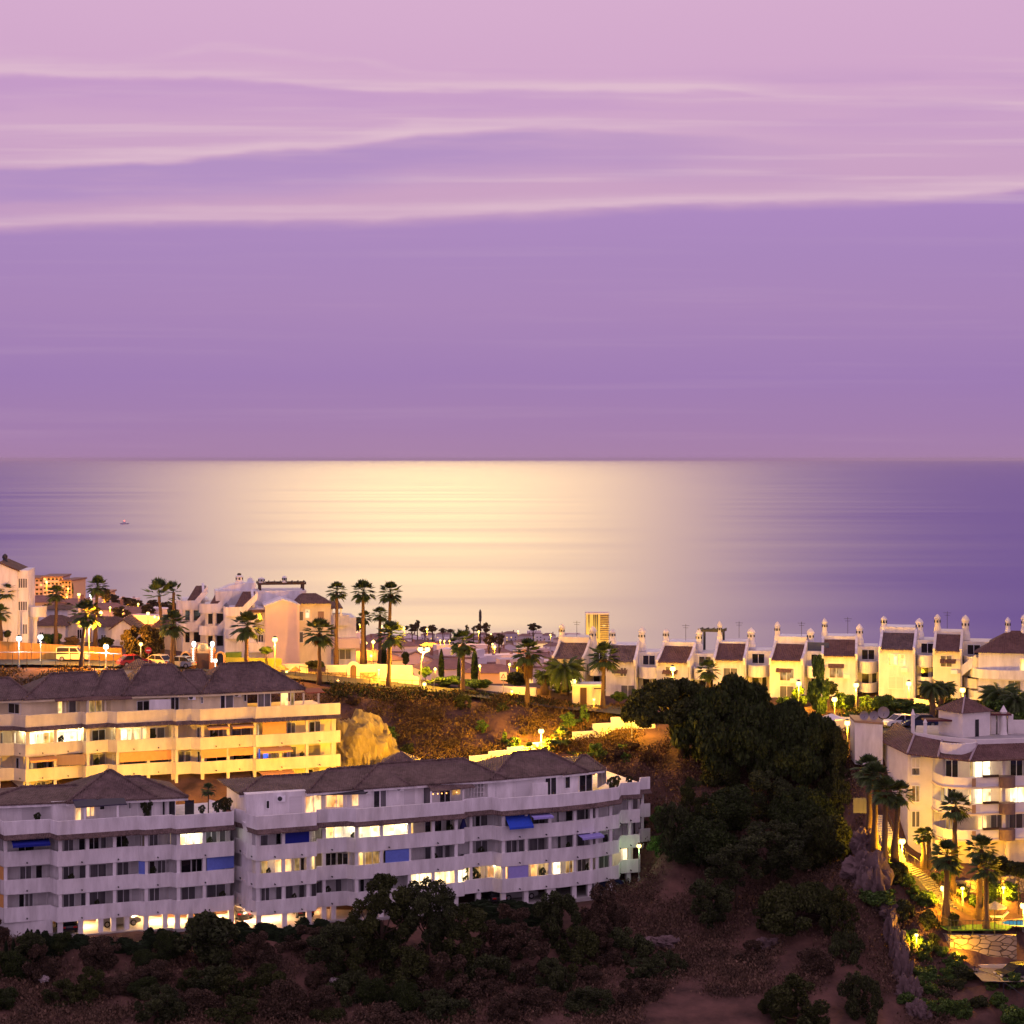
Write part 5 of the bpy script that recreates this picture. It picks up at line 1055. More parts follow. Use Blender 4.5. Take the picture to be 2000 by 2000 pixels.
# lit shrubs on the slope by the stair wall, and garden planting
for px, py, d, rw, rh, kd, lb, nm in [
    (1128, 1478, 246, 26, 14, 'rnd3', 'yellow green rounded shrub at the foot of the stair wall', 'shrub'), (1165, 1474, 245, 24, 20, 'lgreen', 'tall lit green shrub on the slope above the terrace', 'shrub'), (1218, 1460, 247, 16, 9, 'rnd3', 'small bright shrub high on the brown slope', 'shrub'),
    (1222, 1488, 244, 16, 16, 'lgreen', 'dull green shrub beside the pine trunk', 'shrub'), (985, 1450, 249, 8, 18, 'lgreen', 'upright cactus like shrub on the cliff foot', 'shrub'), (1140, 1400, 254, 12, 20, 'lgreen', 'slim green bush on the cliff top', 'shrub'),
    (1292, 1600, 227, 24, 22, 'lgreen', 'green lit bush beside the end balcony', 'shrub'), (1288, 1650, 226, 24, 26, 'rnd3', 'vivid green bush lit by the lamp of the end wing', 'shrub'),
    (1600, 1350, 254, 22, 60, 'lgreen', 'slender feathery tree before the signed townhouse', 'slender_tree'), (1725, 1373, 251, 25, 20, 'rnd3', 'lit green shrub left of the garden hedge', 'shrub'), (1760, 1385, 250, 40, 16, 'lgreen', 'lit green and orange hedge shrub below the tall townhouse', 'shrub'),
    (1800, 1388, 249, 34, 16, 'rnd3', 'rounded garden shrub right of the lit hedge shrub', 'shrub'), (1880, 1380, 248, 50, 16, 'rnd2', 'dark clipped shrub behind the stair house roof', 'shrub'), (1905, 1396, 246, 30, 20, 'rnd3', 'rounded dark green shrub above the stair house roof', 'shrub'),
    (1620, 1345, 255, 20, 16, 'rnd2', 'dark little shrub near the dazzling garden lamp', 'shrub'), (1655, 1370, 252.5, 16, 18, 'rnd3', 'lit shrub beside the dazzling garden lamp', 'shrub'), (1950, 1400, 244, 40, 28, 'lgreen', 'lit loose shrub under the date palms at the right', 'shrub'), (1990, 1410, 243, 30, 26, 'rnd3', 'lit shrub at the right edge below the date palms', 'shrub'),
    (1755, 1705, 211, 20, 26, 'rnd2', 'dark green bush beside the garden stairs', 'shrub'), (1715, 1752, 208.5, 40, 22, 'rnd3', 'broad green bush at the head of the rock garden', 'shrub'), (1765, 1780, 207.5, 22, 26, 'rnd2', 'tall dark bush in the middle of the rock garden', 'shrub'),
    (1808, 1755, 209, 26, 18, 'rnd3', 'bright lime green bush right beside the garden stairs', 'shrub'), (1815, 1800, 206.8, 20, 26, 'rnd2', 'dark bush left of the lawn corner', 'shrub'), (1858, 1796, 207, 16, 16, 'rnd2', 'clipped bush round the foot of the big garden palm', 'shrub'),
    (1868, 1880, 203, 26, 16, 'lgreen', 'yellow lit leafy bush under the wall floodlight', 'shrub'), (1878, 1904, 201.5, 26, 20, 'rnd2', 'dark rounded bush below the floodlit wall', 'shrub'), (1808, 1905, 201, 30, 22, 'rnd3', 'green clipped bush in the lower garden', 'shrub'), (1845, 1922, 199.6, 18, 12, 'rnd2', 'low clipped bush beside the lower road', 'shrub'),
    (1835, 1945, 198, 18, 13, 'rnd2', 'grey green ball bush, lower garden', 'shrub'), (1935, 1938, 199, 26, 16, 'lgreen', 'bright leafy bush by the lower road kerb', 'shrub'), (1980, 1985, 194, 34, 26, 'rnd3', 'large green bush in the bottom right corner', 'shrub'), (1895, 1965, 197, 24, 14, 'rnd2', 'dark low bush near the bottom right', 'shrub'),
    (1780, 1862, 204, 9, 9, 'lgreen', 'small spiky plant on the bare garden bank', 'shrub'), (1790, 1930, 200, 20, 26, 'rnd2', 'dark tall bush in the lower rock garden', 'shrub'), (1930, 1765, 209.5, 30, 13, 'rnd3', 'flowering shrub before the stone retaining wall', 'shrub'), (1990, 1700, 211.4, 22, 18, 'rnd2', 'dark shrub under the basement of the balcony building', 'shrub'),
    (1955, 1690, 212, 24, 20, 'rnd2', 'dark bushy shrub beside the basement column', 'shrub'), (1770, 1445, 236, 12, 9, 'rnd2', 'dark round shrub on the roof terrace edge', 'shrub'), (1760, 1470, 233.5, 20, 16, 'rnd2', 'dark shrub between the block house and the curved building', 'shrub'),
    (290, 1258, 268, 30, 34, 'brd', 'broad tree glowing amber beside the round red sign', 'broadleaf_tree'), (260, 1252, 269, 24, 26, 'brd', 'smaller amber lit tree left of the broad one', 'broadleaf_tree'),
    (100, 1248, 281, 22, 14, 'rnd3', 'green lit bush under the villa palms', 'shrub'), (207, 1255, 283, 16, 12, 'rnd2', 'dark spiky bush behind the white lamp', 'shrub'), (15, 1238, 276, 8, 8, 'rnd2', 'small round bush against the tall white house', 'shrub'), (140, 1252, 274, 16, 12, 'dry0', 'orange lit dry shrubs behind the reed fence', 'shrub'),
    (520, 1270, 268, 14, 9, 'rnd3', 'green hedge shrub beside the orange lamp post', 'shrub'), (615, 1298, 270, 20, 9, 'rnd2', 'dark hedge shrub before the salmon gable', 'shrub'), (830, 1312, 268, 14, 12, 'rnd3', 'shrub under the double street lamp', 'shrub'), (792, 1285, 290, 8, 14, 'rnd2', 'small dark conifer beyond the low walls', 'shrub'),
    (870, 1330, 267, 36, 11, 'rnd3', 'golden hedge beside the road, left piece', 'shrub'), (930, 1335, 266, 32, 11, 'rnd3', 'golden hedge beside the road, right piece', 'shrub'), (1005, 1325, 272, 30, 14, 'rnd2', 'dark green bush behind the fence wall', 'shrub'), (1070, 1325, 266, 26, 16, 'rnd2', 'dark palm thicket left of the date palm', 'shrub'), (1105, 1345, 263, 30, 9, 'rnd2', 'low shrubs round the foot of the date palm', 'shrub'), (1210, 1360, 262, 18, 12, 'rnd3', 'lit hedge right of the kiosk', 'shrub')]:
    T(px, py, d, rw, rh, kd, lb, name=nm, cat='tree' if 'tree' in nm else 'shrub', trunk=.06, limbs=3)
# conical cypresses along the road
for px, pt, pb, d, w, lb in [(862, 1268, 1326, 275, 8, 'short dark cypress left of the road palm'), (896, 1284, 1328, 276, 5, 'slim cypress touching the road palm trunk'), (927, 1268, 1334, 273, 10, 'tallest cypress, right of the road palm'), (750, 1255, 1300, 288, 7, 'dark cypress behind the white wall palms'), (142, 1138, 1160, 640, 2.2, 'slim far cypress at the end of the hillside flats'),
    (12, 1835, 1872, 197.6, 5.5, 'leftmost dark cypress before the ground floor wall'), (26, 1832, 1875, 197.4, 6.5, 'second small cypress before the ground floor wall'), (43, 1838, 1872, 197.6, 5, 'smallest cypress before the ground floor wall')]:
    s = d/FL; p = W(px, pb, d); h = (pb-pt)*s; r = root('cypress', (p.x, p.y, p.z-.1), lb, 'tree', 'dark cypresses'); c = link(LIB['cyp'], 'crown', r); c.scale = (w*s*1.15, w*s*1.15, h)
    MB().tube([(0, 0, -1), (0, 0, h*.2)], [.14, .1], 6).build('trunk', BARK, r)
# clipped hedges before the garages
HEDG = crown('hedge', 21, .10, 2200, CYP)
for px0, px1, pt, pb, d, lb in [(48, 66, 1828, 1890, 197.8, 'narrow tall hedge block at the left of the garage hedge'), (66, 106, 1830, 1890, 198, 'clipped hedge under the blank garage wall'), (112, 200, 1836, 1892, 198.6, 'clipped hedge before the first garage columns'), (200, 285, 1842, 1892, 199, 'clipped hedge before the glowing garage'), (285, 345, 1826, 1888, 200, 'clipped hedge left of the round dark tree'), (460, 575, 1815, 1880, 202, 'clipped hedge before the orange garages'), (585, 670, 1808, 1880, 204.4, 'clipped hedge right of the hedge gap'), (930, 1075, 1768, 1815, 210.5, 'dark hedge strip under the right garages')]:
    s = d/FL; p = W(px0, pb, d); r = tag(link(HEDG, 'hedge', None), lb, 'hedge', 'clipped hedges before the garages'); r.location = p; r.scale = ((px1-px0)*s, 1.4, (pb-pt)*s)
    MB().box(.02, .98, .05, .95, -.3, .93).build('hedge_core', CYP, r)
# ------------------------------------------------------------------ palms
def fan_crown(seed, n=58, wind=0.0, droop=1.0, up=0.0):
    """fan palm crown of radius about 1: petioles each ending in a folded fan of narrow blades"""
    rng = random.Random(seed); V, Fc = [], []
    def blade(a, b, w, side):
        i = len(V); V.extend([a-side*w*.35, a+side*w*.35, (a+b)/2+side*w, b, (a+b)/2-side*w]); Fc.append((i, i+1, i+2, i+3, i+4))
    for k in range(n):
        az = 6.283*k/n*2.39+rng.uniform(-.3, .3); el = R(-52+138*((k*.618)%1)**.9+rng.uniform(-6, 6)+up*.7)
        dv = Vector((math.cos(az)*math.cos(el)+wind, math.sin(az)*math.cos(el), math.sin(el))).normalized()
        L_ = rng.uniform(.42, .58); base = Vector((0, 0, 0)); hub = dv*L_; sd = dv.cross(Vector((0, 0, 1))).normalized() if abs(dv.z) < .98 else Vector((1, 0, 0)); nm = sd.cross(dv)
        blade(base, hub, .014, sd)
        for j in range(9):
            t = (j-4)/4*R(62); dd = (dv*math.cos(t)+sd*math.sin(t)).normalized(); ln = .52*(1-.25*abs(t))*rng.uniform(.88, 1.1)
            tip = hub+dd*ln-Vector((0, 0, ln*ln*.55*droop))+Vector((wind*.12, 0, 0)); blade(hub, tip, .062, (sd*math.cos(t)-dv*math.sin(t))*.85+nm*.35)
    return V, Fc
def skirt(seed, n=22, L_=.9):
    rng = random.Random(seed); V, Fc = [], []
    for k in range(n):
        az = 6.283*k/n+rng.uniform(-.2, .2); d = Vector((math.cos(az), math.sin(az), 0)); s = Vector((-d.y, d.x, 0)); a = d*.10+Vector((0, 0, -.03)); z = L_*rng.uniform(.6, 1.1)
        for j in (-1, 0, 1):
            b = d*(.26+.05*j*j)+s*(.09*j)+Vector((0, 0, -z*(1-.12*abs(j)))); i = len(V)
            V.extend([a-s*.012, a+s*.012, (a+b)/2+d*.10+s*.04, b, (a+b)/2+d*.10-s*.04]); Fc.append((i, i+1, i+2, i+3, i+4))
    return V, Fc
def date_crown(seed, n=44):
    rng = random.Random(seed); V, Fc = [], []
    for k in range(n):
        az = k*2.399+rng.uniform(-.2, .2); el = R(-25+95*(k/n)**.8); d = Vector((math.cos(az), math.sin(az), 0)); s = Vector((-d.y, d.x, 0)); P = Vector((0, 0, 0)); e = el; pts = [P]
        for q in range(9): P = P+(d*math.cos(e)+Vector((0, 0, math.sin(e))))*.125; e -= R(9+5*(1-k/n)); pts.append(P)
        for q in range(1, 9):
            t = (pts[min(q+1, 9)]-pts[q-1]).normalized(); w = .17*math.sin(min(1, .25+q/9)*2.6)
            for sg in (-1, 1):
                for o in (0, .5):
                    a = pts[q].lerp(pts[min(q+1, 9)], o); b = a+s*sg*w+t*.09-Vector((0, 0, w*.45)); i = len(V); V.extend([a-t*.012, a+t*.028, b]); Fc.append((i, i+1, i+2))
        i = len(V); V.extend([pts[0]-s*.012, pts[0]+s*.012, pts[5]+s*.008, pts[9], pts[5]-s*.008]); Fc.append((i, i+1, i+2, i+3, i+4))
    return V, Fc
def raw(name, VF, mat):
    me = bpy.data.meshes.new(name); me.from_pydata([tuple(v) for v in VF[0]], [], VF[1]); me.update(); me.materials.append(mat); return me
FANS = [raw('crown', fan_crown(s), FROND) for s in (1, 2, 3, 4)]; WINDY = [raw('crown', fan_crown(9, 30, -.35, -.2, 28), FROND), raw('crown', fan_crown(10, 30, -.15, -.3, 34), FROND)]
SKIRT = [raw('dead_fronds', skirt(s), DEADF) for s in (1, 2)]; LONGSK = raw('dead_fronds', skirt(5, 40, 2.0), DEADF); DATE = [raw('crown', date_crown(s), FROND) for s in (1, 2)]
PALM = [  # crown px,py, foot py, foot px, depth, crown radius px, kind, label
 (15.5, 1153, 1244, 13, 278, 19, 'f', 'slim fan palm before the tall white house'), (0, 1195, 1240, 1, 276, 17, 'f', 'low fan palm cut by the left edge'), (110, 1158, 1254, 109, 278, 17, 'f', 'slim fan palm with orange lit trunk between house and street lamp'),
 (191, 1143, 1260, 186, 279, 19, 'f', 'tall fan palm just right of the orange street lamp'), (168, 1196, 1309, 159, 261.5, 26, 'f', 'dark fan palm standing right behind the orange street lamp glare'), (311, 1160, 1265, 316, 275, 26, 'w', 'windblown palm with upswept ragged crown'),
 (339, 1155, 1270, 338, 277, 18, 'w', 'narrow windblown palm right of the ragged one'), (339, 1216, 1301, 336, 264, 25, 's', 'bushy fan palm left of the arched gate'), (483, 1220, 1301, 481, 263, 27, 's', 'bushy fan palm with skirt between gate and orange lamp'), (624, 1233, 1332, 624, 262, 28, 's', 'bushy fan palm in front of the salmon gable'),
 (658, 1153, 1296, 656.7, 272, 18, 'f', 'leftmost of the three tall slim palms against the sea glitter'), (710, 1153, 1293, 708, 273, 21, 'f', 'middle one of the three tall slim palms against the sea glitter'), (763, 1156, 1296, 760, 272, 21, 'f', 'rightmost of the three tall slim palms against the sea glitter'),
 (712, 1205, 1292, 712, 292, 13, 'f', 'short palm half hidden behind the middle tall palm'), (742, 1199, 1293, 742, 290, 15, 'f', 'medium palm between the tall ones'), (764, 1238, 1342, 759, 263, 26, 's', 'leafy fan palm at the white wall corner'), (905, 1253, 1354, 904, 262, 25, 's', 'lit fan palm between the cypresses'),
 (1032, 1272, 1369, 1029.5, 258, 26, 'l', 'shaggy fan palm with long skirt of dead fronds'), (1103, 1304, 1345, 1102, 262, 42, 'd', 'wide date palm before the first townhouse'), (1180, 1281, 1387, 1177, 258, 28, 's', 'fan palm standing at the kiosk corner'), (1063, 1317, 1345, 1063, 263, 20, 'd', 'low dark date palm left of the wide one'),
 (1384, 1307, 1350, 1384, 260, 20, 'f', 'small fan palm behind the dark pine tops'), (1035, 1462, 1478, 1035, 244.5, 13, 'f', 'dwarf fan palm left of the lower street lamp'), (1073, 1455, 1472, 1074, 246, 13, 'f', 'young palm right of the lower street lamp'), (1097, 1437, 1468, 1096, 247, 18, 'f', 'yellow lit palm at the stair wall'),
 (1821, 1341, 1437, 1821, 244, 28, 'd', 'feather palm in front of the narrow townhouse'), (1845, 1341, 1410, 1835, 248, 24, 'd', 'feather palm leaning right beside the first'), (1953, 1354, 1425, 1958, 246, 42, 'd', 'broad date palm above the roof terrace pillars'), (1985, 1366, 1430, 1985, 244, 38, 'd', 'date palm at the right edge above the terrace'),
 (1697, 1500, 1620, 1698, 214.5, 28, 's', 'pale trunked fan palm farthest left in the ravine edge group'), (1712, 1514, 1656, 1708, 212.5, 26, 's', 'second pale trunked fan palm of the ravine edge group'), (1732, 1542, 1692, 1727, 210.5, 27, 's', 'red trunked leaning fan palm beside the curved building'), (1757, 1548, 1668, 1748, 211.5, 25, 's', 'fan palm with brightly lit trunk foot by the garden lamp'),
 (1867, 1572, 1660, 1864, 212, 27, 'f', 'fan palm rising before the lower balcony'), (1801, 1631, 1682, 1804, 212.6, 15, 'f', 'small palm right of the garden lamp'), (1813, 1627, 1682, 1814, 213, 12, 'f', 'thin small palm next to the yellow basement'), (1850, 1668, 1794, 1847, 206.8, 29, 'f', 'big fan palm with thick trunk on the garden stairs'),
 (1917, 1656, 1803, 1911, 208.5, 27, 's', 'fan palm with slim grey trunk behind the lawn'), (1926, 1692, 1821, 1926, 205.5, 28, 'f', 'fan palm with thick brown trunk on the lawn'), (1862, 1690, 1730, 1862, 211, 18, 'f', 'half hidden palm behind the big garden palm')]
for k, (cx, cy, fy, fx, d, rp, kd, lb) in enumerate(PALM):
    s = d/FL; f = W(fx, fy, d); c = W(cx, cy+rp*.12, d); r = root('palm_tree', f, lb, 'palm', 'fan palms' if kd in 'fslw' else 'date palms')
    rel = c-f; rad = rp*s*(1.36 if kd != 'd' else 1.12); th = (.26 if kd != 'd' else .42)*(1.25 if d < 216 and fy-cy > 110 else 1); rng = random.Random(k)
    m = MB(); n = 7; pts = [Vector((rel.x*(t**1.6), rel.y*t, rel.z*t))+Vector((rng.uniform(-.04, .04), 0, 0)) for t in [j/n for j in range(n+1)]]; pts[0].z -= .8
    m.tube(pts, [th*(1.5-.25*min(j, 2)) if j < 2 else th*(1-.035*j) for j in range(n+1)], 8); m.build('trunk', PALMB, r, smooth=True)
    me = {'f': FANS[k % 4], 's': FANS[(k+1) % 4], 'l': FANS[k % 4], 'w': WINDY[k % 2], 'd': DATE[k % 2]}[kd]
    o = link(me, 'crown', r); o.location = rel; o.scale = (rad,)*3; o.rotation_euler = (0, 0, 0 if kd == 'w' else k*1.3)
    if kd in 'sl' or (kd == 'f' and k % 3 == 0): o = link(LONGSK if kd == 'l' else SKIRT[k % 2], 'dead_fronds', r); o.location = rel; o.scale = (rad*.8,)*3; o.rotation_euler = (0, 0, k)
# ------------------------------------------------------------------ scrub and dry grass on the open slopes: nobody could count it
def scrub(name, label, regions, size, mat, seed, hs):
    rng = np.random.default_rng(seed); V, Fq = [], []; base = 0
    for (p0, p1, d0, d1, n) in regions:
        px = rng.uniform(p0, p1, n); d = rng.uniform(d0, d1, n); X = (px-1000)/FL*d; f = np.sin(X*.35+d*.22)+np.sin(X*.9-d*.6+1)+rng.normal(0, .7, n); k = f > -.2; X, d = X[k], d[k]; Z = gz_arr(X, d)
        for q in range(9):
            a, b = X+rng.normal(0, .45, len(X)), d+rng.normal(0, .45, len(X)); h = hs*rng.uniform(.2, 1.0, len(X)); C = np.stack([a, b, Z+h*rng.uniform(0, .9, len(X))], 1)
            t = rng.normal(size=C.shape); t[:, 2] = abs(t[:, 2])+.6; t /= np.linalg.norm(t, axis=1)[:, None]; w = np.cross(t, rng.normal(size=C.shape)); w /= np.linalg.norm(w, axis=1)[:, None]; s = size*rng.uniform(.5, 1.4, len(X))[:, None]
            v = np.stack([C-t*s*.2, C+w*s*.4, C+t*s*1.1, C-w*s*.4], 1).reshape(-1, 3); V.append(v); Fq.append(np.arange(len(v)).reshape(-1, 4)+base); base += len(v)
    return tag(np_mesh(name, np.concatenate(V), np.concatenate(Fq), mat, smooth=False), label, None, None, 'stuff')
SCR = M('scrub_brown', (.13, .078, .026), (.07, .045, .016), .25, .9, spec=.1, island=.28)
SCR2 = M('scrub_dark', (.13, .080, .052), (.060, .040, .027), .35, .9, spec=.1, island=.5)
SCG = M('scrub_green', (.045, .055, .016), (.022, .030, .010), .35, .9, spec=.1, island=.5)
scrub('scrub', 'brown brush covering the cliff under the hilltop road', [(630, 1240, 243, 262, 9000), (-60, 640, 246, 261, 3500)], .19, SCR, 1, .9)
scrub('dry_grass', 'dry grass and low brush on the ravine slopes', [(1200, 1690, 196, 252, 15000), (-80, 1250, 180, 201, 14000), (1690, 1860, 193, 214, 1500)], .20, SCR2, 2, .8)
scrub('ground_cover', 'green ground cover along the cliff top', [(630, 1180, 258.5, 263, 3000), (1640, 2050, 243, 256, 1500)], .24, SCG, 3, .6)
# ------------------------------------------------------------------ street lamps
LK = .8
ORD_ = ['first', 'second', 'third', 'fourth', 'fifth', 'sixth', 'seventh', 'eighth', 'ninth', 'tenth', 'eleventh', 'twelfth', 'thirteenth', 'fourteenth', 'fifteenth', 'sixteenth', 'seventeenth', 'eighteenth']
GLOW_Y = E('sodium_globe_glow', (1, .66, .17), 5.5); GLOW_W = E('white_globe_glow', (.95, 1, .92), 5)
def lamp(px, py, pb, d, power, color, label, arm=0.0, rad=.36, name='street_lamp', group='street lamps', fpx=None, base=None, heads=1, lightoff=None):
    h0 = W(fpx or px, pb, d); g = base if base is not None else gz(h0.x, h0.y); c = W(px, py, d); r = root(name, (h0.x, h0.y, g), label, 'street lamp', group)
    q = c-Vector((h0.x, h0.y, g)); m = MB(); m.tube([(0, 0, -.4), (0, 0, .5), (0, 0, .52), (q.x*.3, 0, max(.6, q.z*.7)), (q.x, 0, q.z-rad*.9)], [.11, .10, .07, .06, .045], 8)
    m.lathe(0, 0, [(.16, -.3), (.16, .25), (.09, .4)], 8); m.build('pole', M('galvanised_steel', (.30, .29, .27), rough=.5, metal=.4), r)
    for k in range(heads):
        x = q.x+(k-(heads-1)/2)*.9
        if heads > 1: MB().tube([(q.x, 0, q.z-rad), (x, 0, q.z-rad)], .04, 6).build('arm', MATS['galvanised_steel'], r)
        o = MB().lathe(x, 0, [(.05, q.z-rad), (rad*.8, q.z-rad*.6), (rad, q.z), (rad*.7, q.z+rad*.7), (.03, q.z+rad)], 12).build('lamp_globe', GLOW_W if color is COOL else GLOW_Y, r, smooth=True)
        MB().lathe(x, 0, [(rad*.75, q.z+rad*.75), (rad*.5, q.z+rad*1.15), (.02, q.z+rad*1.3)], 10).build('lamp_cap', DKFR, r)
    lo = lightoff or (0, -.1, -rad-.25)
    if power: point_light(r, (q.x+lo[0], lo[1]-.25, q.z+lo[2]), power*LK, color, .2)
    return r
for a in [(174, 1222, 1303, 262.5, 27000, SOD, 'tall orange street lamp between the palms at the left'), (37, 1247, 1294, 263, 700, COOL, 'white globe lamp nearest the left edge, by the road rail'), (79, 1244, 1286, 268, 500, COOL, 'small white lamp before the low villa'),
          (207, 1263, 1303, 262.5, 700, COOL, 'greenish white lamp right of the orange lamp'), (537, 1249, 1311, 264, 13000, SOD, 'orange street lamp against the salmon gable wall'), (420.5, 1290, 1328, 258.5, 120, COOL, 'small white lamp standing at the right of the arched gate'),
          (1234, 1380, 1432, 249.5, 6500, YEL, 'small lamp in front of the white stepped wall'), (1057, 1428, 1465, 246, 24000, YEL, 'bright lamp at the lower end of the stair wall beside dwarf palms'), (862, 1487, 1530, 236.5, 24000, YEL, 'lamp shining just over the tiled roof ridge of the long block'),
          (289, 1198, 1235, 300, 250, SOD, 'distant orange lamp above the amber broadleaf tree'), (178, 1163, 1200, 420, 500, COOL, 'distant white lamp over the orange lamp palms'), (154, 1161, 1195, 460, 600, SOD, 'distant orange lamp left of the white distant one'), (224, 1209, 1222, 330, 120, SOD, 'little lamp behind the gabled white house'), (275, 1258, 1270, 264.5, 60, WARM, 'low lamp glimmering inside the amber tree'),
          (1655, 1412, 1448, 241, 2600, YEL, 'lamp on a post at the car park entrance beside the white block house'), (1762, 1643, 1682, 212.6, 10000, YEL, 'starry lamp at the head of the garden stairs'), (1843, 1735, 1776, 208, 4000, YEL, 'lamp half hidden by the big palm trunk on the garden stairs'), (1999, 1769, 1810, 207, 4000, YEL, 'pool terrace lamp at the right edge'),
          (1314, 1306, 1350, 248.5, 5200, YEL, 'dazzling lamp above the umbrella pine before the townhouses'), (1672, 1338, 1395, 253.5, 5200, YEL, 'dazzling garden lamp before the signed townhouse'), (1630, 1366, 1390, 252, 1800, YEL, 'overexposed lamp between the pine top and garden trees'),
          (1248, 1652, 1685, 224, 120, (.55, 1, .45), 'green tinted lamp at the end wing garden'), (829, 1336, 1348, 263.5, 250, YEL, 'low bollard light beside the road')]:
    lamp(*a, rad=.26 if a[4] < 400 else .36)
lamp(828, 1268, 1344, 264, 22000, YEL, 'twin headed street lamp above the cliff road', heads=2, fpx=821)
for px, d, pw, lb in ((120, 224.5, 4200, 'hidden lamp of the back street behind the pyramid roof'), (330, 226.5, 7000, 'back street lamp behind the gap between the two front blocks'), (560, 230, 8000, 'back street lamp behind the left roof of the long block')):
    lamp(px, 1535 if px > 500 else 1545, 1600, d, pw, YEL, lb)
for px, d, pw, lb in ((1120, 261, 1500, 'low garden lamp by the kiosk wall'), (1450, 260, 4200, 'garden lamp hidden behind the big pine, lighting the townhouses'), (1560, 257, 4800, 'garden lamp behind the pine shoulder'), (1775, 254, 3600, 'garden lamp under the tall townhouse'), (1880, 249, 1600, 'path lamp before the last townhouses'), (1980, 247, 1600, 'path lamp among the date palms at the right edge')):
    p = on(px, d); lamp(px, HY+(CZ-p.z-3.2)*FL/d, 1400, d, pw, YEL, lb)
for px, py, d, pw, lb in ((740, 1308, 268.5, 3600, 'wall lamp glaring on the white wall corner'), (560, 1312, 268, 3400, 'lamp glaring beside the two parasols'), (660, 1330, 264.5, 2400, 'low lamp washing the stone wall'), (1160, 1366, 259, 500, 'lamp washing the kiosk front'), (1000, 1350, 263, 2400, 'lamp washing the fence wall')):
    lamp(px, py, py+20, d, pw, SOD, lb, rad=.16)
for px, d, pw, lb in ((1790, 204.5, 2200, 'low garden light among the rock garden shrubs'), (1880, 213, 2500, 'wall light at the crazy stone wall behind the palms'), (1960, 213.2, 2500, 'wall light under the basement of the balcony building')):
    p = on(px, d); lamp(px, HY+(CZ-p.z-1.6)*FL/d, 1400, d, pw, YEL, lb, rad=.2)
# floodlight on the retaining wall
p = W(1873, 1868, 203.9); r = root('floodlight', p, 'wall floodlight blazing on the rough stone under the lawn', 'floodlight'); MB().box(-.25, .25, -.2, .2, -.5, 0).build('housing', DKFR, r); MB().box(-.2, .2, -.22, -.201, -.35, -.1).build('lens', GLOW_Y, r); point_light(r, (0, -.5, .6), 900, YEL, .15)

# ------------------------------------------------------------------ walls, gate, fences along the hilltop road
STONE = joint_mat('rubble_stone', (.46, .38, .26), (.26, .20, .13), (.09, .07, .05), 2.2)
RAV = M('ravine_rock', (.16, .11, .105), (.07, .045, .045), .5, .95, .9, 2.0, det=8)
WWALL = M('white_wall', (.80, .76, .68), (.70, .66, .58), .5, .85)
def wallpx(name, label, px0, px1, d0, d1, top0, top1, mat, cat='wall', th=.3, foot=1.0, group=None):
    a, b = P2(px0, d0), P2(px1, d1); g0, g1 = gz(*a)-foot, gz(*b)-foot; z0, z1 = Zp(top0, d0), Zp(top1, d1); w = Vector((-(b-a).y, (b-a).x)).normalized()*th
    o = MB().hexa([(*a, g0), (*b, g1), (*(b+w), g1), (*(a+w), g0)], [(*a, z0), (*b, z1), (*(b+w), z1), (*(a+w), z0)]).build(name, mat, None, Vector((*a, g0))); o.location = (*a, g0)
    return tag(o, label, cat, group)
def stone_gate_wall():
    d = 271; s = FL/d; p = W(636, 1334, d); r = root('boundary_wall', p, 'low stone garden wall with white coping and arched wooden door', 'wall'); X = lambda px: (px-636)/s; Z = lambda py: (1334-py)/s
    MB().box(X(572), X(683), 0, .4, -1, Z(1312)).build('stone_course', STONE, r); MB().box(X(698), X(735), 0, .4, -1, Z(1312)).build('stone_course', STONE, r)
    MB().box(X(636), X(682), -.03, .43, Z(1313), Z(1299)).build('coping', WWALL, r); MB().box(X(698), X(735), -.03, .43, Z(1313), Z(1298)).build('coping', WWALL, r)
    cx, rx = X(690.5), X(699)-X(690.5); o = [(cx-rx-.25, -1), (cx+rx+.25, -1)]+[(cx+(rx+.25)*math.cos(R(t)), Z(1304)+(rx+.25)*math.sin(R(t))) for t in range(0, 181, 15)]
    MB().extr(o, 'y', -.1, .5).build('arch_surround', WWALL, r); i = [(cx-rx+.2, -.6), (cx+rx-.2, -.6)]+[(cx+(rx-.2)*math.cos(R(t)), Z(1304)+(rx-.2)*math.sin(R(t))) for t in range(0, 181, 15)]
    MB().extr(i, 'y', -.16, -.1).build('door', M('weathered_door', (.16, .10, .06), (.10, .06, .04), 5, .7, stretch=(1, 1, .1)), r)
stone_gate_wall()
wallpx('boundary_wall', 'white garden wall piece right of the arched door', 735.5, 763, 271.4, 271, 1297, 1298, WWALL)
wallpx('boundary_wall', 'white wall glaring under the wall lamp', 764, 805, 270.4, 270, 1299, 1300, WWALL)
wallpx('boundary_wall', 'low white wall stepping down to the road by the twin lamp', 778, 818, 267.6, 267, 1318, 1322, WWALL)
wallpx('boundary_wall', 'pale wall piece behind the parasols', 545, 602, 270.4, 270.8, 1297, 1296, WWALL)
wallpx('boundary_wall', 'long golden wall along the road between hedge and date palm', 935, 1047, 266.4, 264.6, 1338, 1343, WWALL)
wallpx('wooden_fence', 'plank fence continuing the golden wall to the kiosk', 1048, 1128, 264.4, 262, 1344, 1355, M('fence_planks', (.24, .16, .08), (.16, .10, .05), 6, .9, stretch=(1, 1, .05)), 'fence', .1)
wallpx('garden_wall', 'low white curved wall under the tall townhouse', 1785, 1845, 255.5, 254, 1364, 1372, WWALL)
wallpx('garden_wall', 'low white wall at the foot of the townhouse stairs', 1846, 1900, 253.8, 253.4, 1366, 1363, WWALL)
wallpx('car_park_wall', 'lit wall with red planting behind the car park', 1680, 1832, 247.5, 245.5, 1405, 1412, WWALL)
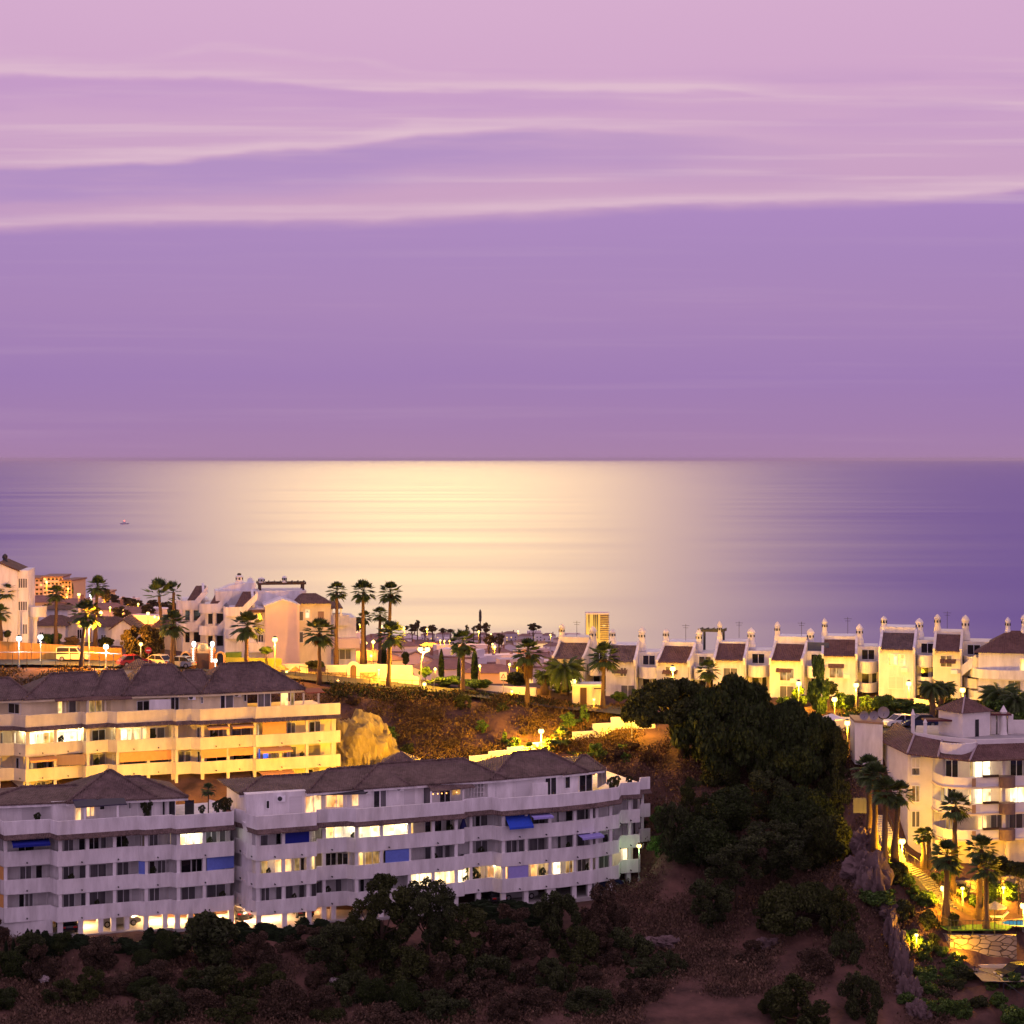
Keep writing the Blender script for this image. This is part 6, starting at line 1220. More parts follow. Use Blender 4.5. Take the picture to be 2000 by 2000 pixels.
wallpx('car_park_wall', 'glowing flat wall left of the satellite dishes', 1630, 1678, 247, 247, 1400, 1402, WWALL)
wallpx('reed_fence', 'long amber reed fence along the road at the left', 62, 238, 272, 272.4, 1256, 1266, M('reed_screen', (.52, .25, .06), (.34, .16, .04), 5, .95, stretch=(1, 1, .06)), 'fence', .1)
wallpx('reed_fence', 'darker reed fence piece at the left edge', -60, 61, 272.2, 272, 1249, 1256, MATS['reed_screen'], 'fence', .1)
wallpx('garden_fence', 'yellow green screen fence right of the arched gate', 441, 550, 268.4, 268.6, 1284, 1286, M('screen_fence', (.28, .30, .06), (.20, .22, .05), 4, .9, stretch=(1, 1, .08)), 'fence', .1)
o = wallpx('hedge', 'bright green clipped hedge over the screen fence by the gate', 440, 470, 269.4, 269.4, 1275, 1274, GREEN, 'hedge', 1.0)
# arched amber gate with tiled panels and strings of lights
def gate():
    d = 266; s = FL/d; p = W(395, 1316, d); r = root('arched_gate', p, 'amber arched entrance gate with round crest and light strings on its posts', 'gate'); X = lambda px: (px-395)/s; Z = lambda py: (1316-py)/s; A = M('amber_render', (.62, .34, .14), (.52, .28, .11), .7, .85)
    def archp(cx, r_, z, n=12): return [(cx+r_*math.cos(R(t)), z+r_*math.sin(R(t))) for t in np.linspace(0, 180, n)]
    MB().extr([(X(384), -1), (X(409), -1), (X(409), Z(1270)), (X(405), Z(1264)), (X(403), Z(1258)), (X(396), Z(1255.5)), (X(389), Z(1258)), (X(386), Z(1264)), (X(384), Z(1270))], 'y', 0, .8).build('central_arch', A, r)
    for a, b, sg in ((352, 372, 1), (420, 439, -1)):
        cx = (X(a)+X(b))/2; rr = (X(b)-X(a))/2; z = Z(1282)
        out = archp(cx, rr, z); inn = archp(cx, rr*.68, z)
        m = MB()
        for k in range(11): m.hexa([(out[k][0], 0, out[k][1]), (out[k+1][0], 0, out[k+1][1]), (inn[k+1][0], 0, inn[k+1][1]), (inn[k][0], 0, inn[k][1])], [(out[k][0], .6, out[k][1]), (out[k+1][0], .6, out[k+1][1]), (inn[k+1][0], .6, inn[k+1][1]), (inn[k][0], .6, inn[k][1])])
        for sx in (-1, 1): m.box(min(cx+sx*rr*.68, cx+sx*rr), max(cx+sx*rr*.68, cx+sx*rr), 0, .6, -1, z)
        m.build('side_arch', A, r); MB().box(cx-rr*.68, cx+rr*.68, .3, .36, -1, z+rr*.6).build('side_gate', DKFR, r)
    for px in (378, 414):
        MB().box(X(px-5), X(px+5), -.25, .9, -1, Z(1266)).build('gate_post', M('terracotta_render', (.40, .17, .07), rough=.8), r)
        for k in range(6): 
            zz = Z(1268+4.6*k); o = MB().box(X(px)-.11, X(px)+.11, -.31, -.251, zz-.12, zz+.10).build('post_light', E('post_light_glow', (1, .9, .75), 2.5), r)
        py = 1257.5; MB().lathe(X(px), .3, [(.05, Z(py)-.5), (.22, Z(py)-.25), (.28, Z(py)), (.2, Z(py)+.22), (.03, Z(py)+.3)], 12).build('globe_lamp', GLOW_W, r, smooth=True); MB().lathe(X(px), .3, [(.06, Z(1266)), (.05, Z(py)-.3)], 8).build('lamp_stem', DKFR, r); point_light(r, (X(px), -.5, Z(py)-.1), 110, COOL, .2)
    MB().box(X(385), X(408), -.03, -.001, -.6, Z(1276)).build('gate_leaf', M('dark_timber_door', (.10, .05, .03), rough=.7), r)
    c = [(X(396)+.32*math.cos(R(t)), Z(1263)+.32*math.sin(R(t))) for t in range(0, 360, 30)]; MB().extr(c, 'y', -.04, -.001).build('crest', M('crest_bronze', (.20, .16, .10), rough=.6), r)
    m = MB()
    for k in range(6): m.box(X(390)+k*.13, X(390)+k*.13+.08, -.03, -.001, Z(1270.5), Z(1268.8))
    m.build('name_lettering', MATS['crest_bronze'], r)
gate()
# stepped white wall climbing the slope
def stair_wall():
    st = [(800, 905, 1489, 239.8, 241.8), (905, 919, 1486, 241.8, 242.2), (919, 957, 1475.5, 242.2, 243.6), (957, 993, 1466.5, 243.6, 245), (993, 1037, 1458, 245, 246.8), (1037, 1080, 1449.5, 246.8, 248.4), (1080, 1120, 1443, 248.4, 249.8), (1120, 1159, 1428.7, 249.8, 251), (1159, 1194, 1413, 251, 252), (1194, 1240, 1400.7, 252, 252.8), (1240, 1280, 1401.5, 252.8, 253.5)]
    p = P2(800, 237.5); org = Vector((p.x, p.y, CZ-40)); r = root('stepped_wall', org, 'dazzling white stepped garden wall climbing the slope from the roof to the pine', 'wall')
    for a, b, py, d0, d1 in st:
        A, B_ = P2(a, d0), P2(b, d1); w = Vector((-(B_-A).y, (B_-A).x)).normalized()*.35; g = min(gz(*A), gz(*B_))-2
        z = Zp(py, (d0+d1)/2); MB().hexa([(*A, g), (*B_, g), (*(B_+w), g), (*(A+w), g)], [(*A, z), (*B_, z), (*(B_+w), z), (*(A+w), z)]).build('wall_step', WWALL, r, org)
stair_wall()
# kiosk
def kiosk():
    d = 260.5; s = FL/d; p = W(1118, 1373, d); r = root('kiosk', p, 'small cream flat roofed kiosk with dark door by the fan palm', 'building'); X = lambda px: (px-1118)/s; Z = lambda py: (1373-py)/s
    MB().box(0, X(1176), 0, 3, -1, Z(1340)).build('wall', CREAM, r); MB().box(-.12, X(1178), -.15, 3.1, Z(1340), Z(1336.5)).build('roof', WWALL, r); MB().box(X(1133), X(1146), -.04, -.001, -.4, Z(1343)).build('door', M('brown_door', (.06, .035, .02)), r); MB().box(X(1160), X(1174), -.04, -.001, Z(1346), Z(1343.5)).build('vent_slot', DKFR, r)
kiosk()
# pale rock outcrop beside the golden block
def rock(name, label, px, py, d, rx, ry, rz, mat, seed, cat='rock', n=22, amp=.16, power=1.0, group=None):
    rng = np.random.default_rng(seed); c = W(px, py, d); V = []; n = n*2; u = n; v = n//2; ph = rng.uniform(0, 6, 12)
    off = Vector(ph[:3]*9)
    for j in range(v+1):
        th = math.pi*j/v
        for i in range(u):
            a = 6.2832*i/u; q = Vector((math.sin(th)*math.cos(a), math.sin(th)*math.sin(a), math.cos(th)))
            f = 1+amp*(1.6*noise.noise(q*1.7+off)+1.3*noise.noise(Vector((q.x*4, q.y*4, q.z*1.6))+off)+1.0*noise.ridged_multi_fractal(Vector((q.x*3.5, q.y*3.5, q.z*2))+off, 1.0, 2.1, 4, 1.0, 2.0)-.9)
            V.append((q.x*rx*f, q.y*ry*f, q.z*rz*f))
    Fq = [[j*u+i, (j+1)*u+i, (j+1)*u+(i+1) % u, j*u+(i+1) % u] for j in range(v) for i in range(u)]
    o = np_mesh(name, V, Fq, mat, smooth=False); o.location = c; return tag(o, label, cat, group)
LIME = M('pale_limestone', (.36, .29, .11), (.18, .135, .05), .45, .95, .9, 2.2, det=8, stretch=(1, 1, .5))
rock('rock_outcrop', 'big pale limestone face beside the golden block', 684, 1508, 248, 5.4, 3.6, 6.4, LIME, 3, n=56, amp=.16)
rock('rock_outcrop', 'lower pale rock shoulder just left of the small pyramid roof', 733, 1514, 247.5, 3.0, 2.8, 5.4, LIME, 5, n=48, amp=.16)
for k, (px, py, d, a, b, c, lb) in enumerate([(1706, 1728, 209.5, 1.4, 1.1, 2.6, 'jagged rock rib at the head of the ravine edge'), (1690, 1700, 211, 1.8, 1.3, 1.6, 'rough rock under the red trunked palm'), (1742, 1830, 205.2, .7, .8, 2.0, 'narrow rock spike on the ravine edge'), (1752, 1865, 203, .8, .9, 2.2, 'upright rock rib in the middle of the ravine edge'), (1762, 1910, 200.5, .9, .9, 2.2, 'long rock rib low on the ravine edge'), (1775, 1955, 197.5, 1.1, 1.0, 1.8, 'broken rock near the bottom of the ravine edge'), (1795, 1985, 195, 1.2, 1.0, 1.2, 'rock at the bottom of the ravine edge'), (1742, 1782, 207.6, 1.0, .7, .9, 'pale boulder in the garden beside dark bush'), (1690, 1650, 214, 1.4, 1.2, 1.5, 'rock below the pale palm trunks'), (1290, 1840, 207.5, 1.6, 1.1, .5, 'flat reddish rock on the bare bank, left'), (1500, 1850, 207, 1.5, 1.2, .7, 'pale rock on the bare red bank')]):
    rock('rock', lb, px, py, d, a, b, c, RAV, 20+k, amp=.34, group='rocks along the ravine edge', n=26)
for k, (px, py, d, lb) in enumerate([(655, 1915, 195, 'white stone on the pale bank'), (58, 1960, 192, 'pale stone on the lower left slope'), (85, 1912, 194, 'flat pale stone below the cypresses'), (715, 1935, 193, 'pale stone right of the white one')]):
    rock('stone', lb, px, py, d, .5, .4, .28, M('pale_stone', (.40, .34, .34), (.28, .23, .23), 2, .9), 40+k, amp=.2, n=14)
tag(MB().lathe(0, 0, [(.9, 0), (.5, .2), (.2, .3)], 8).build('x', RAV), 'x', 'x') if False else None
# road rail with posts, road signs, fence posts
def rail():
    pts = [P2(px, 262.8) for px in np.linspace(-60, 236, 22)]; o0 = Vector((pts[0].x, pts[0].y, gz(*pts[0]))); r = root('guard_rail', o0, 'thin metal rail on posts along the road edge at the left', 'railing')
    tops = [Vector((p.x, p.y, gz(*p)+2.0)) for p in pts]; MB().tube(tops, .05, 6).build('rail', M('pale_steel', (.6, .58, .55), rough=.4, metal=.3), r, o0)
    for p, t in list(zip(pts, tops))[::2]: MB().tube([(p.x, p.y, t.z-2.4), tuple(t)], .045, 6).build('post', DKFR, r, o0)
rail()
def sign(px, py, pb, d, kind, label):
    f = W(px, pb, d); g = gz(f.x, f.y); c = W(px, py, d); r = root('road_sign', (f.x, f.y, g), label, 'road sign'); h = c.z-g; MB().tube([(0, 0, -.3), (0, 0, h+.2)], .04, 6).build('post', MATS['galvanised_steel'], r)
    if kind == 'round':
        c = lambda rr: [(rr*math.cos(R(t)), h+rr*math.sin(R(t))) for t in range(0, 360, 20)]; MB().extr(c(.42), 'y', -.10, -.06).build('sign_disc', M('sign_red', (.55, .03, .03), rough=.5), r); MB().box(-.26, .26, -.112, -.101, h-.06, h+.06).build('sign_bar', FRAME, r)
    elif kind == 'mirror':
        c = lambda rr: [(rr*math.cos(R(t)), h+rr*math.sin(R(t))) for t in range(0, 360, 20)]; MB().extr(c(.36), 'y', -.10, -.06).build('sign_disc', M('sign_grey', (.45, .40, .30), rough=.5), r)
    else:
        MB().box(-.45, .45, -.10, -.06, h-.5, h+.5).build('sign_board', M('sign_white', (.7, .68, .6), rough=.6), r); MB().extr([(-.33, h-.3), (.33, h-.3), (0, h+.32)], 'y', -.115, -.101).build('warning_triangle', MATS['sign_red'], r); MB().extr([(-.19, h-.22), (.19, h-.22), (0, h+.14)], 'y', -.13, -.116).build('triangle_field', MATS['sign_white'], r)
sign(290, 1270, 1300, 262.5, 'round', 'round red road sign beside the amber tree'); sign(848, 1320, 1346, 262.5, 'mirror', 'round sign seen from behind on the cliff road'); sign(983, 1320, 1352, 263, 'tri', 'square warning sign with triangle above the golden wall')
def parasol(px, py, pb, d, w, label, mat):
    f = W(px, pb, d); g = gz(f.x, f.y); c = W(px, py, d); h = c.z-g; r = root('parasol', (f.x, f.y, g), label, 'parasol', 'garden parasols'); MB().tube([(0, 0, -.2), (0, 0, h+.35)], .04, 6).build('pole', DKFR, r); MB().lathe(0, 0, [(w, h-.12), (w*.98, h-.05), (w*.5, h+.25), (.05, h+.5)], 8).build('canopy', mat, r)
TH_ = M('thatch', (.16, .11, .07), (.10, .07, .045), 5, .95); parasol(550, 1306, 1322, 266, 1.0, 'left brown parasol in the glare beside the stone wall', TH_); parasol(577, 1309, 1324, 266, .75, 'right smaller brown parasol in the glare', TH_); parasol(1943, 1770, 1812, 208.5, 1.25, 'pale thatched parasol by the pool terrace', M('pale_thatch', (.34, .32, .31), (.24, .22, .21), 5, .95))
parasol(1624, 1402, 1425, 243, 1.6, 'flat white parasol glowing at the car park', WWALL)

# ------------------------------------------------------------------ cars
TYRE = M('tyre_rubber', (.015, .015, .015), rough=.9); RIM = M('wheel_rim', (.4, .4, .4), rough=.35, metal=.8); CGL = M('car_glass', (.02, .02, .025), rough=.08)
def car(x, y, z, rz, paint, label, van=False, lights=False):
    r = root('parked_car', (x, y, z), label, 'car', 'parked cars', R(rz)); L_, w = 4.2, 1.72
    low = [(-2.1, .35), (-2.12, .62), (-2.02, .80), (-1.5, .90), (1.0, .92), (1.75, .84), (2.08, .66), (2.1, .36), (1.75, .26), (-1.75, .26)]
    if van: low = [(-2.1, .35), (-2.12, .9), (1.0, .98), (1.75, .88), (2.08, .68), (2.1, .36), (1.75, .26), (-1.75, .26)]
    m = MB(); n = len(low); A = [(a, -w/2, b) for a, b in low]; B_ = [(a, w/2, b) for a, b in low]; m.hexa(A, B_); b = m.build('body', M(paint[0], paint[1], rough=.25, spec=.5), r)
    cab = [(-1.75 if not van else -2.1, .9), (-1.25 if not van else -2.0, 1.40 if not van else 1.75), (.25 if not van else .55, 1.44 if not van else 1.75), (1.05, .9)]
    MB().hexa([(a, -w/2+.09, c) for a, c in cab], [(a, w/2-.09, c) for a, c in cab]).build('cabin', CGL, r)
    rf = [(cab[1][0]-.02, cab[1][1]), (cab[1][0]+.05, cab[1][1]+.06), (cab[2][0]-.05, cab[2][1]+.06), (cab[2][0]+.02, cab[2][1])]; MB().hexa([(a, -w/2+.1, c) for a, c in rf], [(a, w/2-.1, c) for a, c in rf]).build('roof', MATS[paint[0]], r)
    m = MB()
    for sy in (-w/2+.075, w/2-.105):
        for xa, xb, za, zb in ((cab[0][0], cab[1][0], .9, cab[1][1]), (-.35, -.35, .9, cab[1][1]), (cab[3][0], cab[2][0], .9, cab[2][1])): m.hexa([(xa-.05, sy, za), (xa+.05, sy, za), (xa+.05, sy+.03, za), (xa-.05, sy+.03, za)], [(xb-.05, sy, zb), (xb+.05, sy, zb), (xb+.05, sy+.03, zb), (xb-.05, sy+.03, zb)])
    m.build('window_pillar', MATS[paint[0]], r)
    for sx in (-1.3, 1.32):
        for sy in (-1, 1):
            cc = [(sx+.32*math.cos(R(t)), .32+.32*math.sin(R(t))) for t in range(0, 360, 24)]; y0 = sy*w/2; wh = MB().extr(cc, 'y', min(y0, y0-sy*.2)-.02, max(y0, y0-sy*.2)+.02).build('wheel', TYRE, r); cc = [(sx+.19*math.cos(R(t)), .32+.19*math.sin(R(t))) for t in range(0, 360, 30)]; MB().extr(cc, 'y', y0+sy*.021 if sy > 0 else y0-.035, y0+.035 if sy > 0 else y0-.021).build('rim', RIM, wh)
    for sy in (-.58, .58): MB().box(2.03, 2.115, sy-.2, sy+.2, .56, .70).build('headlight', GLOW_W if lights else M('headlight_glass', (.6, .6, .6), rough=.1), r); MB().box(-2.135, -2.05, sy-.2, sy+.2, .6, .74).build('tail_light', M('tail_light_red', (.4, .01, .01), rough=.3), r)
    MB().box(2.09, 2.125, -.25, .25, .38, .5).build('number_plate', FRAME, r)
    return r
BLK = ('black_paint', (.012, .013, .016)); SIL = ('silver_paint', (.30, .30, .31)); CRM = ('cream_paint', (.62, .52, .36)); RED = ('red_paint', (.30, .03, .04)); DBL = ('dark_blue_paint', (.02, .03, .09)); WHT = ('white_paint', (.7, .7, .7))
def caron(px, d, rz, pt, lb, van=False, lights=False, lift=.28):
    p = on(px, d); return car(p.x, p.y, p.z+lift, rz, pt, lb, van, lights)
caron(1985, 200.9, 200, BLK, 'shiny black car at the right edge on the lower road', lights=False)
caron(143, 268.5, 0, CRM, 'cream van parked by the reed fence behind the palm trunk', True); caron(306, 266, 150, CRM, 'amber lit hatchback parked near the round red sign'); caron(350, 265.5, 165, SIL, 'silver car parked beside the arched gate'); caron(262, 264.5, 30, RED, 'red car half hidden behind the small gable roof')
caron(1756, 243.5, 200, WHT, 'white car parked in the upper car park'); caron(1796, 242.5, 190, DBL, 'dark blue car parked right in the upper car park'); caron(1700, 244, 185, SIL, 'silver car glinting behind the white block house')
for bl, px, ins, pt, lb in ((F1, 232, 2.6, SIL, 'silver car parked in the glowing garage'), (F1, 470, 3.6, BLK, 'dark car parked in the bright garage corner between the blocks'), (F2, 588, 4.6, BLK, 'dark car with small glint in the orange garage bay'), (F2, 963, 2.8, BLK, 'black car deep in the dark garage, left bay'), (F2, 1010, 2.8, SIL, 'grey car deep in the dark garage, middle bay'), (F2, 1178, 2.6, DBL, 'blue car under the right end of the long block'), (F1, 130, 2.6, BLK, 'black car in the leftmost garage bay')):
    p = bl.at(px, ins); car(p.x, p.y, bl.gar+.01, 21 if pt is not BLK else 110, pt, lb)

# ------------------------------------------------------------------ pool garden, bottom right
LAWN = M('lawn', (.06, .15, .02), (.035, .09, .012), 3, .9)
a = [W(1830, 1812, 207.6), W(1990, 1812, 208.4), W(1965, 1826, 204.8), W(1850, 1826, 204.9)]; zl = CZ-47.15
MB().hexa([(*p.xy, zl-.12) for p in a], [(*p.xy, zl) for p in a]).build('lawn', LAWN); tag(bpy.data.objects['lawn'], 'small bright lawn on the pool terrace', None, None, 'structure')
a = [P2(1860, 208.0), P2(2140, 209), P2(2140, 212.5), P2(1870, 212)]; MB().hexa([(*p, zl-3) for p in a], [(*p, zl-.1) for p in a]).build('pool_terrace', M('terracotta_paving', (.42, .26, .12), (.34, .21, .10), 2, .85)); tag(bpy.data.objects['pool_terrace'], 'warm paved pool terrace', None, None, 'structure')
p = W(2008, 1806, 207.6); r = root('swimming_pool', (p.x, p.y, zl-.08), 'kidney shaped lit swimming pool cut by the right edge', 'pool'); L_ = [(2.6*math.cos(R(t)), 1.2*math.sin(R(t))) for t in range(0, 360, 15)]
MB().extr([(x*1.25, y*1.3) for x, y in L_], 'z', 0, .12).build('pool_rim', PAVE, r); MB().extr([(x, y) for x, y in L_], 'z', .121, .14).build('pool_water', E('lit_pool_water', (.15, .55, .75), .5), r)
o = wallpx('retaining_wall', 'rough block retaining wall under the lawn, lit by the floodlight', 1856, 1986, 204.6, 204.4, 1826, 1827, joint_mat('block_stone', (.40, .32, .22), (.24, .18, .12), (.09, .065, .045), 1.7, (.6, 1, 1.2)), th=.6, foot=3)
wallpx('retaining_wall', 'rubble return wall of the lawn corner', 1830, 1856, 207.2, 204.7, 1820, 1826, STONE, th=.5, foot=3)
wallpx('kerb_wall', 'low ochre wall under the floodlit blocks', 1897, 1993, 203.3, 203.2, 1885, 1884, CREAM, th=.3, foot=2)
wallpx('kerb_wall', 'rough retaining edge in front of the lower road', 1903, 2060, 202.0, 196.6, 1906, 1946, RAV, th=.4, foot=3)
wallpx('pool_wall', 'ochre pool terrace wall with the orange life ring', 1885, 2060, 212.6, 212.8, 1780, 1776, CREAM, th=.3, foot=2)
wallpx('retaining_wall', 'tall crazy stone retaining wall behind the pool', 1862, 2080, 214.6, 214.2, 1722, 1702, STONE, th=.5, foot=3)
c = W(1966, 1784, 212.2); r = root('life_ring', c, 'orange life ring hanging on the ochre pool wall', 'life ring'); m = MB(); n = 20
for k in range(n):
    pass
m.tube([(.27*math.cos(6.2832*k/n), 0, .33*math.sin(6.2832*k/n)) for k in range(n+1)], .07, 8, False); m.build('ring', M('orange_plastic', (.75, .13, .02), rough=.5), r); MB().box(-.05, .05, -.1, .1, .24, .42).build('band', FRAME, r)
def lounger(px, d, rz, lb):
    p = P2(px, d); r = root('sun_lounger', (p.x, p.y, zl-.1), lb, 'sun lounger', None, R(rz)); MB().box(0, 1.3, -.33, .33, .32, .38).build('seat', FRAME, r); MB().hexa([(1.28, -.33, .32), (1.34, -.33, .32), (1.34, .33, .32), (1.28, .33, .32)], [(1.8, -.33, .85), (1.86, -.33, .85), (1.86, .33, .85), (1.8, .33, .85)]).build('backrest', FRAME, r)
    for x in (.15, 1.2):
        for y in (-.28, .28): MB().tube([(x, y, 0), (x+.1, y, .33)], .03, 6).build('leg', FRAME, r)
lounger(1934, 209.6, 0, 'white folding sun lounger on the pool terrace')
def fence(name, label, pts, h, mat, gap=.35, cat='railing', z=None):
    o0 = Vector((*P2(*pts[0]), 0)); r = root(name, o0, label, cat); Q = [P2(*p) for p in pts]; m = MB(); tp = []
    for a, b in zip(Q[:-1], Q[1:]):
        n = max(1, int((b-a).length/gap))
        for k in range(n+1):
            p = a.lerp(b, k/n); g = (z if z is not None else gz(*p)); tp.append((p.x, p.y, g+h))
            if k % 6 == 0: MB().tube([(p.x, p.y, g-.5), (p.x, p.y, g+h+.08)], .045, 6).build('post', mat, r, o0)
            else: m.tube([(p.x, p.y, g+.1), (p.x, p.y, g+h)], .018, 4, False)
    m.build('bars', mat, r, o0); MB().tube(tp, .03, 6).build('handrail', mat, r, o0); return r
fence('railing', 'dark railing along the lawn edge', [(1831, 207), (1857, 204.55), (1986, 204.35), (2060, 204.3)], 1.0, DKFR, z=zl)
fence('railing', 'wire railing along the lower road kerb', [(1904, 202.2), (1960, 197.9), (2040, 195.5)], 1.0, DKFR, .6)
for px0, px1, d, pt, lb in [(585, 640, 268, 1300, 'sparse garden fence of thin posts before the gable'), (640, 860, 263.2, 1312, 'wire fence of thin posts on the cliff top'), (1140, 1230, 256.5, 1370, 'thin post fence at the cliff end by the kiosk')]: fence('wire_fence', lb, [(px0, d), (px1, d-.4)], 1.3, DKFR, .9, 'fence')
# garden stairs
def stairs(name, label, pts, width, steps, mat):
    Q = [W(*p) for p in pts]; r = root(name, Q[0], label, 'stairs'); seg = []
    L_ = [(b-a).length for a, b in zip(Q[:-1], Q[1:])]; tot = sum(L_)
    def pos(t):
        s = t*tot
        for (a, b), l in zip(zip(Q[:-1], Q[1:]), L_):
            if s <= l+1e-6: return a.lerp(b, s/l), (b-a).xy.normalized()
            s -= l
        return Q[-1], (Q[-1]-Q[-2]).xy.normalized()
    m = MB()
    for k in range(steps):
        a, t = pos(k/steps); b, _ = pos((k+1)/steps); n = Vector((-t.y, t.x))*width/2; z = b.z+.17
        q = [a.xy-n, a.xy+n, b.xy+n*.999+t*.02, b.xy-n*.999+t*.02]; m.hexa([(*p, z-1.2) for p in q], [(*p, z+.002*(k % 2)) for p in q])
    m.build('steps', mat, r, Q[0])
    for sg in (1,):
        tp = []
        for k in range(9): a, t = pos(k/8); n = Vector((-t.y, t.x))*width/2*sg; tp.append((*(a.xy+n), a.z+1.0)); MB().tube([(*(a.xy+n), a.z-.2), (*(a.xy+n), a.z+1.0)], .03, 5).build('post', DKFR, r, Q[0])
        MB().tube(tp, .03, 6).build('handrail', DKFR, r, Q[0])
stairs('garden_stairs', 'stone garden stairs descending past the big palm to the pool', [(1762, 1686, 213.5), (1800, 1712, 212), (1838, 1752, 210), (1868, 1790, 208.6)], 2.0, 26, PAVE)
stairs('garden_stairs', 'shadowed stairs along the left flank of the curved building', [(1714, 1592, 221), (1735, 1640, 216.5), (1755, 1680, 213.8)], 1.6, 18, CONC)
p = W(1683, 1588, 219); tag(MB().box(-.9, .9, 0, .1, 0, 1.6).build('garden_gate', M('pale_metal', (.12, .12, .12), (.08, .08, .08), 8, .6, stretch=(1, 1, .05)), None), 'small pale metal gate between the palm trunks and the ravine', 'gate').location = p
# agaves / yuccas in the rock garden
SPK = MB(); rng_ = random.Random(4)
for k in range(40):
    az = k*2.4; el = R(rng_.uniform(15, 85)); d_ = Vector((math.cos(az)*math.cos(el), math.sin(az)*math.cos(el), math.sin(el))); sd = d_.cross(Vector((0, 0, 1))).normalized()*.05; SPK.poly([-sd, sd, d_*.5+sd*1.1, d_, d_*.5-sd*1.1])
SPM = SPK.build('yucca', FROND); bpy.data.objects.remove(SPM); SPM = bpy.data.meshes['yucca']
for px, py, d, s_, lb in [(1817, 1858, 204.3, 1.2, 'pale yucca rosette on the garden bank'), (1833, 1992, 195, 1.5, 'spiky yucca at the bottom edge'), (1780, 1855, 204, .9, 'small agave on the bare bank beside the ravine'), (1858, 1700, 211.5, 1.0, 'spiky plant under the palms by the basement'), (1750, 1690, 213, 1.0, 'bright agave near the garden lamp'), (1738, 1668, 214, .9, 'lit spiky plant left of the garden lamp'), (1735, 1700, 211.8, 1.1, 'yellow lit agave among the rocks')]:
    o = tag(link(SPM, 'yucca', None), lb, 'plant', 'spiky garden plants'); o.location = W(px, py, d); o.scale = (s_,)*3
# plants and small things on terraces and balconies
def potted(pos, h, lb, kind='bush', wd=.32):
    r = root('potted_plant', pos, lb, 'potted plant', 'potted plants on the terraces'); MB().lathe(0, 0, [(.2, 0), (.28, .42), (.24, .42)], 10).build('pot', M('terracotta', (.28, .12, .06)), r)
    if kind == 'bush': c = link(LIB['los1'], 'foliage', r); c.location = (0, 0, .3+h*.5); c.scale = (h*wd,)*2+(h*.36,)
    else: MB().tube([(0, 0, .3), (0, 0, h)], .06, 6).build('stem', PALMB, r); c = link(FANS[1], 'foliage', r); c.location = (0, 0, h); c.scale = (.9,)*3
dk = F1.tops[0]-1.05
for px, ins, h, kd, lb in [(407, 3.2, 2.9, 'palm', 'tall potted palm on the terrace between the two roofs'), (425, 3.2, 1.7, 'bush', 'bushy pot plant left part of the roof terrace gap'), (438, 3.3, 2.0, 'bush', 'big bushy pot plant in the middle of the roof terrace gap'), (447, 3.0, 1.6, 'bush', 'bushy pot plant at the right of the roof terrace gap'), (395, 3.1, 1.3, 'bush', 'low pot plant beside the dark glass screen'), (288, 3.7, 2.2, 'bush', 'tall cactus like pot plant in the penthouse recess'), (74, 2.2, 1.3, 'bush', 'small pot plant on the left penthouse terrace')]:
    q = F1.at(px, ins); potted((q.x, q.y, dk), h, lb, kd)
dk = F2.tops[0]-1.05
for px, ins, h, lb in [(1196, 1.6, 1.9, 'dark bushy pot plant on the right roof terrace'), (1205, 1.3, 1.6, 'pot plant near the right terrace corner'), (1230, 1.5, 1.4, 'pot plant on the end wing terrace')]: q = F2.at(px, ins); potted((q.x, q.y, dk), h, lb)
for px, h, kd, lb in [(921, 2.4, 'palm', 'potted palm on the brightly lit lower balcony'), (930, 1.8, 'bush', 'bushy plant beside the balcony palm'), (912, 1.4, 'bush', 'small green plant left of the balcony palm')]: q = F2.at(px, .8); potted((q.x, q.y, F2.bots[3]+.25), h, lb, kd)
_pp = random.Random(8)
for bl, nm, lst in ((F1, 'left block', [(60, 0), (140, 1), (190, 2), (246, 0), (300, 1), (410, 0), (435, 2)]), (F2, 'long block', [(525, 1), (575, 2), (640, 2), (690, 0), (760, 2), (850, 1), (880, 0), (940, 1), (1000, 0), (1060, 2), (1110, 1), (1150, 2)]), (B1, 'golden block', [(80, 1), (120, 0), (190, 1), (300, 0), (360, 2), (420, 0), (470, 1), (540, 2), (590, 1)])):
    for px, lv in lst: q = bl.at(px, .75); h = _pp.uniform(1.45, 1.9); potted((q.x, q.y, bl.bots[lv+1]+.25), h, f'pot plant on the {["top", "middle", "lower"][lv]} balcony tier of the {nm}, {"left end" if px < (bl.pxs[0]+bl.pxs[-1])/2-150 else "right end" if px > (bl.pxs[0]+bl.pxs[-1])/2+150 else "middle"}, {"broad" if h > 1.95 else "slim" if h < 1.8 else "medium"} and dark, near column {px//50}' if False else f'{"broad" if h > 1.8 else "slim" if h < 1.6 else "medium"} pot plant on the {["top", "middle", "lower"][lv]} balcony tier of the {nm}, {ORD_[[x for x, l in lst if l == lv].index(px)]} from the left', wd=_pp.uniform(.16, .26))
q = F2.at(905, .9); r = root('closed_parasol', (q.x, q.y, F2.bots[1]+.25), 'closed dark blue parasol on an upper balcony', 'parasol'); MB().lathe(0, 0, [(.05, 0), (.05, .7), (.45, .8), (.3, 1.4), (.05, 2.2)], 10).build('cloth', M('dark_blue_cloth', (.03, .03, .16)), r)
q = F1.at(365, 3.0); r = tag(F1.panel(361, 379, F1.tops[0]-1.05, F1.tops[0]+.9, 3.4, .06, 'terrace_screen', GLASS), None)
for bl, px, ins, zt, lb in ((F2, 845, 4, 1.7, None),): pass
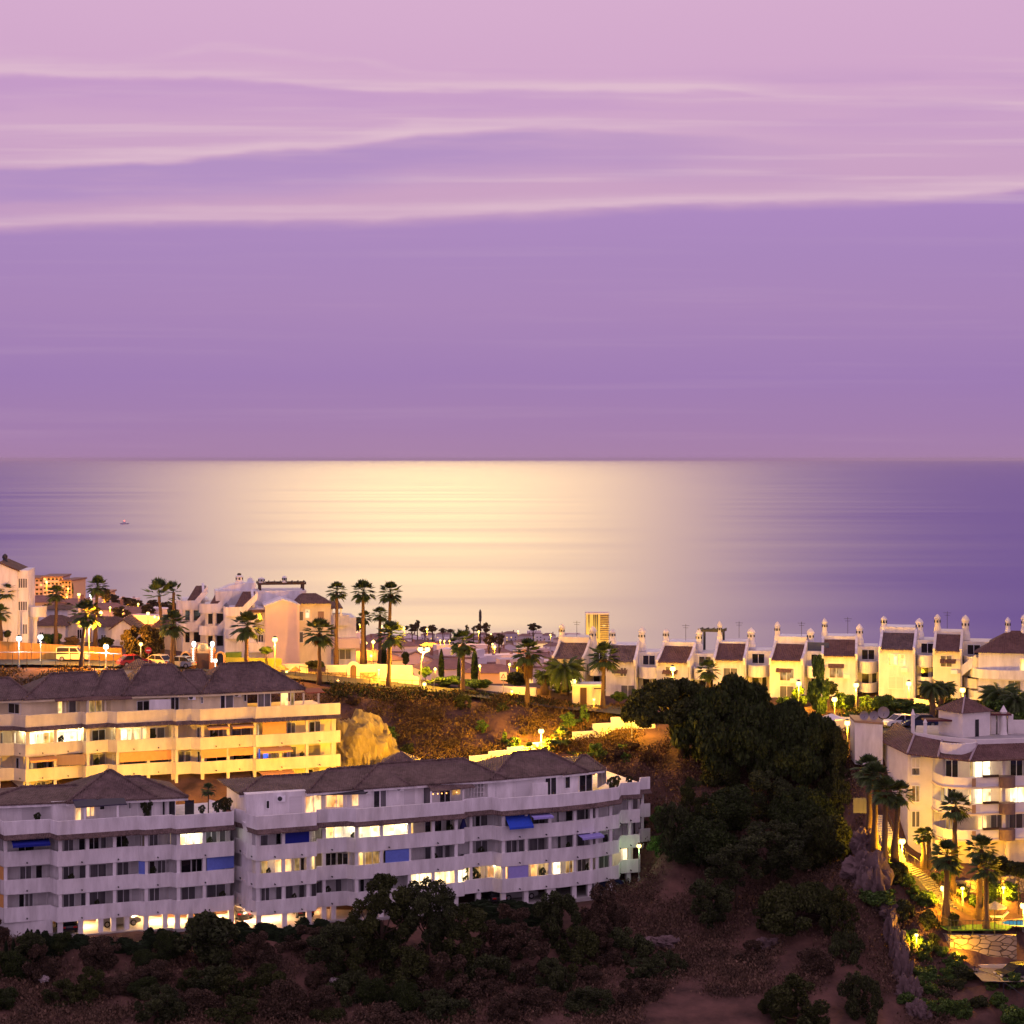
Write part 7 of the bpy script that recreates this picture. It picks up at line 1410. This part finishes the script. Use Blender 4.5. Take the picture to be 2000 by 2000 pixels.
# small pyramid roofs behind: stair towers of the rear wings
def pyr(px0, px1, pk, pe, d, lb):
    s = FL/d; w = (px1-px0)/s; p = W(px0, pe, d); r = root('stair_tower', p, lb, 'building'); h = (pe-pk)/s
    MB().box(.4, w-.4, .3, 4, -4, -.001).build('wall', CREAM, r); q = [(0, 0, 0), (w, 0, 0), (w, 4.4, 0), (0, 4.4, 0)]; m = MB()
    for k in range(4): m.poly([q[k], q[(k+1) % 4], (w/2, 2.2, h)])
    m.poly(q[::-1]); m.build('roof', ROOF, r)
pyr(742, 820, 1472, 1493, 231, 'small pyramid roofed tower peeping over the long tiled roof'); pyr(235, 292, 1289, 1307, 254.5, 'small pyramid roofed tower behind the golden block roof')

rg = random.Random(77); KIN = ['rnd3', 'lgreen', 'rnd2', 'rnd3']; KN = ['lime green round', 'loose bright green', 'dark green', 'mid green round']
for i, (px, d) in enumerate([(1700, 210), (1728, 208.5), (1742, 206.8), (1775, 205.5), (1796, 205), (1806, 203.6), (1822, 205.4), (1838, 204.4), (1770, 211), (1785, 209.8), (1745, 212), (1726, 212.5), (1830, 213.4), (1848, 214.5), (1876, 214), (1905, 213.6), (1940, 213.8), (1975, 213.7), (1772, 201.5), (1798, 199.6), (1818, 198.4), (1850, 200.8), (1870, 199), (1812, 195.6), (1850, 195.4), (1880, 194.8), (1915, 196), (1950, 196.3), (1770, 196.4), (1980, 198.6), (1890, 201.6)]):
    p = on(px, d); k = i % 4; rr = rg.uniform(14, 24); pyc = HY+(CZ-p.z)*FL/d-rr*.55
    T(px, pyc, d, rr, rr*rg.uniform(.6, 1.0), KIN[k], f'{KN[k]} garden shrub, {ORD_[i % 16]} {"of the upper beds" if i < 16 else "of the lower beds"} on the right hand garden slope', name='shrub', cat='shrub', group='shrubs of the garden slope', trunk=.05, limbs=3)
for i, (px, d, kd) in enumerate([(1150, 266, 'rnd3'), (1240, 264, 'lgreen'), (1330, 262.5, 'lgreen'), (1372, 262, 'rnd3'), (1440, 261, 'lgreen'), (1530, 259, 'rnd3'), (1560, 258.5, 'lgreen'), (1640, 256, 'rnd3'), (1690, 255.4, 'lgreen'), (1712, 254, 'rnd3'), (1740, 253.6, 'lgreen'), (1800, 252.6, 'rnd3'), (1850, 251, 'lgreen'), (1905, 250.6, 'rnd3'), (1940, 250, 'lgreen'), (1660, 249.5, 'rnd3'), (1700, 248.8, 'lgreen'), (1780, 248, 'rnd3')]):
    p = on(px, d); rr = rg.uniform(12, 20); pyc = HY+(CZ-p.z)*FL/d-rr*.7
    T(px, pyc, d, rr, rr*rg.uniform(.7, 1.2), kd, f'{"rounded" if kd == "rnd3" else "loose"} lit garden shrub before the townhouse row, {ORD_[i]} from the left', name='shrub', cat='shrub', group='shrubs before the townhouses', trunk=.05, limbs=3)
for i, (px, d) in enumerate([(648, 247), (700, 252), (760, 250), (800, 247), (850, 254), (880, 248), (940, 252), (980, 256), (1020, 251), (1070, 255), (1110, 253), (905, 257), (780, 256), (690, 257), (1005, 247.6), (1290, 236), (1265, 243), (1235, 246.5), (1300, 226), (1255, 236.5), (1370, 243), (1200, 244)]):
    p = on(px, d); rr = rg.uniform(12, 22); pyc = HY+(CZ-p.z)*FL/d-rr*.6
    T(px, pyc, d, rr, rr*rg.uniform(.6, .9), ['los2', 'dry0', 'lgreen', 'los1'][i % 4], f'{["brown twiggy", "dry round", "olive green", "dark leafy"][i % 4]} bush on the {"cliff face, " if i < 15 else "brown slope by the pine trunk, "}{ORD_[i if i < 15 else i-15]} of its kind', name='shrub', cat='shrub', group='bushes of the cliff', trunk=.05, limbs=3)
# ------------------------------------------------------------------ far town, hillside flats and tower
TW = [M('town_white', (.74, .66, .66), rough=.9), M('town_pink', (.66, .50, .48), rough=.9), M('town_ochre', (.56, .40, .26), rough=.9), M('town_grey', (.50, .44, .48), rough=.9)]
TRF = M('town_roof', (.26, .15, .13), (.17, .10, .09), .4, .9); TWN = ['white', 'pink', 'ochre', 'grey']
TLIT = E('town_lit_window', (1, .58, .18), 1.6)
def town_proto(w, dp, h, kind, wi):
    """one town house mesh set: wall, roof, windows as separate parts"""
    ms = []
    b = MB().box(-w/2, w/2, 0, dp, -6, h)
    if kind == 'terrace': b.box(-w/2+.001, w/2-.8, 3, dp-.5, h, h+2.6)
    ms.append(('wall', b, TW[wi]))
    m = MB()
    if kind == 'gable':
        for sg in (0, 1):
            a = -w/2-.4 if sg == 0 else w/2+.4; m.hexa([(a, -.3, h), (0, -.3, h+w*.2), (0, dp+.3, h+w*.2), (a, dp+.3, h)], [(a, -.3, h+.2), (0, -.3, h+w*.2+.2), (0, dp+.3, h+w*.2+.2), (a, dp+.3, h+.2)])
        ms[0][1].extr([(-w/2, h-.01), (w/2, h-.01), (0, h+w*.2-.02)], 'y', 0, dp)
    elif kind == 'hip':
        q = [(-w/2-.5, -.5, h), (w/2+.5, -.5, h), (w/2+.5, dp+.5, h), (-w/2-.5, dp+.5, h)]; a, c = (-w*.2, dp/2, h+2.0), (w*.2, dp/2, h+2.0); m.poly([q[0], q[1], c, a]); m.poly([q[1], q[2], c]); m.poly([q[2], q[3], a, c]); m.poly([q[3], q[0], a]); m.poly([(x, y, z-.02) for x, y, z in q[::-1]])
    else: m.box(-w/2-.2, w/2+.2, -.3, 2.9, h, h+.35)
    m.box(w*.28, w*.28+.9, dp*.55, dp*.55+.9, h, h+3.0); ms.append(('roof', m, TRF))
    n = max(2, int(w/3.6)); fl = max(1, int(h/2.9))
    for f in range(fl):
        for k in range(n): x = -w/2+w*(k+.5)/n; ms.append(('window', MB().box(x-.6, x+.6, -.06, .01, f*2.9+.9-.0, f*2.9+2.2), 'w'))
    out = []
    for nm, mb, mt in ms:
        me = bpy.data.meshes.new(nm); me.from_pydata(mb.v, [], mb.f); me.update(); out.append((nm, me, mt))
    return out
PROT = {}
WDARK = M('town_window', (.03, .025, .03), rough=.3)
for k in ('gable', 'hip', 'terrace'):
    for wi in range(4): PROT[k, wi] = town_proto((11, 14, 15)[('gable', 'hip', 'terrace').index(k)], 9, (5.6, 8.4, 8.6)[('gable', 'hip', 'terrace').index(k)], k, wi)
def place_town(px, d, kind, wi, label, rz, lit, rng, group, sink=0, sc=1.0):
    p = on(px, d); r = root('town_house', (p.x, p.y, p.z-sink), label, 'house', group, R(rz), sc)
    for nm, me, mt in PROT[kind, wi]:
        o = link(me, nm, r); 
        if nm == 'window':
            if not me.materials: me.materials.append(None)
            o.material_slots[0].link = 'OBJECT'; o.material_slots[0].material = TLIT if rng.random() < lit else WDARK
        elif not me.materials: me.materials.append(mt)
    return r
rng = random.Random(21)
ROWS = [(445, 640, 1010, 98, 'nearest row below the cliff road'), (520, 650, 1060, 86, 'second town row'), (610, 645, 1090, 72, 'third town row'), (720, 650, 1110, 62, 'fourth town row'), (860, 655, 1120, 54, 'middle town row'), (1010, 660, 1130, 47, 'upper middle town row'), (1180, 690, 1140, 42, 'high town row'), (1380, 740, 1130, 36, 'highest but one town row'), (1600, 790, 1130, 32, 'town row on the skyline')]
ORD = ['leftmost', 'second', 'third', 'fourth', 'fifth', 'sixth', 'seventh', 'eighth', 'ninth', 'tenth', 'eleventh', 'twelfth', 'thirteenth', 'fourteenth', 'fifteenth', 'sixteenth', 'seventeenth', 'eighteenth', 'nineteenth', 'twentieth']
RN = dict(gable='gabled', hip='hip roofed', terrace='flat terraced')
for d, p0, p1, st, nm in ROWS:
    px = p0+rng.uniform(0, st*.5); i = 0
    while px < p1:
        k = rng.choice(['gable', 'hip', 'hip', 'terrace']); wi = rng.choice([0, 0, 1, 1, 2, 3]) if d < 700 else rng.choice([0, 0, 0, 1, 3])
        place_town(px, d+rng.uniform(-25, 25)*d/600, k, wi, f'{TWN[wi]} {RN[k]} house, {ORD[min(i, 19)]} from the left in the {nm}', rng.uniform(-28, 28), .25, rng, 'houses of the far town', rng.uniform(0, 2.5), rng.uniform(.72, .95))
        px += st*rng.uniform(.66, .95); i += 1
# houses on the hillside at the left
i = 0
for d, p0, p1, st in ((430, 150, 340, 60), (520, 75, 345, 58), (620, 150, 350, 48), (740, 185, 350, 42)):
    px = p0+rng.uniform(0, 20); j = 0
    while px < p1:
        k = rng.choice(['gable', 'hip', 'terrace']); wi = rng.choice([0, 1, 2, 3]); place_town(px, d, k, wi, f'{TWN[wi]} {RN[k]} hillside house, {ORD[j]} of the left hill row {["near the villas", "behind the lamps", "under the flats", "at the hilltop"][i]}', rng.uniform(-25, 25), .3, rng, 'houses on the left hillside', 2.0, .8)
        px += st*rng.uniform(.85, 1.2); j += 1
    i += 1
# apartment slab on the left hill
def slab(px0, px1, pt, pb, d, floors, bays, lb, wall, rz=0, lit=.15, name='apartment_slab', roof=True):
    s = FL/d; w = (px1-px0)/s; h = (pb-pt)/s; p = W(px0, pb, d); r = root(name, p, lb, 'apartment building', None, R(rz)); rg = random.Random(px0); MB().box(0, w, 0, 14, -15, h).build('wall', wall, r)
    fh = h/floors
    for f in range(floors):
        MB().box(.4, w-.4, -.9, -.001, f*fh+.05, f*fh+fh*.40).build('balcony', wall, r)
        for k in range(bays): x = w*(k+.5)/bays; o = MB().box(x-w/bays*.30, x+w/bays*.30, -.06, .01, f*fh+fh*.42, f*fh+fh*.86).build('window', TLIT if rg.random() < lit else WDARK, r)
    if roof: MB().box(-.4, w+.4, -1.2, 14.4, h, h+.5).build('roof', TRF, r)
    return r, w, h
slab(52, 84, 1131, 1174, 700, 5, 4, 'left wing of the pink lit hillside flats', TW[1], 4, .06); slab(84, 122, 1128, 1172, 690, 5, 5, 'main wing of the pink lit hillside flats', TW[1], 2, .06); slab(120, 140, 1135, 1166, 690, 4, 3, 'right lit end of the hillside flats', TW[2], -8, .2)
slab(190, 208, 1160, 1172, 640, 2, 3, 'squat ochre block right of the hillside flats', TW[2], 0, .2)
# golden high-rise by the shore
def highrise():
    d = 1450; s = FL/d; p = W(1145, 1250, d); r = root('tower_block', p, 'golden lit high-rise standing alone on the shore before the sea', 'tower'); w = 44/s; h = 50/s; g = M('tower_gold', (.62, .46, .20), rough=.8)
    MB().box(0, w*.62, 0, 12, -30, h).build('wall', g, r); MB().box(w*.62, w, 1.5, 12, -30, h).build('balcony_wing', g, r); MB().box(-.3, w+.3, -.3, 12.3, h, h+.9).build('roof', TW[1], r)
    for f in range(12): MB().box(w*.62, w+.6, .0, 1.499, f*h/12+.2, f*h/12+h/12*.42).build('balcony', TRF, r)
    for k in (.12, .34, .42, .5):
        for f in range(0, 12, 2): MB().box(w*k-.5, w*k+.5, -.08, .01, f*h/12+.9, f*h/12+2.6+h/12).build('window', WDARK, r)
    MB().box(w*.72, w*.86, 1.4, 1.52, h*.5, h*.57).build('window', TLIT, r)
    # floodlight added to gild the tower, no such lamp known there
    l = root('floodlight', W(1160, 1262, d-45), 'added floodlight on a mast to gild the high-rise', 'floodlight'); MB().tube([(0, 0, -30), (0, 0, 0)], .2, 6).build('mast', DKFR, l); MB().box(-.6, .6, -.4, .4, .01, .8).build('lamp_head', GLOW_Y, l); point_light(l, (0, 1.5, 1.5), 130000, (1, .62, .10), .3)
highrise()
# radio mast
p = on(938, 1150); r = root('radio_mast', p, 'thin radio mast with aerial cluster above the town skyline', 'mast'); h = p.z; zt = Zp(1190, 1150)-p.z; MB().tube([(0, 0, -2), (0, 0, zt*.75)], [.5, .35], 6).build('mast_pole', DKFR, r); MB().lathe(0, 0, [(.4, zt*.74), (.75, zt*.78), (.75, zt*.95), (.15, zt)], 8).build('aerial_cluster', DKFR, r)
# trees of the town
rg = random.Random(5)
TT = [(700, 1218, 700, 20, 11), (805, 1226, 1000, 16, 6), (815, 1219, 1000, 6, 7), (830, 1229, 1000, 13, 5), (845, 1227, 990, 10, 6), (935, 1226, 1130, 9, 7), (950, 1225, 1130, 9, 8), (1042, 1224, 1150, 14, 6), (912, 1226, 1150, 4, 5), (925, 1228, 1150, 4, 4), (955, 1249, 640, 12, 9), (975, 1248, 640, 12, 9), (690, 1213, 690, 8, 8), (1020, 1300, 430, 18, 14), (880, 1232, 1180, 10, 3), (865, 1231, 1180, 8, 4),
      (205, 1160, 560, 12, 10), (220, 1172, 600, 14, 10), (245, 1176, 620, 22, 8), (262, 1182, 560, 20, 10), (290, 1190, 520, 16, 9), (300, 1178, 640, 14, 6), (325, 1188, 560, 18, 11), (340, 1190, 520, 12, 12), (135, 1188, 480, 14, 9), (95, 1190, 470, 14, 10), (120, 1172, 600, 12, 7), (165, 1178, 560, 14, 8), (185, 1192, 480, 12, 7), (235, 1196, 460, 20, 10), (70, 1180, 560, 12, 8), (150, 1205, 430, 14, 8)]
for i, (px, py, d, rw, rh) in enumerate(TT):
    tree(px, py, d, rw*d/FL, rh*d/FL, 'far', ('dark round tree on the left hill, ' if px < 400 else 'dark tree of the far town, ')+f'{["small", "broad", "medium"][0 if rw < 10 else 1 if rw > 16 else 2]}, '+('%s among the hill trees' if px < 400 else '%s among the town trees') % (ORD[(i if px > 400 else i-16) % 14]+' from the '+('left' if (i if px > 400 else i-16) < 14 else 'right')), name='distant_tree', group='trees of the left hill' if px < 400 else 'trees of the far town', trunk=.3, limbs=3)
# lamps of the town: each a post with a globe
TL = [(91, 1137, 660), (103, 1170, 560), (112, 1186, 470), (133, 1150, 640), (131, 1166, 600), (146, 1188, 455), (141, 1196, 445), (197, 1197, 430), (270, 1180, 540), (253, 1185, 560), (120, 1188, 480), (82, 1175, 640), (56, 1154, 640), (55, 1162, 640), (200, 1178, 560), (215, 1187, 500), (240, 1193, 480), (302, 1205, 420), (310, 1207, 425), (789, 1227, 760), (834, 1229, 900), (745, 1224, 640), (703, 1220, 600), (729, 1254, 420), (725, 1281, 380), (935, 1234, 1050), (959, 1239, 820), (860, 1251, 640), (868, 1252, 640), (878, 1251, 640), (966, 1264, 560), (962, 1258, 600), (995, 1298, 420), (1010, 1300, 425), (937, 1301, 400), (850, 1307, 360), (673, 1246, 470), (688, 1246, 470), (692, 1248, 470), (680, 1245, 475), (715, 1256, 430), (1075, 1240, 900), (1012, 1233, 1200), (648, 1247, 470), (655, 1243, 480)]
for i, (px, py, d) in enumerate(TL):
    c = W(px, py, d); g = gz(c.x, c.y); g = min(g, c.z-3); lit_big = i in (0, 7, 19, 20, 21, 23, 25, 30); r = root('town_lamp', (c.x, c.y, g), f'{"bright" if lit_big else "small"} {"orange lamp among the left hill houses" if px < 400 else "orange lamp among the far town houses"}, {ORD[(i if px < 400 else i-19) % 14]} of {"those" if (i if px < 400 else i-19) < 14 else "the second group"}', 'street lamp', 'lamps of the far town')
    MB().tube([(0, 0, -1), (0, 0, c.z-g)], .07, 5).build('pole', DKFR, r); q = max(.3, d/FL*1.8)*(1.5 if lit_big else 1); MB().lathe(0, 0, [(.05, c.z-g-q), (q, c.z-g), (.05, c.z-g+q)], 8).build('lamp_globe', GLOW_Y, r); point_light(r, (0, -q-.3, c.z-g-q), 9000*(d/450)**1.5*(2.2 if lit_big else 1)*(2.5 if i == 0 else 1), SOD, .3)
# boat lights far out on the sea
p = W(243, 1024, 4650); r = root('boat', (p.x, p.y, 0), 'tiny boat with a red light out on the sea', 'boat'); MB().extr([(-9, .5), (9, .5), (11, 3), (-10, 3)], 'y', -2, 2).build('hull', TW[3], r); MB().box(-4, 3, -1.6, 1.6, 3, 6).build('cabin', TW[0], r); MB().lathe(0, 0, [(.3, 6.5), (1.3, 8), (.3, 9.5)], 8).build('mast_light', E('red_boat_light', (1, .08, .05), 6), r)
# ------------------------------------------------------------------ the evening air
def air():
    o = MB().box(-165000, 165000, -5000, 125000, -12, 162).build('haze', None); m = bpy.data.materials.new('evening_haze'); m.use_nodes = True; nt = m.node_tree
    for n in list(nt.nodes): nt.nodes.remove(n)
    v = nt.nodes.new('ShaderNodeVolumePrincipled'); v.inputs['Color'].default_value = (.86, .72, .92, 1); v.inputs['Density'].default_value = 1.1e-5; v.inputs['Anisotropy'].default_value = .2
    u = nt.nodes.new('ShaderNodeOutputMaterial'); nt.links.new(v.outputs[0], u.inputs['Volume']); o.data.materials.append(m); tag(o, 'thin violet haze over the sea', None, None, 'stuff')
air()
